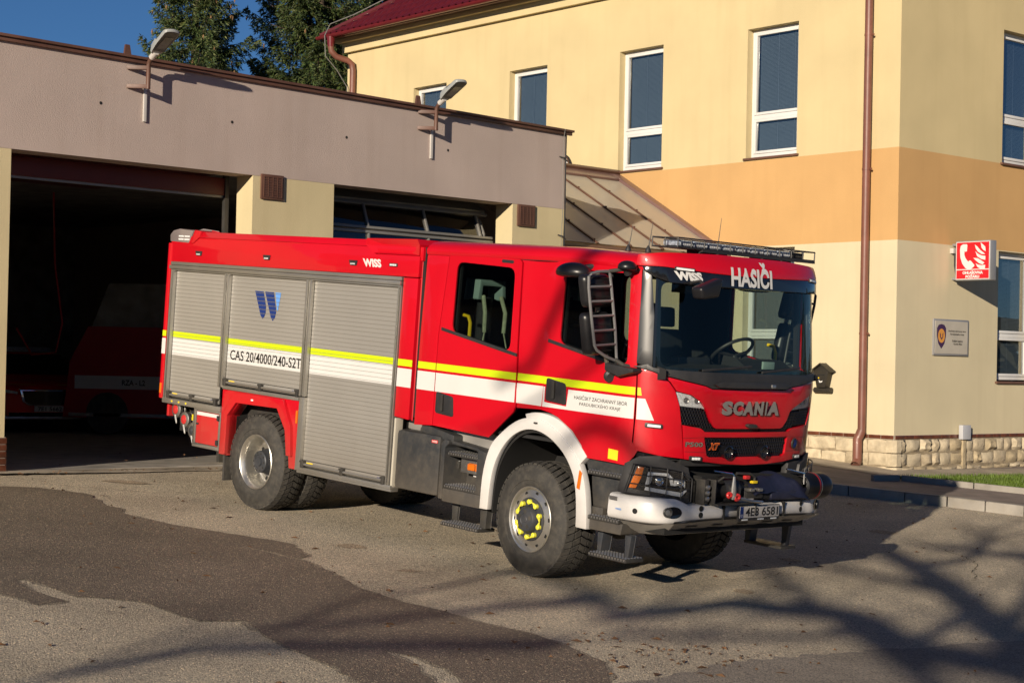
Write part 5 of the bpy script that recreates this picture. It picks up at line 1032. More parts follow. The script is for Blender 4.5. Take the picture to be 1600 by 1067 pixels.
# ---------------- wheels
def wheel(x, side, yout, front, steer=0.0):
    """yout: outer sidewall distance from the centre line; side -1 = right"""
    W = empty('wheel', (x, side*yout, 0.535)); W.parent = truck; W.rotation_euler = (0, 0, steer)
    ax = (0, side, 0); wd = 0.36 if front else 0.30
    mb = MB(); mb.lathe([(0.285, -0.03), (0.30, 0.0), (0.33, 0.012), (0.36, 0.012), (0.365, 0.018), (0.44, 0.016), (0.445, 0.01), (0.485, 0.002), (0.507, -0.012), (0.519, -0.03), (0.521, -0.05), (0.521, -wd+0.05), (0.517, -wd+0.03), (0.48, -wd), (0.4, -wd-0.01), (0.3, -wd)], (0, 0, 0), ax, 72)
    for f in mb.bm.faces:
        if min(math.hypot(v.co.x, v.co.z) for v in f.verts) > 0.5165: f.material_index = 1
    mb.build('tyre', ['rubber', 'rubber_groove_shade'], W, smooth=50)
    # tread blocks
    V = []; F = []; N = 46
    rows = 4
    hs = np.linspace(-0.012, -wd+0.012, rows+1); pi2 = 2*PI
    for r in range(rows):
        for k in range(N):
            a0 = (k+0.5*(r % 2))*pi2/N; da = pi2/N*0.80; h0, h1 = hs[r]-0.008*(r > 0), hs[r+1]+0.006
            if r == 0: h0 = -0.008
            if r == rows-1: h1 = -wd+0.008
            sk = (0.45 if r < rows/2 else -0.45)*pi2/N
            outer0 = 0.520 if r == 0 else 0.536; outer1 = 0.520 if r == rows-1 else 0.536
            b = len(V)
            for rr0, rr1 in ((0.505, 0.505), (outer0+0.002, outer1+0.002)):
                for h, off, rr in ((h0, 0, rr0), (h1, sk, rr1)):
                    hm = h
                    for a in (a0+off+(0.08*da if (r % 2) else 0), a0+off+da):
                        V.append((math.cos(a)*rr, side*hm, math.sin(a)*rr))
            if outer0 < 0.53 or outer1 < 0.53:
                pass
            F += [(b+4, b+5, b+7, b+6), (b, b+1, b+5, b+4), (b+2, b+6, b+7, b+3), (b, b+4, b+6, b+2), (b+1, b+3, b+7, b+5)]
    o = raw('tread', V, F, 'rubber', W); o['kind'] = 'stuff'
    if front:
        mb = MB(); mb.lathe([(0.283, -0.05), (0.30, -0.004), (0.307, 0.006), (0.302, 0.012), (0.290, 0.006), (0.284, -0.012), (0.272, -0.022), (0.25, -0.018), (0.215, -0.002), (0.202, 0.0), (0.196, -0.03), (0.0, -0.03)], (0, 0, 0), ax, 64)
        mb.build('rim', 'rim_alu', W, smooth=40)
        for k in range(10):
            a = k*PI/5+0.1; c = Vector((math.cos(a)*0.246, 0, math.sin(a)*0.246))
            mb = MB(); mb.lathe([(0.019, 0.0), (0.019, 0.004), (0.0, 0.005)], c+Vector((0, side*-0.018, 0)), ax, 14); mb.build('hand_hole', 'black_matte', W)
        mb = MB(); mb.lathe([(0.2, -0.02), (0.196, 0.002), (0.185, 0.006), (0.128, 0.008), (0.120, 0.05), (0.108, 0.066), (0.06, 0.072), (0.055, 0.066), (0.03, 0.066), (0.026, 0.07), (0.0, 0.07)], (0, 0, 0), ax, 40); mb.build('hub', 'hub_grey', W)
        for k in range(5):
            a = k*2*PI/5+0.3; mb = MB(); R = Matrix.Rotation(-a, 4, 'Y')
            for p in ((0.07, 0.018),): pass
            V = [R @ Vector(q) for q in ((0.058, side*0.0745, -0.016), (0.092, side*0.069, -0.022), (0.092, side*0.069, 0.022), (0.058, side*0.0745, 0.016))]
            raw('hub_facet', V, [(0, 1, 2, 3)], 'rubber', W)
        for k in range(10):
            a = k*PI/5+0.31; r = 0.163; c = Vector((math.cos(a)*r, side*0.01, math.sin(a)*r))
            mb = MB(); mb.lathe([(0.024, 0.0), (0.024, 0.028), (0.016, 0.034), (0.0, 0.034)], c, ax, 12)
            d = 1 if k % 2 else -1; tdir = Vector((-math.sin(a), 0, math.cos(a)))*d; rad = Vector((math.cos(a), 0, math.sin(a)))
            for h in (0.016,):
                tip = c+tdir*0.060+Vector((0, side*h, 0)); b0 = c+rad*0.023+Vector((0, side*h, 0)); b1 = c-rad*0.023+Vector((0, side*h, 0)); u = Vector((0, side*0.008, 0))
                mb._new([b0, b1, tip, b0+u, b1+u, tip+u], [(0, 1, 2), (3, 5, 4), (0, 3, 4, 1), (1, 4, 5, 2), (2, 5, 3, 0)])
            mb.build('nut_indicator', 'nut_yellow', W)
    else:
        mb = MB(); mb.lathe([(0.30, -0.01), (0.305, 0.006), (0.298, 0.012), (0.287, 0.004), (0.279, -0.02), (0.270, -0.028), (0.266, -0.05), (0.258, -0.085), (0.254, -0.15), (0.25, -0.20), (0.235, -0.215), (0.16, -0.20), (0.12, -0.205), (0.0, -0.205)], (0, 0, 0), ax, 64)
        mb.build('rim', 'rim_alu', W, smooth=40)
        for k in range(10):
            a = k*PI/5; c = Vector((math.cos(a)*0.205, 0, math.sin(a)*0.205))
            mb = MB(); mb.lathe([(0.024, 0), (0.024, 0.004), (0, 0.005)], c+Vector((0, side*-0.206, 0)), ax, 12); mb.build('hand_hole', 'black_matte', W)
        mb = MB(); mb.lathe([(0.15, -0.2), (0.15, -0.16), (0.13, -0.13), (0.122, -0.05), (0.112, -0.04), (0.08, -0.035), (0.075, -0.045), (0.05, -0.045), (0.045, -0.03), (0.0, -0.03)], (0, 0, 0), ax, 32); hb = mb.build('hub', 'hub_grey', W)
        for k in range(10):
            a = k*PI/5; c = Vector((math.cos(a)*0.098, side*-0.04, math.sin(a)*0.098)); mb = MB(); mb.lathe([(0.009, 0), (0.009, 0.01), (0, 0.01)], c, ax, 6); mb.build('bolt', 'dark_steel', W)
    return W
WB = 4.3775
wheel(0, -1, 1.215, True, math.radians(-5.5)); wheel(0, 1, 1.215, True, math.radians(-5.5))
for sd in (-1, 1):
    wheel(-WB, sd, 1.215, False)
    W = empty('wheel', (-WB, sd*0.875, 0.535)); W.parent = truck
    src = [o for o in truck.children if o.name.startswith('wheel') and abs(o.location.x+WB) < 0.01 and o.location.y*sd > 1.0][0]
    for c in list(src.children):
        if c.name.split('.')[0] in ('tyre', 'tread'): d = c.copy(); put(d, W)
# ================================================================== the cab (skin pieces draped on one curved hull)
YC = 1.24; XS = 1.0
ZK = [0.5, 1.2, 1.28, 1.85, 2.05, 2.95, 3.0, 3.05, 3.09]; XK = [1.55, 1.55, 1.56, 1.60, 1.58, 1.46, 1.43, 1.38, 1.30]
_t = np.linspace(-PI/2, PI/2, 241); _e = 2/2.6
_xr = XS+0.58*np.abs(np.cos(_t))**_e; _yr = YC*np.sign(np.sin(_t))*np.abs(np.sin(_t))**_e
_xr = np.r_[-1.72, _xr, -1.72]; _yr = np.r_[-YC, _yr, YC]
_s = np.r_[0, np.cumsum(np.hypot(np.diff(_xr), np.diff(_yr)))]; _s -= _s[-1]/2
SMAX = _s[-1]
def hull(s, z, off=0.0):
    def p(s, z):
        x = np.interp(s, _s, _xr); y = np.interp(s, _s, _yr)
        if x > XS: x = XS+(x-XS)*(np.interp(z, ZK, XK)-XS)/0.58
        h = np.interp(z, [0, 2.1, 2.93, 3.2], [0, 0.0, 0.025, 0.03]); y *= 1-h/YC
        return np.array([x, y, z])
    P = p(s, z)
    if off:
        ds = (p(s+0.004, z)-p(s-0.004, z)); dz = p(s, z+0.01)-p(s, z-0.01); n = np.cross(ds, dz); n /= np.linalg.norm(n); P = P+n*off
    return P
_xside = XS-(-1.72)
def S(x, z=2.0):
    """surface length at x on the right side"""
    if x <= XS: return float(_s[0]+(x+1.72))
    xx = XS+(x-XS)*0.58/(np.interp(z, ZK, XK)-XS); k = (_yr < 0) & (_xr > XS-1e-6)
    return float(np.interp(xx, _xr[k], _s[k]))
def Fy(y): 
    k = (_xr >= XS-1e-6); return float(np.interp(y, _yr[k], _s[k]))
def drape(name, poly, m, parent=None, off=0.0, thick=0.018, holes=(), mirror=False, res=0.045, zres=0.2, bevel=0.004, flip=False, offfn=None, smooth=40):
    """poly: (s, z) outline laid on the hull"""
    parent = parent or truck
    loops = [list(poly)]+[list(h) for h in holes]
    P2 = [Vector(p) for L in loops for p in L]; E = []; b = 0
    for L in loops: n = len(L); E += [(b+i, b+(i+1) % n) for i in range(n)]; b += n
    vs, es, fs, *_ = delaunay_2d_cdt(P2, E, [], 3 if holes else 3, 1e-6) if False else delaunay_2d_cdt(P2, E, [], 0, 1e-6)
    def inside(p, L):
        c = False; n = len(L); j = n-1
        for i in range(n):
            if (L[i][1] > p[1]) != (L[j][1] > p[1]) and p[0] < (L[j][0]-L[i][0])*(p[1]-L[i][1])/(L[j][1]-L[i][1])+L[i][0]: c = not c
            j = i
        return c
    bm = bmesh.new(); V = [bm.verts.new((v[0], v[1], 0)) for v in vs]
    for f in fs:
        c = sum((vs[i] for i in f), Vector((0, 0)))/len(f)
        if inside(c, loops[0]) and not any(inside(c, h) for h in loops[1:]): bm.faces.new([V[i] for i in f])
    bmesh.ops.delete(bm, geom=[v for v in bm.verts if not v.link_faces], context='VERTS')
    s0 = min(v.co.x for v in bm.verts); s1 = max(v.co.x for v in bm.verts); z0 = min(v.co.y for v in bm.verts); z1 = max(v.co.y for v in bm.verts)
    lo = Fy(-1.2399); hi = Fy(1.2399)
    for s in np.arange(math.ceil(s0/res)*res, s1, res):
        if lo-0.03 < s < hi+0.03 or abs(s/ (res*6)-round(s/(res*6))) < 1e-6: bmesh.ops.bisect_plane(bm, geom=bm.verts[:]+bm.edges[:]+bm.faces[:], plane_co=(s, 0, 0), plane_no=(1, 0, 0), dist=1e-5)
    for z in np.arange(math.ceil(z0/zres)*zres, z1, zres): bmesh.ops.bisect_plane(bm, geom=bm.verts[:]+bm.edges[:]+bm.faces[:], plane_co=(0, z, 0), plane_no=(0, 1, 0), dist=1e-5)
    if zres <= 0.2 and z1 > 2.9:
        for z in (2.95, 3.0, 3.05):
            if z0 < z < z1: bmesh.ops.bisect_plane(bm, geom=bm.verts[:]+bm.edges[:]+bm.faces[:], plane_co=(0, z, 0), plane_no=(0, 1, 0), dist=1e-5)
    if thick:
        ext = bmesh.ops.extrude_face_region(bm, geom=bm.faces[:]); nv = [g for g in ext['geom'] if isinstance(g, bmesh.types.BMVert)]
        inner = set(nv)
    else: inner = set()
    for v in bm.verts:
        s, z = v.co.x, v.co.y
        o = (offfn(s, z) if offfn else off) - (thick if v in inner else 0)
        q = hull(s, z, o if abs(o) > 1e-6 else 1e-5); v.co = (q[0], -q[1] if mirror else q[1], q[2])
    return finish(name, bm, m, parent, bevel=bevel if thick else 0, smooth=smooth)
def R2(*pts): return [(S(x, z), z) for x, z in pts]
def F2(*pts): return [(Fy(y), z) for y, z in pts]
def rounded(poly, r=0.06, n=4):
    out = []; m = len(poly)
    for i in range(m):
        a, b, c = Vector(poly[i-1]), Vector(poly[i]), Vector(poly[(i+1) % m])
        u = (a-b); w = (c-b); rr = min(r, u.length*0.45, w.length*0.45); u.normalize(); w.normalize()
        p, q = b+u*rr, b+w*rr
        for k in range(n+1):
            t = k/n; x = p*(1-t)**2+b*2*t*(1-t)+q*t*t; out.append((x.x, x.y))
    return out
def both(name, poly, m, **k):
    o = drape(name, poly, m, **k); k2 = dict(k); k2['mirror'] = True; o2 = drape(name, poly, m, **k2); return o, o2

# ---- dark inner hull with window openings, floor, rear wall
win_r = R2((-1.245, 2.19), (-1.25, 2.875), (-0.43, 2.845), (-0.40, 2.06))
win_f = R2((0.24, 2.19), (0.24, 2.865), (1.04, 2.855), (1.09, 2.06), (0.95, 2.055))
inner = R2((-1.70, 1.26), (-0.60, 1.26), (-0.28, 1.56), (0.05, 1.6), (0.45, 1.5), (0.7, 1.22), (1.10, 1.22)) + R2((1.13, 1.6), (1.12, 2.93), (-1.70, 2.93))
def grow(p, d=0.035):
    c = (sum(q[0] for q in p)/len(p), sum(q[1] for q in p)/len(p)); return [(q[0]+(d if q[0] > c[0] else -d), q[1]+(d if q[1] > c[1] else -d)) for q in p]
both('cab_inner_side', inner, 'interior_black', off=-0.05, thick=0.03, holes=[win_r, win_f], bevel=0)
drape('firewall', F2((-1.2, 1.24), (1.2, 1.24), (1.2, 2.0), (-1.2, 2.0)), 'interior_black', off=-0.05, thick=0.02, bevel=0)
mb = MB(); mb.box((-1.71, -1.19, 1.27), (-1.68, 1.19, 3.0)); mb.box((-1.68, -1.17, 1.27), (1.3, 1.17, 1.30)); mb.box((-1.68, -1.1, 2.985), (1.15, 1.1, 3.0)); mb.build('cab_inner', 'interior_black', truck)
# ---- skin
both('rear_corner', R2((-1.705, 1.235), (-1.434, 1.255), (-1.438, 2.15), (-1.378, 2.925), (-1.705, 2.925)), 'red_paint', off=0.004)
GAP = 0.009
rd = R2((-1.425, 1.257), (-0.612, 1.228), (-0.30, 1.50), (-0.275, 1.56), (-0.308, 2.045), (-0.345, 2.90), (-0.375, 2.928), (-1.368, 2.94), (-1.428, 2.15))
def panel_off(s, z): return 0.004+0.010*max(0, min(1, (2.02-z)/0.06))*max(0, min(1, (z-1.2)/0.12))
d1, d1m = both('rear_door', rd, 'red_paint', holes=[rounded(win_r, 0.09)], offfn=None, off=0.004, bevel=0, smooth=30)
for o, mm in ((d1, False), (d1m, True)):
    drape('window', rounded(grow(win_r, 0.03), 0.09), 'cab_glass', parent=o, off=-0.004, thick=0.0, mirror=mm)
    drape('window_sill', R2((-1.39, 2.195), (-0.303, 2.02), (-0.303, 2.05), (-1.39, 2.225)), 'black_plastic', parent=o, off=0.014, thick=0.012, mirror=mm)
bp = R2((-0.265, 1.545), (0.055, 1.56), (0.083, 2.19), (0.118, 2.925), (-0.36, 2.925), (-0.335, 2.90), (-0.298, 2.045))
both('door_post', bp, 'red_paint', offfn=lambda s, z: -0.004-0.022*math.sin(PI*max(0, min(1, (s-S(-0.34))/(S(0.12)-S(-0.34)))))*max(0, min(1, (z-1.6)/0.4)), res=0.045/2)
both('drip_strip', R2((-0.36, 2.925), (0.15, 2.925), (0.15, 2.957), (-0.345, 2.957)), 'black_plastic', off=0.004)
fd = R2((0.064, 1.56), (0.18, 1.545), (0.29, 1.512), (0.485, 1.41), (0.61, 1.294), (0.66, 1.19), (1.03, 1.185), (1.14, 1.178), (1.21, 1.262), (1.238, 1.32)) + R2((1.187, 1.39), (1.192, 1.588), (1.194, 1.812), (1.184, 2.022), (1.165, 2.5), (1.142, 2.93), (0.125, 2.93), (0.092, 2.19))
d2, d2m = both('front_door', fd, 'red_paint', holes=[rounded(win_f, 0.08)], off=0.004, bevel=0, smooth=30)
for o, mm in ((d2, False), (d2m, True)):
    drape('window', rounded(grow(win_f, 0.03), 0.08), 'cab_glass', parent=o, off=-0.004, thick=0.0, mirror=mm)
    drape('window_sill', R2((0.10, 2.185), (0.97, 2.03), (0.97, 2.06), (0.10, 2.215)), 'black_plastic', parent=o, off=0.014, thick=0.012, mirror=mm)
for (x0, z0), par in (((-1.40, 1.38), d1), ((0.115, 1.645), d2)):
    h = drape('door_handle', rounded(R2((x0, z0+0.005), (x0+0.27, z0-0.015), (x0+0.25, z0+0.18), (x0, z0+0.215)), 0.03), 'black_plastic', parent=par, off=0.01, thick=0.015)
    drape('pull', rounded(R2((x0+0.09, z0+0.03), (x0+0.125, z0+0.03), (x0+0.12, z0+0.19), (x0+0.09, z0+0.19)), 0.01), 'dark_steel', parent=h, off=0.03, thick=0.015)
drape('slot', rounded(R2((-0.62, 2.89), (-0.46, 2.885), (-0.46, 2.915), (-0.62, 2.92)), 0.012), 'black_plastic', parent=d1, off=0.008, thick=0.006)
CPN = lambda e: R2((1.196, 2.02)) + F2((-1.198, 2.033), (-1.144, 2.014), (-1.09-e*0.3, 1.985), (-1.035-e, 1.935), (-0.985-1.2*e, 1.86), (-0.938-e, 1.738), (-0.902, 1.576), (-0.872, 1.419), (-0.846, 1.27), (-1.052, 1.288), (-1.20, 1.322)) + R2((1.199, 1.39), (1.205, 1.588), (1.207, 1.812))
drape('corner_panel', CPN(0), 'red_paint', off=0.006, thick=0.03, bevel=0.008); drape('corner_panel', CPN(0.05), 'red_paint', off=0.006, thick=0.03, bevel=0.008, mirror=True)
hood = F2((-1.078, 1.984), (-0.902, 1.947), (-0.70, 1.912), (-0.627, 1.887), (-0.33, 1.888), (0.124, 1.896), (0.375, 1.89), (0.473, 1.918), (0.72, 1.945), (1.10, 1.99),
           (1.075, 1.955), (1.045, 1.89), (0.78, 1.815), (0.56, 1.735), (0.495, 1.70), (0.46, 1.62), (0.40, 1.555), (0.36, 1.543), (-0.53, 1.543), (-0.562, 1.553), (-0.619, 1.618), (-0.667, 1.697), (-0.726, 1.769), (-0.839, 1.833), (-0.973, 1.86), (-1.022, 1.935))
drape('hood', hood, 'red_paint', off=0.012, thick=0.035, bevel=0.012)
cowl = R2((1.155, 2.05)) + F2((-1.17, 2.075), (-1.14, 2.05), (-0.96, 2.04), (-0.3, 2.035), (0.8, 2.035), (1.17, 2.075), (1.19, 2.03), (1.08, 1.99), (0.72, 1.952), (0.478, 1.927), (0.375, 1.898), (0.124, 1.904), (-0.33, 1.896), (-0.635, 1.895), (-0.7, 1.92), (-0.9, 1.955), (-1.07, 1.992), (-1.144, 2.02), (-1.2, 2.04))
drape('cowl', cowl, 'black_plastic', off=0.022, thick=0.06, bevel=0.01)
mb_cp = drape('cowl_lip', F2((-0.63, 1.93), (-0.58, 1.905), (0.34, 1.905), (0.40, 1.935), (0.32, 1.955), (-0.56, 1.955)), 'black_plastic', off=0.06, thick=0.05, bevel=0.008)
drape('lip_catch', F2((0.10, 1.91), (0.16, 1.91), (0.16, 1.94), (0.10, 1.94)), 'steel', off=0.066, thick=0.02, bevel=0.002)
# lower front: backing, red panel with grille opening, upper corner lamps and their mesh
drape('front_backing', F2((-0.99, 1.26), (0.99, 1.26), (1.02, 1.9), (-1.02, 1.9)), 'black_matte', off=-0.03, thick=0.01, bevel=0)
low = F2((-0.888, 1.566), (-0.70, 1.54), (-0.655, 1.51), (0.50, 1.51), (0.56, 1.54), (0.888, 1.566), (0.868, 1.42), (0.842, 1.272), (0.5, 1.232), (0.2, 1.216), (-0.1, 1.213), (-0.4, 1.225), (-0.838, 1.268), (-0.862, 1.42))
gr = F2((-0.655, 1.462), (0.515, 1.462), (0.50, 1.31), (0.46, 1.285), (-0.57, 1.285), (-0.605, 1.30))
lp = drape('lower_panel', low, 'red_paint', off=0.008, thick=0.03, holes=[gr], bevel=0.008)
for poly in (F2((-0.875, 1.452), (-0.64, 1.466), (0.5, 1.468), (0.868, 1.452), (0.868, 1.449), (0.5, 1.4655), (-0.64, 1.4635), (-0.875, 1.449)), F2((-0.85, 1.335), (-0.62, 1.33), (-0.62, 1.327), (-0.85, 1.332)), F2((0.52, 1.327), (0.86, 1.332), (0.86, 1.335), (0.52, 1.33))):
    drape('panel_joint', poly, 'black_film', parent=lp, off=0.0092, thick=0.0)
def mesh_panel(name, poly, m, off, cell=0.030, parent=None, hole=0.62):
    """honeycomb mesh: sheet cells with raised rims, laid on the hull"""
    V = []; F = []; s0 = min(p[0] for p in poly); s1 = max(p[0] for p in poly); z0 = min(p[1] for p in poly); z1 = max(p[1] for p in poly)
    def ins(p):
        c = False; j = len(poly)-1
        for i in range(len(poly)):
            if (poly[i][1] > p[1]) != (poly[j][1] > p[1]) and p[0] < (poly[j][0]-poly[i][0])*(p[1]-poly[i][1])/(poly[j][1]-poly[i][1])+poly[i][0]: c = not c
            j = i
        return c
    r = 0; z = z0
    while z < z1:
        s = s0+(cell/2 if r % 2 else 0)
        while s < s1:
            if ins((s, z)):
                b = len(V)
                for rad, o in ((cell*0.577, off), (cell*0.577*hole, off+0.004), (cell*0.577*hole*0.92, off-0.02)):
                    for k in range(6):
                        a = PI/6+k*PI/3; V.append(hull(s+rad*math.cos(a), z+rad*math.sin(a), o))
                for k in range(6):
                    k2 = (k+1) % 6; F += [(b+k, b+k2, b+6+k2, b+6+k), (b+6+k, b+6+k2, b+12+k2, b+12+k)]
            s += cell
        z += cell*0.866; r += 1
    o = raw(name, V, F, m, parent or truck); o['kind'] = 'stuff'; return o
mg = mesh_panel('grille_mesh', [(a, b) for a, b in gr], 'black_gloss', -0.012, 0.034)
GL = F2((-0.938, 1.72), (-0.675, 1.705), (-0.635, 1.63), (-0.565, 1.55), (-0.66, 1.525), (-0.70, 1.548), (-0.893, 1.572))
GRt = F2((0.938, 1.72), (0.50, 1.695), (0.455, 1.62), (0.41, 1.55), (0.50, 1.525), (0.56, 1.548), (0.893, 1.572))
for g in (GL, GRt):
    mesh_panel('grille_mesh', g, 'black_gloss', -0.004, 0.030)
mesh_panel('grille_mesh', F2((-0.66, 1.54), (0.49, 1.54), (0.49, 1.513), (-0.66, 1.513)), 'black_gloss', -0.006, 0.022)
LL = F2((-0.972, 1.852), (-0.84, 1.828), (-0.73, 1.765), (-0.675, 1.712), (-0.935, 1.732))
LR = F2((1.04, 1.885), (0.80, 1.81), (0.58, 1.74), (0.505, 1.705), (0.985, 1.735))
for L in (LL, LR):
    lo = drape('corner_lamp', L, 'lamp_clear', off=-0.012, thick=0.01, bevel=0.002)
    drape('lens', L, 'lamp_glass', parent=lo, off=0.006, thick=0.0)
    c = np.mean(np.array(L), 0)
    for ds in (-0.05, 0.06):
        q = hull(c[0]+ds, c[1]+0.005, -0.006); n = hull(c[0]+ds, c[1], 0.05)-hull(c[0]+ds, c[1], 0.0)
        mb = MB(); mb.lathe([(0.026, 0.004), (0.022, 0.0), (0.010, -0.002), (0.0, 0.003)], q, n, 16); mb.build('reflector', 'steel', lo)
# lettering on the front: raised letters
def hull_text(name, s, sA, zA, w, h, m, parent, off, bold=0.0, shear=0.0, thick=0.0, slope=0.0):
    V, F = fit_text(s, w, h, bold, shear)
    if w > 0.09:
        bm = bmesh.new(); vv = [bm.verts.new((a, b, 0)) for a, b in V]; [bm.faces.new([vv[i] for i in f]) for f in F if len(set(f)) > 2 and not bm.faces.get([vv[i] for i in f])]
        for c in np.arange(0.02, w, 0.02): bmesh.ops.bisect_plane(bm, geom=bm.verts[:]+bm.edges[:]+bm.faces[:], plane_co=(c, 0, 0), plane_no=(1, 0, 0), dist=1e-6)
        for c in np.arange(0.015, h, 0.015): bmesh.ops.bisect_plane(bm, geom=bm.verts[:]+bm.edges[:]+bm.faces[:], plane_co=(0, c, 0), plane_no=(0, 1, 0), dist=1e-6)
        bm.verts.index_update(); V = [tuple(v.co[:2]) for v in bm.verts]; F = [tuple(v.index for v in f.verts) for f in bm.faces]; bm.free()
    P = [hull(sA+u, zA+v+slope*u, off) for u, v in V]; n = len(P); FF = list(F)
    if thick:
        B = [hull(sA+u, zA+v+slope*u, off-thick) for u, v in V]
        from collections import Counter
        ed = Counter(); dirs = {}
        for f in F:
            for a, b in zip(f, f[1:]+f[:1]): ed[frozenset((a, b))] += 1; dirs[frozenset((a, b))] = (a, b)
        for e, c in ed.items():
            if c == 1: a, b = dirs[e]; FF.append((a, n+a, n+b, b))
        P = P+B
        mi = [0]*len(F)+[1]*(len(FF)-len(F))
        return raw(name, P, FF, m, parent, mi=mi)
    return raw(name, P, FF, m, parent)
x = Fy(-0.515); wS = Fy(0.29)-x
for ch, a, b in (('S', 0.0, 0.175), ('C', 0.17, 0.345), ('A', 0.33, 0.535), ('N', 0.53, 0.70), ('I', 0.725, 0.765), ('A', 0.765, 1.0)):
    hull_text('letter', ch, x+a*wS, 1.668, (b-a-0.012)*wS, 0.126, ['letter_grey', 'chrome'], truck, 0.034, bold=0.065, thick=0.022)
cmf = drape('front_camera', rounded(F2((-0.14, 1.555), (-0.05, 1.555), (-0.03, 1.575), (-0.05, 1.588), (-0.15, 1.59), (-0.17, 1.575)), 0.01), 'dark_steel', off=0.05, thick=0.05, bevel=0.006)
hull_text('lettering', 'P500', Fy(-0.845), 1.378, Fy(-0.668)-Fy(-0.845), 0.042, ['chrome', 'dark_steel'], lp, 0.016, bold=0.02, thick=0.008)
hull_text('lettering', 'XT', Fy(-0.605), 1.352, Fy(-0.475)-Fy(-0.605), 0.066, ['orange_plain', 'black_film'], mg, 0.020, bold=0.07, shear=0.35, thick=0.01)
hull_text('lettering', 'XT', Fy(-0.590), 1.362, Fy(-0.488)-Fy(-0.59), 0.046, 'black_film', mg, 0.0215, bold=0.0, shear=0.35)
# round badge with a bird-like head
mb = MB(); q = hull(Fy(0.64), 1.40, 0.012); n = Vector(hull(Fy(0.64), 1.40, 0.06)-q); mb.lathe([(0.052, 0), (0.052, 0.012), (0.044, 0.016), (0.04, 0.010), (0.0, 0.012)], q, n, 24); bd = mb.build('badge', 'dark_steel', lp)
drape('badge_emblem', F2((0.615, 1.385), (0.63, 1.36), (0.655, 1.375), (0.67, 1.40), (0.655, 1.43), (0.63, 1.435), (0.615, 1.42), (0.635, 1.41)), 'logo_blue', parent=bd, off=0.029, thick=0.003, bevel=0)
for y in (-0.728, 0.722):
    o = drape('marker_light', rounded(F2((y-0.065, 1.258), (y+0.065, 1.252), (y+0.065, 1.292), (y-0.065, 1.298)), 0.012), 'black_plastic', parent=lp, off=0.024, thick=0.016, bevel=0.003)
    for k in range(3): drape('led', F2((y-0.042+k*0.03, 1.266), (y-0.018+k*0.03, 1.265), (y-0.018+k*0.03, 1.286), (y-0.042+k*0.03, 1.287)), 'led_white', parent=o, off=0.028, thick=0.004, bevel=0)
for y in (-0.375, 0.12):
    q = hull(Fy(y), 1.335, -0.005); n = Vector(hull(Fy(y), 1.335, 0.1)-q)
    mb = MB(); mb.lathe([(0.062, 0), (0.062, 0.05), (0.052, 0.056), (0.048, 0.046), (0.03, 0.03), (0.0, 0.024)], q, n, 28); fo = mb.build('grille_lamp', 'black_gloss', mg)
    mb = MB(); mb.lathe([(0.046, 0.049), (0.02, 0.054), (0, 0.056)], q, n, 20); mb.build('lens', 'lamp_glass', fo)
o = drape('side_marker', rounded(F2((-1.165, 1.53), (-1.055, 1.525), (-1.055, 1.565), (-1.165, 1.57)), 0.012), 'black_plastic', off=0.022, thick=0.014, bevel=0.003)
drape('led', F2((-1.15, 1.538), (-1.07, 1.534), (-1.07, 1.556), (-1.15, 1.56)), 'led_white', parent=o, off=0.027, thick=0.005, bevel=0)
# windscreen, pillars, visor, roof
ap, _ = both('windscreen_pillar', R2((1.178, 2.08), (1.16, 2.5), (1.150, 2.915)) + F2((-1.172, 2.88), (-1.146, 2.5), (-1.148, 2.05)), 'pillar_black', off=0.004, thick=0.05)
drape('windscreen_edge', F2((-1.145, 2.03), (1.145, 2.03), (1.145, 2.84), (-1.145, 2.84)), 'black_gloss', off=0.0, thick=0.004, bevel=0,
      holes=[rounded(F2((-1.10, 2.065), (1.10, 2.065), (1.11, 2.80), (-1.11, 2.80)), 0.08)])
drape('windscreen', F2((-1.13, 2.04), (1.13, 2.04), (1.13, 2.84), (-1.13, 2.84)), 'windscreen_glass', off=0.003, thick=0.0)
vis = R2((1.152, 2.925)) + F2((-1.1, 2.927), (-0.934, 2.914), (-0.657, 2.900), (-0.294, 2.894), (0.167, 2.898), (0.78, 2.914), (1.10, 2.927), (1.215, 2.93), (1.215, 2.80), (0.776, 2.80), (0.163, 2.79), (-0.366, 2.785), (-0.767, 2.785), (-1.041, 2.795), (-1.149, 2.835), (-1.205, 2.885))
vz = drape('sun_visor', vis, 'black_gloss', off=0.045, thick=0.03, bevel=0.01)
rf_ = R2((1.10, 2.93)) + F2((-1.1, 2.931), (-0.934, 2.918), (-0.657, 2.904), (-0.294, 2.898), (0.167, 2.902), (0.78, 2.918), (1.10, 2.931), (1.215, 2.935), (1.22, 3.015), (1.10, 3.03), (0.5, 3.045), (-0.5, 3.045), (-1.10, 3.035), (-1.225, 3.02))
rfp = drape('roof_front', rf_, 'red_paint', off=0.046, thick=0.05, bevel=0.016)
for y in (-0.932, 0.93):
    o = drape('marker_light', F2((y-0.09, 2.905), (y+0.09, 2.895), (y+0.09, 2.93), (y-0.09, 2.937)), 'black_plastic', parent=rfp, off=0.056, thick=0.02, bevel=0.003)
    drape('led', F2((y-0.08, 2.912), (y+0.08, 2.903), (y+0.08, 2.922), (y-0.08, 2.930)), 'led_white', parent=o, off=0.060, thick=0.005, bevel=0)
hull_text('lettering', 'HASIČI', Fy(-0.42), 2.803, Fy(0.165)-Fy(-0.42), 0.205, 'white_film', vz, 0.0515, bold=0.035)
hull_text('lettering', 'WISS', Fy(-1.03), 2.822, Fy(-0.755)-Fy(-1.03), 0.078, 'white_film', vz, 0.0485, bold=0.06, shear=-0.3)
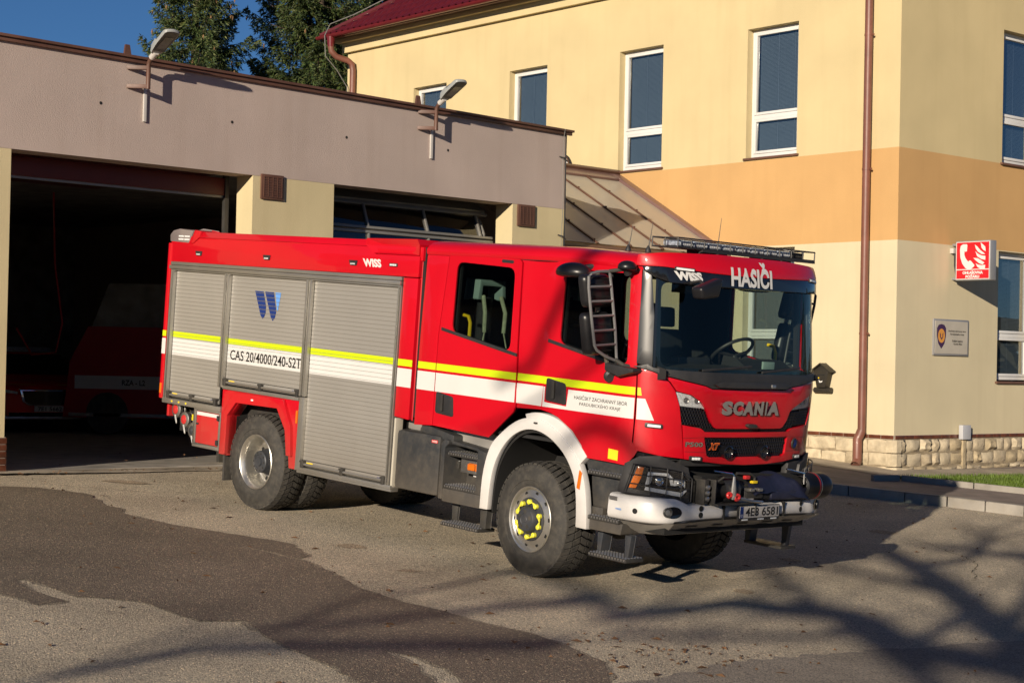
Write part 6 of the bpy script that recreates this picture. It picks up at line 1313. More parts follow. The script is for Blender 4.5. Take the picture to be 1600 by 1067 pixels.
# roof: loops drawn in from the hull line
mb = MB(); ss = np.linspace(_s[0]+0.005, _s[-1]-0.005, 140); rings = []
for z, ins in ((2.93, -0.004), (2.955, -0.016), (2.985, -0.014), (3.02, 0.014), (3.05, 0.06), (3.07, 0.14), (3.082, 0.30)):
    ring = []
    for s in ss:
        P = hull(s, min(z, 2.95), 1e-5); N = hull(s, min(z, 2.95), 0.05)-P; N[2] = 0; N /= np.linalg.norm(N); P = P-N*ins; zz = z-0.045*max(0, min(1, (P[0]-0.2)/1.2))
        ring.append(mb.bm.verts.new((max(P[0], -1.71), P[1], zz)))
    rings.append(ring)
for A, B in zip(rings, rings[1:]):
    for k in range(len(ss)-1): mb.bm.faces.new((A[k], A[k+1], B[k+1], B[k]))
n = len(ss)
for k in range(n//2-1): mb.bm.faces.new((rings[-1][k], rings[-1][k+1], rings[-1][n-2-k], rings[-1][n-1-k]))
mb.bm.faces.new([r[0] for r in rings]+[r[-1] for r in reversed(rings)])
mb.build('cab_roof', 'red_paint', truck, smooth=45)
both('roof_gutter', R2((-1.70, 2.925), (1.13, 2.932), (1.13, 2.945), (-1.70, 2.945)), 'red_dull', off=-0.003, thick=0.02, bevel=0)
# stripes on the cab (cut at the door gaps)
for a, b, par in ((-1.705, -1.437, truck), (-1.427, -0.295, d1), (-0.285, 0.068, truck), (0.078, 1.187, d2)):
    off = 0.0055 if par is not truck else 0.006
    fn = (lambda s, z: -0.004-0.022*math.sin(PI*max(0, min(1, (s-S(-0.34))/(S(0.12)-S(-0.34)))))*max(0, min(1, (z-1.6)/0.4))+0.0016) if a == -0.285 else None
    drape('stripe', R2((a, ZY0), (b, ZY0), (b, ZY1), (a, ZY1)), 'yellow_film', parent=par, off=off, offfn=fn, thick=0.0, res=0.0225)
    w0, w1 = (a, b)
    poly = R2((a, 1.591), (b, 1.591), (b, 1.775), (a, 1.775)) 
    if par is d2:
        poly = R2((a, 1.591), (b, 1.591), (b, 1.775)) + R2((0.40, 1.775), (0.385, 1.62), (0.1, 1.635), (0.1, 1.775), (a, 1.775))
    drape('stripe', poly, 'white_film', parent=par, off=off, offfn=fn, thick=0.0, res=0.0225)
cpn = [o for o in truck.children if o.name.startswith('corner_panel')][0]
drape('stripe', R2((1.212, 1.591)) + F2((-1.115, 1.591), (-1.175, 1.775)) + R2((1.209, 1.775)), 'white_film', parent=cpn, off=0.008, thick=0)
drape('stripe', R2((1.209, ZY0)) + F2((-1.192, ZY0), (-1.198, ZY1)) + R2((1.206, ZY1)), 'yellow_film', parent=cpn, off=0.008, thick=0)
hull_text('lettering', 'HASIČSKÝ ZÁCHRANNÝ SBOR', S(0.48), 1.698, 0.64, 0.044, 'black_film', d2, 0.0075, bold=0.0)
hull_text('lettering', 'PARDUBICKÉHO KRAJE', S(0.55), 1.638, 0.50, 0.044, 'black_film', d2, 0.0075, bold=0.0)
drape('warning_sticker', R2((0.945, 1.215), (1.06, 1.208), (1.06, 1.298), (0.945, 1.305)), 'yellow_plain', parent=d2, off=0.0065, thick=0.0)

# ---- inside the cab
dash = MB(); dash.prism([(0.95, 1.9), (1.42, 1.98), (1.42, 2.03), (1.2, 2.07), (0.98, 2.08), (0.92, 2.0)], lambda u, v, d: (u, d, v), -1.12, 1.12); dash.build('dashboard', 'interior_black', truck, bevel=0.02)
mb = MB(); mb.prism([(0.98, 2.06), (1.25, 2.06), (1.12, 2.14), (1.0, 2.15)], lambda u, v, d: (u, d, v), 0.2, 0.95); mb.build('instrument_hood', 'interior_black', truck, bevel=0.02)
mb = MB(); mb.box((0.9, -0.45, 1.85), (1.0, 0.0, 2.14)); mb.build('radio_console', 'black_plastic', truck, bevel=0.02)
c = Vector((0.74, 0.62, 2.19)); ax = Vector((-0.62, 0, 0.78)).normalized(); u = ax.cross(Vector((0, 1, 0))).normalized(); w = Vector((0, 1, 0))
mb = MB(); mb.tube([c+(u*math.cos(a)+w*math.sin(a))*0.225 for a in np.linspace(0, 2*PI, 40)[:-1]], 0.017, 10, closed=True); mb.tube([c-w*0.21, c-ax*0.05, c+w*0.21], 0.018, 8); mb.tube([c-ax*0.05, c-ax*0.4], 0.03, 8); mb.build('steering_wheel', 'black_plastic', truck)
def seat(x, y, name='seat'):
    mb = MB(); mb.box((x-0.25, y-0.24, 1.55), (x+0.25, y+0.24, 1.72)); mb.prism([(x-0.30, 1.70), (x-0.16, 1.70), (x-0.24, 2.36), (x-0.36, 2.36)], lambda a, b, d: (a, d, b), y-0.23, y+0.23)
    s = mb.build(name, 'seat_cloth', truck, bevel=0.04, segs=3)
    mb = MB(); mb.prism([(x-0.37, 2.38), (x-0.26, 2.38), (x-0.28, 2.58), (x-0.38, 2.58)], lambda a, b, d: (a, d, b), y-0.14, y+0.14); mb.build('headrest', 'seat_cloth', s, bevel=0.03)
for y in (-0.62, 0.62): seat(0.15, y)
# rear bench with breathing-set holders, straps and a yellow grab handle
mb = MB(); mb.box((-1.66, -1.1, 1.35), (-1.2, 1.1, 1.75)); mb.box((-1.66, -1.1, 1.75), (-1.55, 1.1, 2.5)); mb.build('rear_bench', 'seat_cloth', truck, bevel=0.03)
for y in (-0.70, 0.0, 0.7):
    P = lambda a, b, d: (-1.50+d, y+a, b)
    mb = MB(); mb.prism([(-0.19, 2.52), (-0.14, 2.52), (-0.13, 2.66), (0.13, 2.66), (0.14, 2.52), (0.19, 2.52), (0.17, 2.72), (-0.17, 2.72)], P, 0.02, 0.22); o = mb.build('set_holder', 'mint_plastic', truck, bevel=0.01)
    mb = MB(); mb.tube([(-1.40, y, 1.8), (-1.40, y, 2.55)], [0.09, 0.09], 14); mb.build('air_cylinder', 'interior_black', o)
    for k in (-0.12, 0.12):
        mb = MB(); mb.tube([(-1.28, y+k, 2.56), (-1.22, y+k*1.15, 2.4), (-1.22, y+k*1.1, 2.2)], 0.022, 8); mb.build('strap', 'strap_olive', o)
        mb = MB(); mb.tube([(-1.22, y+k*1.1, 2.2), (-1.2, y+k*1.5, 2.0), (-1.26, y+k, 1.8)], 0.008, 6); mb.build('harness', 'strap_olive', o)
for x, y, z in ((-1.14, -1.10, 2.2), (0.90, 1.1, 2.12)):
    mb = MB(); mb.tube([(x-0.1, y, z+0.16), (x-0.03, y, z+0.15), (x, y, z+0.09), (x, y, z-0.16)], 0.018, 10); mb.build('grab_handle', 'grab_yellow', truck)
boxo('sun_blind', (1.15, -0.8, 2.72), (1.19, -0.4, 2.80), 'interior_black', truck, 0.005)
boxo('parking_card', (1.34, 0.33, 2.07), (1.36, 0.5, 2.14), 'mint_plastic', truck, 0.003)
# wipers
for y0, y1 in ((-0.75, -0.15), (0.0, 0.6)):
    pts = [hull(Fy(y0+(y1-y0)*t), 2.05+0.05*t, 0.03) for t in np.linspace(0, 1, 7)]; mb = MB(); mb.tube(pts, 0.011, 6); mb.build('wiper', 'black_plastic', truck)
# ================================================================== bumper, headlamps, winch, steps, fenders, mirrors, light bar
def bx(y, half=1.265, off=0.0, D=0.703):
    a = min(abs(y)/half, 0.99999); return 0.95+D*(1-a**4)**0.25+off
_by = 1.265*np.sin(np.linspace(-PI/2, PI/2, 401)); _bxx = np.array([bx(v) for v in _by]); _bs = np.r_[0, np.cumsum(np.hypot(np.diff(_by), np.diff(_bxx)))]; _bs -= _bs[-1]/2
def bhull(s, z, off=0.0):
    y = np.interp(s, _bs, _by); x = np.interp(s, _bs, _bxx)
    ds = 0.01; t = np.array([np.interp(s+ds, _bs, _bxx)-np.interp(s-ds, _bs, _bxx), np.interp(s+ds, _bs, _by)-np.interp(s-ds, _bs, _by)]); t /= np.linalg.norm(t)+1e-9
    return np.array([x+t[1]*off, y-t[0]*off, z])
def Bs(y): return float(np.interp(y, _by, _bs))
# bumper shell
ss = np.r_[np.linspace(_bs[0], _bs[-1], 131)]
def sm(a, b, x): t = max(0, min(1, (x-a)/(b-a))); return t*t*(3-2*t)
mb = MB(); rings = []
for s in ss:
    y = float(np.interp(s, _bs, _by)); ay = abs(y)
    zt = 0.870+0.055*sm(0.80, 1.02, ay); zb = 0.74-0.038*sm(0.5, 1.2, ay); o = -0.035*(1-sm(0.36, 0.44, ay)) - 0.02*(1-sm(0.80, 0.95, ay))
    ring = [bhull(s, zb+0.01, -0.14), bhull(s, zb, -0.03+o), bhull(s, zb+0.018, -0.006+o), bhull(s, zb+0.05, o+0.002), bhull(s, zt-0.045, o-0.004), bhull(s, zt-0.012, -0.018+o), bhull(s, zt, -0.045+o), bhull(s, zt+0.005, -0.22)]
    rings.append([mb.bm.verts.new(tuple(p)) for p in ring])
for A, B in zip(rings, rings[1:]):
    for k in range(7): mb.bm.faces.new((A[k], A[k+1], B[k+1], B[k]))
mb.bm.faces.new(rings[0]); mb.bm.faces.new(rings[-1][::-1])
bumper = mb.build('bumper', 'white_paint', truck, smooth=50)
def bdisc(name, y, z, r, m, off, parent, ry=None):
    s = Bs(y); ry = ry or r
    V = [bhull(s+r*math.cos(a), z+ry*math.sin(a), off) for a in np.linspace(0, 2*PI, 25)[:-1]]
    return raw(name, V, [tuple(range(24))], m, parent)
for sd in (-1, 1):
    for z in (0.845, 0.788): bdisc('bumper_hole', sd*0.725, z, 0.026, 'black_matte', -0.016, bumper)  # black discs standing in for dark holes in the bumper
    rec = bdisc('lamp_recess', sd*1.03, 0.812, 0.085, 'black_gloss', 0.006, bumper, 0.052)
    q = bhull(Bs(sd*1.045), 0.812, 0.004); n = Vector(bhull(Bs(sd*1.045), 0.812, 0.1)-q)
    q = bhull(Bs(sd*1.075), 0.812, 0.004); mb = MB(); mb.lathe([(0.044, 0.0), (0.044, 0.012), (0.036, 0.016), (0.026, 0.006), (0, 0.002)], q, n, 22); mb.build('fog_lamp', 'lamp_dark', rec); mb = MB(); mb.lathe([(0.024, 0.006), (0.012, 0.007), (0, 0.0075)], q, n, 14); mb.build('lens', 'steel', rec)
bdisc('tow_cover', -1.268+0.025, 0.80, 0.024, 'black_matte', 0.006, bumper)
boxo('sticker', (1.02, -1.272, 0.865), (1.11, -1.268, 0.90), 'steel', bumper)
flat_text('lettering', 'WISS', lambda u, v: (1.10+u, -1.272, 0.788+v), 0.07, 0.016, 'logo_lightblue', bumper, bold=0.02)
for y in (-0.43, 0.44): boxo('bumper_joint', (1.60, y-0.006, 0.74), (1.645, y+0.006, 0.875), 'black_matte', bumper)
# number plate on its holder
pl = empty('number_plate', (1.665, 0.04, 0.795)); pl.parent = truck
boxo('plate_holder', (-0.02, -0.30, -0.075), (0.0, 0.30, 0.062), 'black_plastic', pl, 0.006)
boxo('plate', (0.0, -0.285, -0.048), (0.006, 0.285, 0.058), 'white_paint', pl, 0.004)
boxo('blue_band', (0.0062, -0.283, -0.046), (0.0072, -0.235, 0.056), 'logo_blue', pl)
pfn = lambda a, b: (lambda u, v: (0.0078, a+u, b+v))
flat_text('lettering', 'CZ', pfn(-0.275, -0.036), 0.03, 0.022, 'white_film', pl, bold=0.02)
flat_text('lettering', '4E8', pfn(-0.205, -0.034), 0.19, 0.078, 'black_film', pl, bold=0.02)
flat_text('lettering', '6581', pfn(0.03, -0.034), 0.235, 0.078, 'black_film', pl, bold=0.02)
for a in (-0.25, -0.02, 0.17): boxo('holder_print', (0.0005, a, -0.070), (0.0012, a+0.09, -0.058), 'led_white', pl)
# skid plate below the bumper
def skid(v): return (1.60-0.30*v, 0.735-0.165*v)
mb = MB(); V = [(1.60, -1.05, 0.72), (1.62, -0.6, 0.735), (1.62, 0.6, 0.735), (1.60, 1.05, 0.72), (1.32, 0.8, 0.57), (1.32, -0.85, 0.57)]
mb._new(V, [(0, 1, 2, 3, 4, 5)]); mb._new([(a, b, c+0.02) for a, b, c in V], [(0, 5, 4, 3, 2, 1)]); mb._new([(1.60, -1.05, 0.72), (1.32, -0.85, 0.57), (0.9, -1.15, 0.57), (1.1, -1.24, 0.69)], [(0, 1, 2, 3)]); mb._new([(1.60, 1.05, 0.72), (1.32, 0.8, 0.57), (0.9, 1.15, 0.57), (1.1, 1.24, 0.69)], [(3, 2, 1, 0)])
sk = mb.build('skid_plate', 'skid_grey', truck, smooth=20)
def skp(y, v, o=0.006): return (1.61-0.29*v+o*0.5, y, 0.728-0.158*v-o*0.85)
for y in (-0.72, -0.36, 0.0, 0.36, 0.66):
    for j in range(3):
        v = 0.25+0.22*j; raw('slot', [skp(y-0.09, v), skp(y+0.07, v+0.02), skp(y+0.07, v+0.11), skp(y-0.09, v+0.09)], [(0, 1, 2, 3)], 'black_matte', sk)
# headlamp units
def headlamp(mir):
    o0 = len(bpy.data.objects)
    k = dict(mirror=mir)
    H = drape('headlamp', R2((1.10, 0.945), (1.15, 1.20)) + F2((-1.175, 1.275), (-1.050, 1.290), (-0.800, 1.195), (-0.775, 1.115), (-0.765, 0.887), (-0.800, 0.865), (-1.100, 0.917)), 'black_plastic', off=0.035, thick=0.09, bevel=0.015, **k)
    drape('lamp_bowl', rounded(F2((-1.195, 0.985), (-1.165, 1.190), (-0.860, 1.145), (-0.790, 1.090), (-0.800, 0.948)), 0.02), 'black_gloss', parent=H, off=0.038, thick=0.004, bevel=0, **k)
    drape('indicator', F2((-1.205, 0.995), (-1.175, 1.185), (-1.145, 1.182), (-1.155, 1.090), (-1.178, 0.995)), 'amber', parent=H, off=0.052, thick=0.014, bevel=0.003, **k)
    drape('chrome_surround', F2((-1.135, 1.015), (-1.120, 1.145), (-0.980, 1.140), (-0.940, 1.100), (-0.930, 1.035), (-0.955, 1.035), (-0.970, 1.090), (-0.990, 1.115), (-1.090, 1.120), (-1.100, 1.050)), 'lamp_clear', parent=H, off=0.05, thick=0.01, bevel=0.003, **k)
    drape('chrome_surround', F2((-0.930, 1.030), (-0.925, 1.095), (-0.830, 1.080), (-0.825, 1.015), (-0.870, 1.040)), 'lamp_clear', parent=H, off=0.05, thick=0.01, bevel=0.003, **k)
    drape('daylight_strip', F2((-1.135, 0.985), (-1.130, 1.015), (-0.860, 0.975), (-0.815, 1.005), (-0.808, 0.992), (-0.860, 0.937)), 'led_white', parent=H, off=0.052, thick=0.008, bevel=0.002, **k)
    for y, z, r in ((-1.045, 1.07, 0.036), (-0.87, 1.05, 0.028)):
        q = hull(Fy(y), z, 0.044); n = Vector(hull(Fy(y), z, 0.1)-q)
        if mir: q = np.array([q[0], -q[1], q[2]]); n = Vector((n.x, -n.y, n.z))
        mb = MB(); mb.lathe([(r*1.15, 0), (r*1.1, 0.012), (r, 0.014), (r*0.7, 0.004), (0, 0.016)], q, n, 22); mb.build('projector', 'chrome', H)
    drape('lens', rounded(F2((-1.200, 0.975), (-1.175, 1.195), (-0.860, 1.150), (-0.785, 1.095), (-0.790, 0.925)), 0.02), 'lamp_glass', parent=H, off=0.062, thick=0.0, **k)
    # guard
    mb = MB(); f = lambda y, z: hull(Fy(y), z, 0.085)*np.array([1, -1 if mir else 1, 1])
    out = [(-1.215, 0.955), (-1.190, 1.210), (-1.050, 1.200), (-0.870, 1.165), (-0.785, 1.100), (-0.785, 0.895), (-1.000, 0.933)]
    P = []
    for a, b in zip(out, out[1:]+out[:1]): P += [f(a[0]+(b[0]-a[0])*t, a[1]+(b[1]-a[1])*t) for t in np.linspace(0, 1, 6)[:-1]]
    mb.tube(P, 0.0065, 6, closed=True)
    for y, za, zb in ((-1.11, 0.94, 1.205), (-1.0, 0.935, 1.195), (-0.88, 0.92, 1.17)): mb.tube([f(y, za), f(y, zb)], 0.0045, 6)
    for z0, z1 in ((1.12, 1.085), (1.04, 1.005)): mb.tube([f(-1.205+0.42*t, z0+(z1-z0)*t) for t in np.linspace(0, 1, 9)], 0.0045, 6)
    mb.build('lamp_guard', 'black_plastic', H)
headlamp(False); headlamp(True)
# black body behind the winch, under the red nose
mb = MB(); mb.box((1.0, -1.12, 0.87), (1.36, 1.12, 1.24)); mb.box((1.2, -1.0, 0.6), (1.45, 1.0, 0.9)); mb.build('nose_backing', 'black_matte', truck)
drape('nose_shroud', F2((-0.85, 1.20), (0.9, 1.20), (0.9, 1.255), (-0.85, 1.255)), 'black_plastic', off=-0.03, thick=0.06, bevel=0.01)
drape('nose_shroud', F2((0.55, 0.99), (1.05, 1.01), (1.10, 1.26), (0.6, 1.21)), 'black_plastic', off=0.01, thick=0.06, bevel=0.02)
# winch
wn = empty('winch', (1.62, 0.1, 0.88)); wn.parent = truck
def wbox(name, a, b, m, bev=0.006): return boxo(name, tuple(np.array(a)-np.array((1.62, 0.1, 0.88))), tuple(np.array(b)-np.array((1.62, 0.1, 0.88))), m, wn, bev)
def wof(P): return Vector(P)-Vector((1.62, 0.1, 0.88))
wbox('frame', (1.46, -0.68, 0.875), (1.56, 0.82, 1.12), 'black_matte')
wbox('end_plate', (1.50, -0.70, 0.88), (1.62, -0.64, 1.10), 'dark_steel'); wbox('end_plate', (1.48, -0.60, 0.885), (1.66, -0.585, 1.10), 'dark_steel')
wbox('tray', (1.47, -0.60, 0.875), (1.70, 0.02, 0.888), 'dark_steel')
wbox('fairlead', (1.55, -0.17, 0.915), (1.655, 0.09, 0.99), 'black_plastic', 0.01); wbox('fairlead_face', (1.655, -0.16, 0.922), (1.659, 0.08, 0.983), 'dark_steel', 0.002)
wbox('frame', (1.54, 0.09, 0.905), (1.645, 0.33, 0.985), 'black_matte', 0.01)
for y in (-0.12, 0.0): wbox('clevis', (1.62, y-0.03, 0.985), (1.70, y+0.03, 1.015), 'steel', 0.008)
for y in (-0.665,): 
    for z in (0.93, 0.98, 1.03):
        mb = MB(); mb.lathe([(0.022, 0), (0.022, 0.018), (0.01, 0.024), (0, 0.024)], wof((1.62, y, z)), (1, 0, 0), 12); mb.build('bolt', 'steel', wn)
mb = MB(); mb.tube([wof((1.52, -0.52, 0.99)), wof((1.52, 0.75, 0.99))], 0.085, 18); mb.build('drum', 'black_plastic', wn)
mb = MB(); mb.lathe([(0.13, -0.2), (0.13, 0.0), (0.12, 0.01)], wof((1.56, -0.28, 0.99)), (0, 1, 0), 24); mb.build('gear_housing', 'black_plastic', wn)
# chain hook, lever, pin
mb = MB(); mb.tube([wof(p) for p in ((1.70, -0.40, 1.13), (1.70, -0.40, 1.02), (1.70, -0.39, 0.93))], [0.012, 0.026, 0.026], 10); mb.build('pin', 'steel', wn)
for c, sc in (((1.70, -0.45, 0.965), 0.022), ((1.715, -0.36, 0.945), 0.028)):
    mb = MB(); mb.tube([wof(c)+Vector((0.15*sc*math.sin(a*2), math.cos(a)*sc*1.1, math.sin(a)*sc*0.85)) for a in np.linspace(0, 2*PI, 17)[:-1]], 0.014, 8, closed=True); mb.build('hook', 'red_metal', wn)
mb = MB(); mb.tube([wof(p) for p in ((1.66, -0.64, 1.18), (1.70, -0.43, 1.155), (1.70, -0.40, 1.13), (1.70, -0.40, 1.06))], 0.009, 8); mb.build('lever', 'chrome', wn)
mb = MB(); mb.tube([wof(p) for p in ((1.62, 0.46, 1.17), (1.66, 0.68, 1.13), (1.66, 0.69, 1.03))], 0.009, 8); mb.build('lever', 'chrome', wn)
mb = MB(); mb.tube([wof(p) for p in ((1.62, -0.60, 1.05), (1.66, -0.5, 1.12), (1.64, -0.30, 1.11), (1.6, -0.2, 1.06))], 0.010, 8); mb.build('cable', 'dark_steel', wn)
mb = MB(); mb.tube([wof(p) for p in ((1.70, -0.30, 0.935), (1.74, -0.18, 0.91), (1.72, 0.0, 0.895))], 0.014, 8); mb.build('rope', 'steel', wn)
mb = MB(); mb.tube([wof(p) for p in ((1.58, -0.22, 1.14), (1.60, -0.05, 1.135), (1.60, 0.02, 1.10), (1.60, 0.02, 1.0))], 0.013, 8); mb.build('pipe', 'dark_steel', wn)
wbox('valve_handle', (1.60, -0.155, 1.09), (1.64, -0.09, 1.125), 'red_metal', 0.01); wbox('valve_tag', (1.60, -0.05, 1.05), (1.64, 0.02, 1.075), 'yellow_plain', 0.006)
# cover: a draped cloth hump over the drum
g = 26; V = []; F = []
for i in range(g):
    for j in range(g):
        u, v = i/(g-1), j/(g-1)                       # u along y, v front to back
        y = -0.07+0.86*u; env = math.sin(PI*min(1, max(0, 0.08+0.92*u)))**0.5
        zt = 0.93+0.20*env*math.sin(PI*(0.12+0.76*v))**0.8
        x = 1.665-0.31*v+0.02*math.sin(7*u+1.0); 
        if v < 0.25: zt = zt-(0.25-v)*0.28*(0.4+1.1*u)
        zt += 0.008*math.sin(23*u+5*v)+0.006*math.sin(14*v*u+9*u)
        V.append(wof((x+0.02*u, y, zt)))
for i in range(g-1):
    for j in range(g-1): F.append((i*g+j, (i+1)*g+j, (i+1)*g+j+1, i*g+j+1))
cv = raw('cover', V, F, 'navy_cover', wn, smooth=60)
mb = MB(); mb.prism([(0.20, 0.89), (0.79, 0.885), (0.81, 0.99), (0.20, 0.98)], lambda a, b, d: tuple(wof((d, a, b))), 1.55, 1.66); mb.build('cover_flap', 'navy_cover', wn, bevel=0.035, segs=3)
mb = MB(); mb.lathe([(0.09, -0.16), (0.115, -0.15), (0.118, -0.06), (0.125, -0.05), (0.125, 0.16), (0.118, 0.20), (0.10, 0.232), (0.06, 0.247), (0, 0.25)], wof((1.59, 0.87, 1.0)), (0, 1, 0), 32); mt = mb.build('motor', 'black_satin', wn, smooth=50)
mb = MB(); mb.lathe([(0.126, 0.0), (0.127, 0.004), (0.127, 0.016), (0.126, 0.02)], wof((1.59, 0.87, 1.0)), (0, 1, 0), 32); mb.build('band', 'red_metal', mt); mb = MB(); mb.lathe([(0.126, 0.03), (0.127, 0.032), (0.127, 0.04), (0.126, 0.043)], wof((1.59, 0.87, 1.0)), (0, 1, 0), 32); mb.build('band', 'steel', mt)
wbox('bracket', (1.60, -0.25, 0.87), (1.655, -0.04, 0.93), 'white_paint', 0.008)
mb = MB(); mb.tube([wof((1.66, -0.02, 0.88)), wof((1.675, -0.03, 0.78))], 0.012, 8); mb.build('strap', 'dark_steel', wn)
# ---------------- lower right side: tank box, steps, fenders
chassis_side = splate('tank_box', rect(-1.975, -1.305, 0.565, 1.165), 0.7, 1.235, 'grey_plastic', 0.05)
mb = MB(); mb.prism([(-1.66, 1.20), (-1.62, 1.255), (-1.15, 1.185), (-1.15, 1.11), (-1.66, 1.17)], sfn, 0.9, 1.2); mb.build('tank_lid', 'grey_plastic', truck, bevel=0.015)
o = splate('maker_label', rect(-1.43, -1.34, 1.085, 1.115), 1.234, 1.2365, 'red_metal', 0); flat_text('lettering', 'WISS', lambda u, v: (-1.425+u, -1.238, 1.09+v), 0.08, 0.02, 'white_film', o, bold=0.02)
splate('sill_panel', [(-1.98, 1.17), (-0.62, 1.02), (-0.62, 1.24), (-1.70, 1.27), (-1.98, 1.275)], 1.0, 1.08, 'shutter_alu', 0.004)
mb = MB(); mb.prism([(-1.29, 0.555), (-1.23, 0.555), (-1.23, 1.06), (-1.18, 1.10), (-1.18, 1.135), (-1.24, 1.14), (-1.29, 1.10)], sfn, 0.75, 1.235)
mb.prism(rect(-1.23, -0.655, 0.535, 0.665), sfn, 0.75, 1.235); mb.prism([(-0.76, 0.665), (-0.66, 0.665), (-0.60, 1.07), (-0.76, 1.10)], sfn, 0.75, 1.235); mb.prism([(-1.18, 1.10), (-0.60, 1.06), (-0.60, 1.085), (-1.18, 1.135)], sfn, 0.9, 1.2); mb.prism(rect(-1.25, -0.62, 0.6, 1.1), sfn, 0.7, 0.92)
stp = mb.build('step_well', 'grey_plastic', truck, bevel=0.012)
def tread_plate(name, x0, x1, z, y0, y1, parent, m='steel', thick=0.035):
    o = boxo(name, (x0, -y1, z-thick), (x1, -y0, z), 'dark_steel', parent, 0.006)
    V = []; F = []; nx = int((x1-x0)/0.034); ny = max(2, int((y1-y0)/0.034))
    for i in range(nx):
        for j in range(ny):
            cx, cy = x0+(i+0.5)*(x1-x0)/nx, -y1+(j+0.5)*(y1-y0)/ny; b = len(V)
            for r, h in ((0.013, 0.0005), (0.009, 0.008)):
                for k in range(6): V.append((cx+r*math.cos(k*PI/3), cy+r*math.sin(k*PI/3), z+h))
            F += [tuple(b+6+k for k in range(6))]+[(b+k, b+(k+1) % 6, b+6+(k+1) % 6, b+6+k) for k in range(6)]
    # teeth along the outer edge
    for i in range(nx):
        cx = x0+(i+0.5)*(x1-x0)/nx; b = len(V)
        for dx, dz in ((-0.011, -0.004), (0.011, -0.004), (0.007, -0.022), (-0.007, -0.022)): V.append((cx+dx, -y1-0.003, z+dz))
        F.append((b, b+1, b+2, b+3))
    t = raw('studs', V, F, m, o); t['kind'] = 'stuff'; return o
tread_plate('step', -1.21, -0.76, 1.02, 0.95, 1.21, stp); tread_plate('step', -1.22, -0.765, 0.70, 0.95, 1.225, stp)
bxp = splate('tread_box', rect(-1.13, -0.80, 0.83, 0.97), 0.92, 1.10, 'steel', 0.006, parent=stp)
for i in range(7):
    for j in range(3):
        x, z = -1.11+i*0.048, 0.855+j*0.045; a = 0.012 if (i+j) % 2 else -0.012
        mb = MB(); mb.prism([(x-0.018, z-a), (x, z-a*0.2-0.005), (x+0.018, z+a), (x, z+a*0.2+0.005)], sfn, 1.1, 1.104); mb.build('rib', 'steel', bxp)
splate('side_light', rect(-1.01, -0.91, 0.865, 0.925), 1.10, 1.125, 'amber', 0.006, parent=stp)
for x in (-1.16, -0.79): splate('latch', rect(x-0.02, x+0.02, 0.86, 0.93), 0.95, 1.115, 'dark_steel', 0.005, parent=stp)
splate('label', rect(-1.2, -1.165, 0.89, 0.93), 1.06, 1.068, 'led_white', 0, parent=stp)
splate('ledge', rect(-1.05, -0.77, 0.79, 0.825), 0.92, 1.0, 'white_paint', 0.004, parent=stp)
for x in (-1.245, -0.715):
    splate('step_hanger', [(x-0.03, 0.34), (x+0.05, 0.34), (x+0.05, 0.40), (x+0.06, 0.54), (x-0.04, 0.54)], 1.08 if x > -1 else 1.02, 1.15 if x > -1 else 1.04, 'dark_steel', 0.004)
tread_plate('step', -1.24, -0.70, 0.335, 0.99, 1.22, truck)
FO = [(-0.655, 0.545), (-0.65, 0.887), (-0.574, 1.154), (-0.461, 1.269), (-0.278, 1.408), (-0.115, 1.472), (0.074, 1.481), (0.293, 1.402), (0.443, 1.30), (0.56, 1.19), (0.62, 1.13), (0.70, 0.97), (0.745, 0.75), (0.757, 0.555)]
FI = [(-0.555, 0.545), (-0.542, 0.849), (-0.477, 1.063), (-0.335, 1.249), (-0.175, 1.345), (-0.01, 1.372), (0.16, 1.338), (0.308, 1.262), (0.432, 1.165), (0.526, 1.036), (0.56, 0.95), (0.585, 0.86), (0.605, 0.70), (0.612, 0.555)]
def chaikin(P, k=2):
    for _ in range(k):
        Q_ = [P[0]]
        for a, b in zip(P, P[1:]): Q_ += [(0.75*a[0]+0.25*b[0], 0.75*a[1]+0.25*b[1]), (0.25*a[0]+0.75*b[0], 0.25*a[1]+0.75*b[1])]
        P = Q_+[P[-1]]
    return P
FO, FI = chaikin(FO), chaikin(FI)
def fender(fn):
    f = band('front_fender', FO, FI, 1.19, 1.262, 'white_paint', n=64, fn=fn, bevel=0.01, bulge=-0.012)
    FU = [(-0.13, 1.50), (0.02, 1.538), (0.282, 1.51), (0.477, 1.405), (0.602, 1.289), (0.692, 1.20)]
    FL = [(-0.10, 1.44), (0.074, 1.46), (0.293, 1.38), (0.443, 1.28), (0.56, 1.17), (0.612, 1.12)]
    band('fender_flare', chaikin(FU), chaikin(FL), 1.12, 1.25, 'white_paint', n=24, fn=fn)
    band('arch_liner', [(a*0.98, b-0.005) for a, b in FI], [(a*0.96, b-0.03) for a, b in FI], 0.45, 1.2, 'black_matte', fn=fn, bevel=0)
    return f
f1 = fender(sfn); fender(lfn)
splate('arch_back', [(-0.6, 0.7), (-0.6, 1.2), (-0.2, 1.45), (0.2, 1.45), (0.6, 1.2), (0.6, 0.7)], 0.46, 0.48, 'black_matte', 0)
mb = MB(); mb.lathe([(0.10, -0.10), (0.11, 0), (0.10, 0.24), (0.06, 0.28)], (0.22, -0.7, 1.18), (0.6, -0.3, 0.1), 18); mb.build('air_bellows', 'hose_grey', truck)
splate('side_reflector', [(0.61, 0.91), (0.64, 0.90), (0.66, 1.05), (0.63, 1.07)], 1.262, 1.27, 'amber', 0.003, parent=f1); boxo('marker_light', (0.01, -1.275, 1.425), (0.05, -1.26, 1.44), 'dark_steel', f1, 0.003)
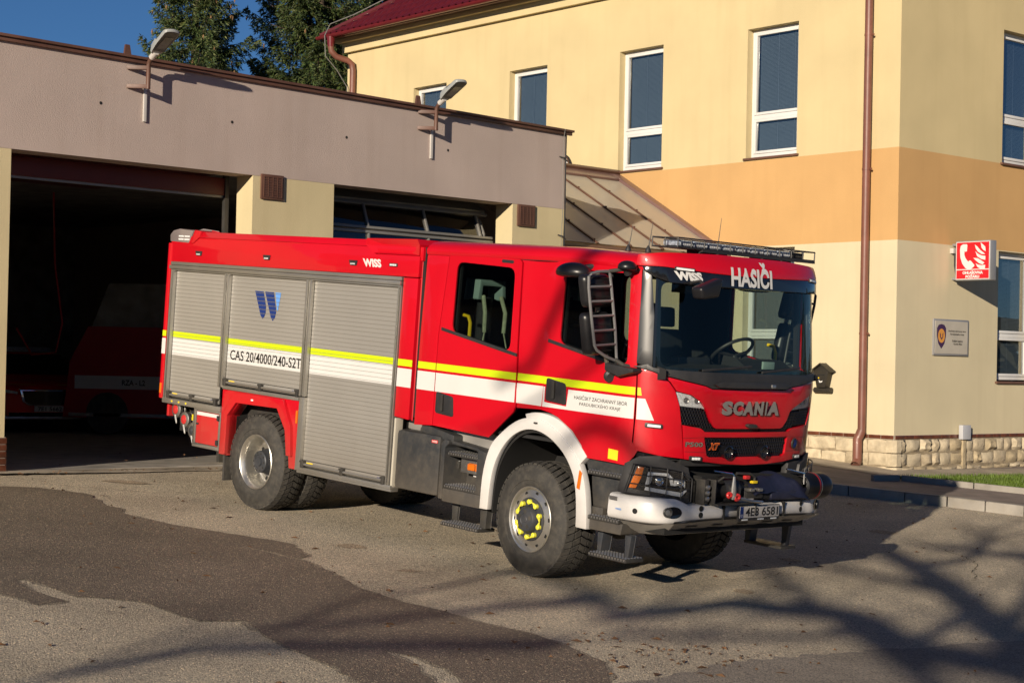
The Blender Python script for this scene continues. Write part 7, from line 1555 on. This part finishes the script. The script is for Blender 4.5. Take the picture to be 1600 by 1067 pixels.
# front entry: panels, treads, hanging step
mb = MB()
mb.prism([(0.755, 0.56), (1.14, 0.56), (1.16, 0.66), (1.13, 0.66), (0.755, 0.66)], sfn, 0.6, 1.225); mb.prism([(0.70, 0.76), (1.16, 0.74), (1.14, 1.06), (0.66, 1.06)], sfn, 0.6, 1.14); mb.prism([(0.66, 1.08), (1.2, 1.07), (1.2, 1.19), (0.62, 1.2)], sfn, 0.6, 1.19); mb.prism([(0.72, 0.66), (0.86, 0.66), (0.86, 0.76), (0.7, 0.76)], sfn, 0.6, 1.17)
mb.prism([(1.10, 0.68), (1.2, 0.70), (1.22, 1.15), (1.12, 1.15)], sfn, 0.8, 1.20)
ent = mb.build('entry_panel', 'grey_plastic', truck, bevel=0.012)
tread_plate('step', 0.70, 1.18, 1.085, 0.95, 1.235, ent); tread_plate('step', 0.755, 1.13, 0.69, 0.95, 1.25, ent)
for sd, fn in ((-1, sfn), (1, lfn)):
    for x in (0.80, 1.17):
        splate('step_hanger', [(x-0.02, 0.35), (x+0.02, 0.35), (x+0.045, 0.56), (x-0.03, 0.56)], 1.10 if x > 1 else 1.0, 1.12 if x < 1 else 1.16, 'hub_grey', 0.004, fn=fn)
tread_plate('step', 0.77, 1.225, 0.36, 0.99, 1.225, truck)
mb = MB(); mb.box((0.77, 0.99, 0.33), (1.225, 1.225, 0.36)); mb.build('step', 'dark_steel', truck, bevel=0.006)
mb = MB(); mb.prism([(0.62, 0.56), (1.2, 0.56), (1.2, 1.2), (0.62, 1.2)], lfn, 0.6, 1.19); mb.prism(rect(-1.9, -0.65, 0.55, 1.15), lfn, 0.6, 1.22); mb.build('entry_panel', 'grey_plastic', truck, bevel=0.012)
# ---------------- mirrors
def mirror(sg):
    rt = empty('mirror', (1.2, sg*1.25, 2.4)); rt.parent = truck
    def Q(x, y, z): return (x-0.19-1.2, sg*(y-(0.10 if sg < 0 else 0.22)-0.10*max(0, min(1, (2.83-z)/0.72))-1.25), z-2.4)
    Q0 = lambda x, y, z: (x-1.2, sg*(y-1.25), z-2.4)
    def mt_(P): return [Q(*p) for p in P]
    for z0, z1, pts in ((2.555, 2.83, None), (2.14, 2.50, None)):
        mb = MB(); ol = rounded([(1.41, z0), (1.76, z0-0.03), (1.795, z1-0.02), (1.45, z1+0.01)], 0.06)
        # housing: outline in y, z swept back in x with a rounded front
        A = [Q(0.955, a, b) for a, b in ol]; c = np.mean(np.array(ol), 0)
        L = [[Q(1.035, a, b) for a, b in ol], [Q(1.075, a, b) for a, b in ol], [Q(1.105, c[0]+(a-c[0])*0.93, c[1]+(b-c[1])*0.95) for a, b in ol], [Q(1.125, c[0]+(a-c[0])*0.72, c[1]+(b-c[1])*0.8) for a, b in ol]]
        n = len(ol); vs = [[mb.bm.verts.new(tuple(p)) for p in r] for r in L]
        for P, N in zip(vs, vs[1:]):
            for k in range(n): mb.bm.faces.new((P[k], P[(k+1) % n], N[(k+1) % n], N[k]))
        mb.bm.faces.new(vs[-1]); mb.bm.faces.new(vs[0][::-1]); h = mb.build('housing', 'black_satin', rt, smooth=45)
        raw('mirror_glass', [Q(1.033, c[0]+(a-c[0])*0.9, c[1]+(b-c[1])*0.92) for a, b in ol], [tuple(range(n))], 'chrome', h)
        for k in range(5):
            z = z0+0.03+k*(z1-z0-0.06)/4; mb = MB(); mb.tube(mt_([(1.128, 1.49, z), (1.128, 1.72, z-0.01)]), 0.004, 5); mb.build('groove', 'black_matte', h)
    mb = MB(); mb.tube(mt_([(1.07, 1.47, 2.04), (1.07, 1.52, 2.25), (1.04, 1.56, 2.5), (1.07, 1.58, 2.86)]), 0.022, 8); mb.build('arm', 'grey_plastic', rt)
    fr = [(1.17, 1.795, 2.80), (1.17, 1.80, 2.70), (1.17, 1.775, 2.45), (1.17, 1.745, 2.21), (1.17, 1.72, 2.17), (1.17, 1.60, 2.115), (1.17, 1.49, 2.085), (1.17, 1.465, 2.10), (1.17, 1.475, 2.35), (1.17, 1.515, 2.75), (1.17, 1.53, 2.84), (1.17, 1.55, 2.86), (1.17, 1.66, 2.85), (1.17, 1.77, 2.825)]
    mb = MB(); mb.tube(mt_(fr), 0.0135, 8, closed=True)
    for t in np.linspace(0.13, 0.87, 5):
        z = 2.14+0.68*t; mb.tube(mt_([(1.172, 1.735+0.06*t, z-0.02), (1.172, 1.475+0.05*t, z)]), 0.011, 8)
    mb.build('guard', 'guard_grey' if sg < 0 else 'black_plastic', rt)
    mb = MB(); mb.tube([Q(1.17, 1.54, 2.86), Q0(1.06, 1.34, 2.885), Q0(1.12, 1.18, 2.89)], 0.018, 8); mb.build('bracket', 'dark_steel', rt); mb = MB(); mb.tube([Q(1.17, 1.48, 2.09), Q0(1.08, 1.28, 2.05), Q0(1.14, 1.16, 2.03)], 0.02, 8); mb.build('bracket', 'dark_steel', rt)
    mb = MB(); mb.prism([(0.90, 2.06), (1.24, 2.03), (1.24, 2.0), (1.06, 1.95), (0.90, 1.99)], lambda a, b, d: Q0(a, d, b), 1.16, 1.33); mb.build('foot', 'black_plastic', rt, bevel=0.02)
    def pod(name, c, r):
        mb = MB(); bmesh.ops.create_uvsphere(mb.bm, u_segments=20, v_segments=12, radius=1.0)
        for v in mb.bm.verts:
            z = v.co.z; 
            v.co = Vector(Q(c[0]+v.co.x*r[0], c[1]+v.co.y*r[1], c[2]+(z*r[2] if z > -0.3 else (-0.3+(z+0.3)*0.25)*r[2])))
        return mb.build(name, 'black_satin', rt, smooth=60)
    pod('wide_angle_mirror', (0.66, 1.46, 2.83), (0.19, 0.13, 0.095)); pod('kerb_mirror', (1.27, 1.42, 2.905), (0.085, 0.09, 0.06))
    mb = MB(); mb.tube(mt_([(0.62, 1.4, 2.86), (0.75, 1.3, 2.9), (0.8, 1.2, 2.9)]), 0.03, 8); mb.tube(mt_([(1.26, 1.42, 2.9), (1.25, 1.38, 2.85)]), 0.035, 8); mb.build('mount', 'black_plastic', rt)
    mb = MB(); mb.lathe([(0.0, 0.03), (0.04, 0.028), (0.06, 0.01), (0.062, -0.01), (0.045, -0.035), (0, -0.04)], Q(1.10, 1.45, 1.94), (1, sg*0.6, -0.3), 20); mb.build('camera_head', 'black_plastic', rt); 
    mb = MB(); mb.tube(mt_([(1.10, 1.44, 1.97), (1.16, 1.40, 2.03)]), 0.02, 8); mb.build('camera_arm', 'black_plastic', rt)
mirror(-1); mirror(1)
# nearside close-up mirror in front of the windscreen
cm = empty('front_mirror', (1.70, -0.97, 2.75)); cm.parent = truck
mb = MB(); bmesh.ops.create_cube(mb.bm, size=1.0)
for v in mb.bm.verts: v.co = Vector((v.co.x*0.13, v.co.y*0.30*(0.72 if v.co.z < 0 else 1), v.co.z*0.135+0.10*v.co.y*(1 if v.co.z > 0 else 0.3)))
bmesh.ops.bevel(mb.bm, geom=mb.bm.edges[:], offset=0.035, segments=4, affect='EDGES', profile=0.6)
mb.build('housing', 'black_satin', cm, smooth=60)
mb = MB(); mb.tube([(-0.02, 0.03, 0.02), (-0.12, 0.05, 0.08), (-0.27, 0.1, 0.06)], 0.014, 8); mb.build('arm', 'black_plastic', cm)
# ---------------- light bar in its guard, roof aerials
lb = empty('light_bar', (1.15, 0.06, 3.125)); lb.parent = truck
Q = lambda x, y, z: (x-1.15, y-0.06, z-3.10)
def lbox(name, a, b, m, bev=0.004, par=None): return boxo(name, Q(*a), Q(*b), m, par or lb, bev)
lbox('base', (1.06, -0.86, 3.085), (1.25, 0.97, 3.105), 'black_plastic')
for k in range(9):
    y0 = -0.86+k*0.203; end = k in (0, 8)
    if k == 8: o = lbox('lamp_module', (1.06, y0+0.004, 3.106), (1.25, y0+0.199, 3.158), 'black_plastic', 0.012)
    else: o = lbox('lamp_module', (1.06, y0+0.004, 3.106), (1.25, y0+0.199, 3.160), 'blue_lens', 0.014)
    for j in range(6): lbox('led', (1.2515, y0+0.02+j*0.029, 3.117), (1.254, y0+0.04+j*0.029, 3.15), 'lamp_clear' if k < 8 else 'dark_steel', 0, o)
mb = MB(); x0, x1, y0, y1, zb, zt = 1.0, 1.30, -0.93, 1.07, 3.095, 3.175
for z in (zb, zt): mb.tube([Q(x0, y0, z), Q(x1, y0, z), Q(x1, y1, z), Q(x0, y1, z)], 0.008, 6, closed=True)
for y in np.linspace(y0, y1, 12): mb.tube([Q(x1, y, zb), Q(x1, y, zt)], 0.006, 6)
for x, y in ((x0, y0), (x0, y1), (1.15, y0), (1.15, y1)): mb.tube([Q(x, y, zb), Q(x, y, zt)], 0.006, 6)
mb.box(Q(1.285, -0.60, 3.068), Q(1.31, 1.07, 3.092)); mb.build('guard', 'black_plastic', lb)
for y in (-0.55, -0.30, 0.35, 0.65): lbox('foot', (1.08, y, 3.03), (1.27, y+0.1, 3.09), 'black_plastic')
for x, y, h in ((0.55, -0.75, 0.23), (0.75, -0.7, 0.28), (0.35, 0.75, 0.42)):
    a = empty('aerial', (x, y, 3.07)); a.parent = truck
    mb = MB(); mb.lathe([(0.03, 0), (0.025, 0.02), (0.012, 0.05), (0.006, 0.06)], (0, 0, 0), (0, 0, 1), 12); mb.build('foot', 'black_plastic', a)
    mb = MB(); mb.tube([(0, 0, 0.03), (0.01, 0.01, h*0.5), (0.025, 0.012, h)], [0.007, 0.004, 0.002], 6); mb.build('whip', 'black_plastic', a)
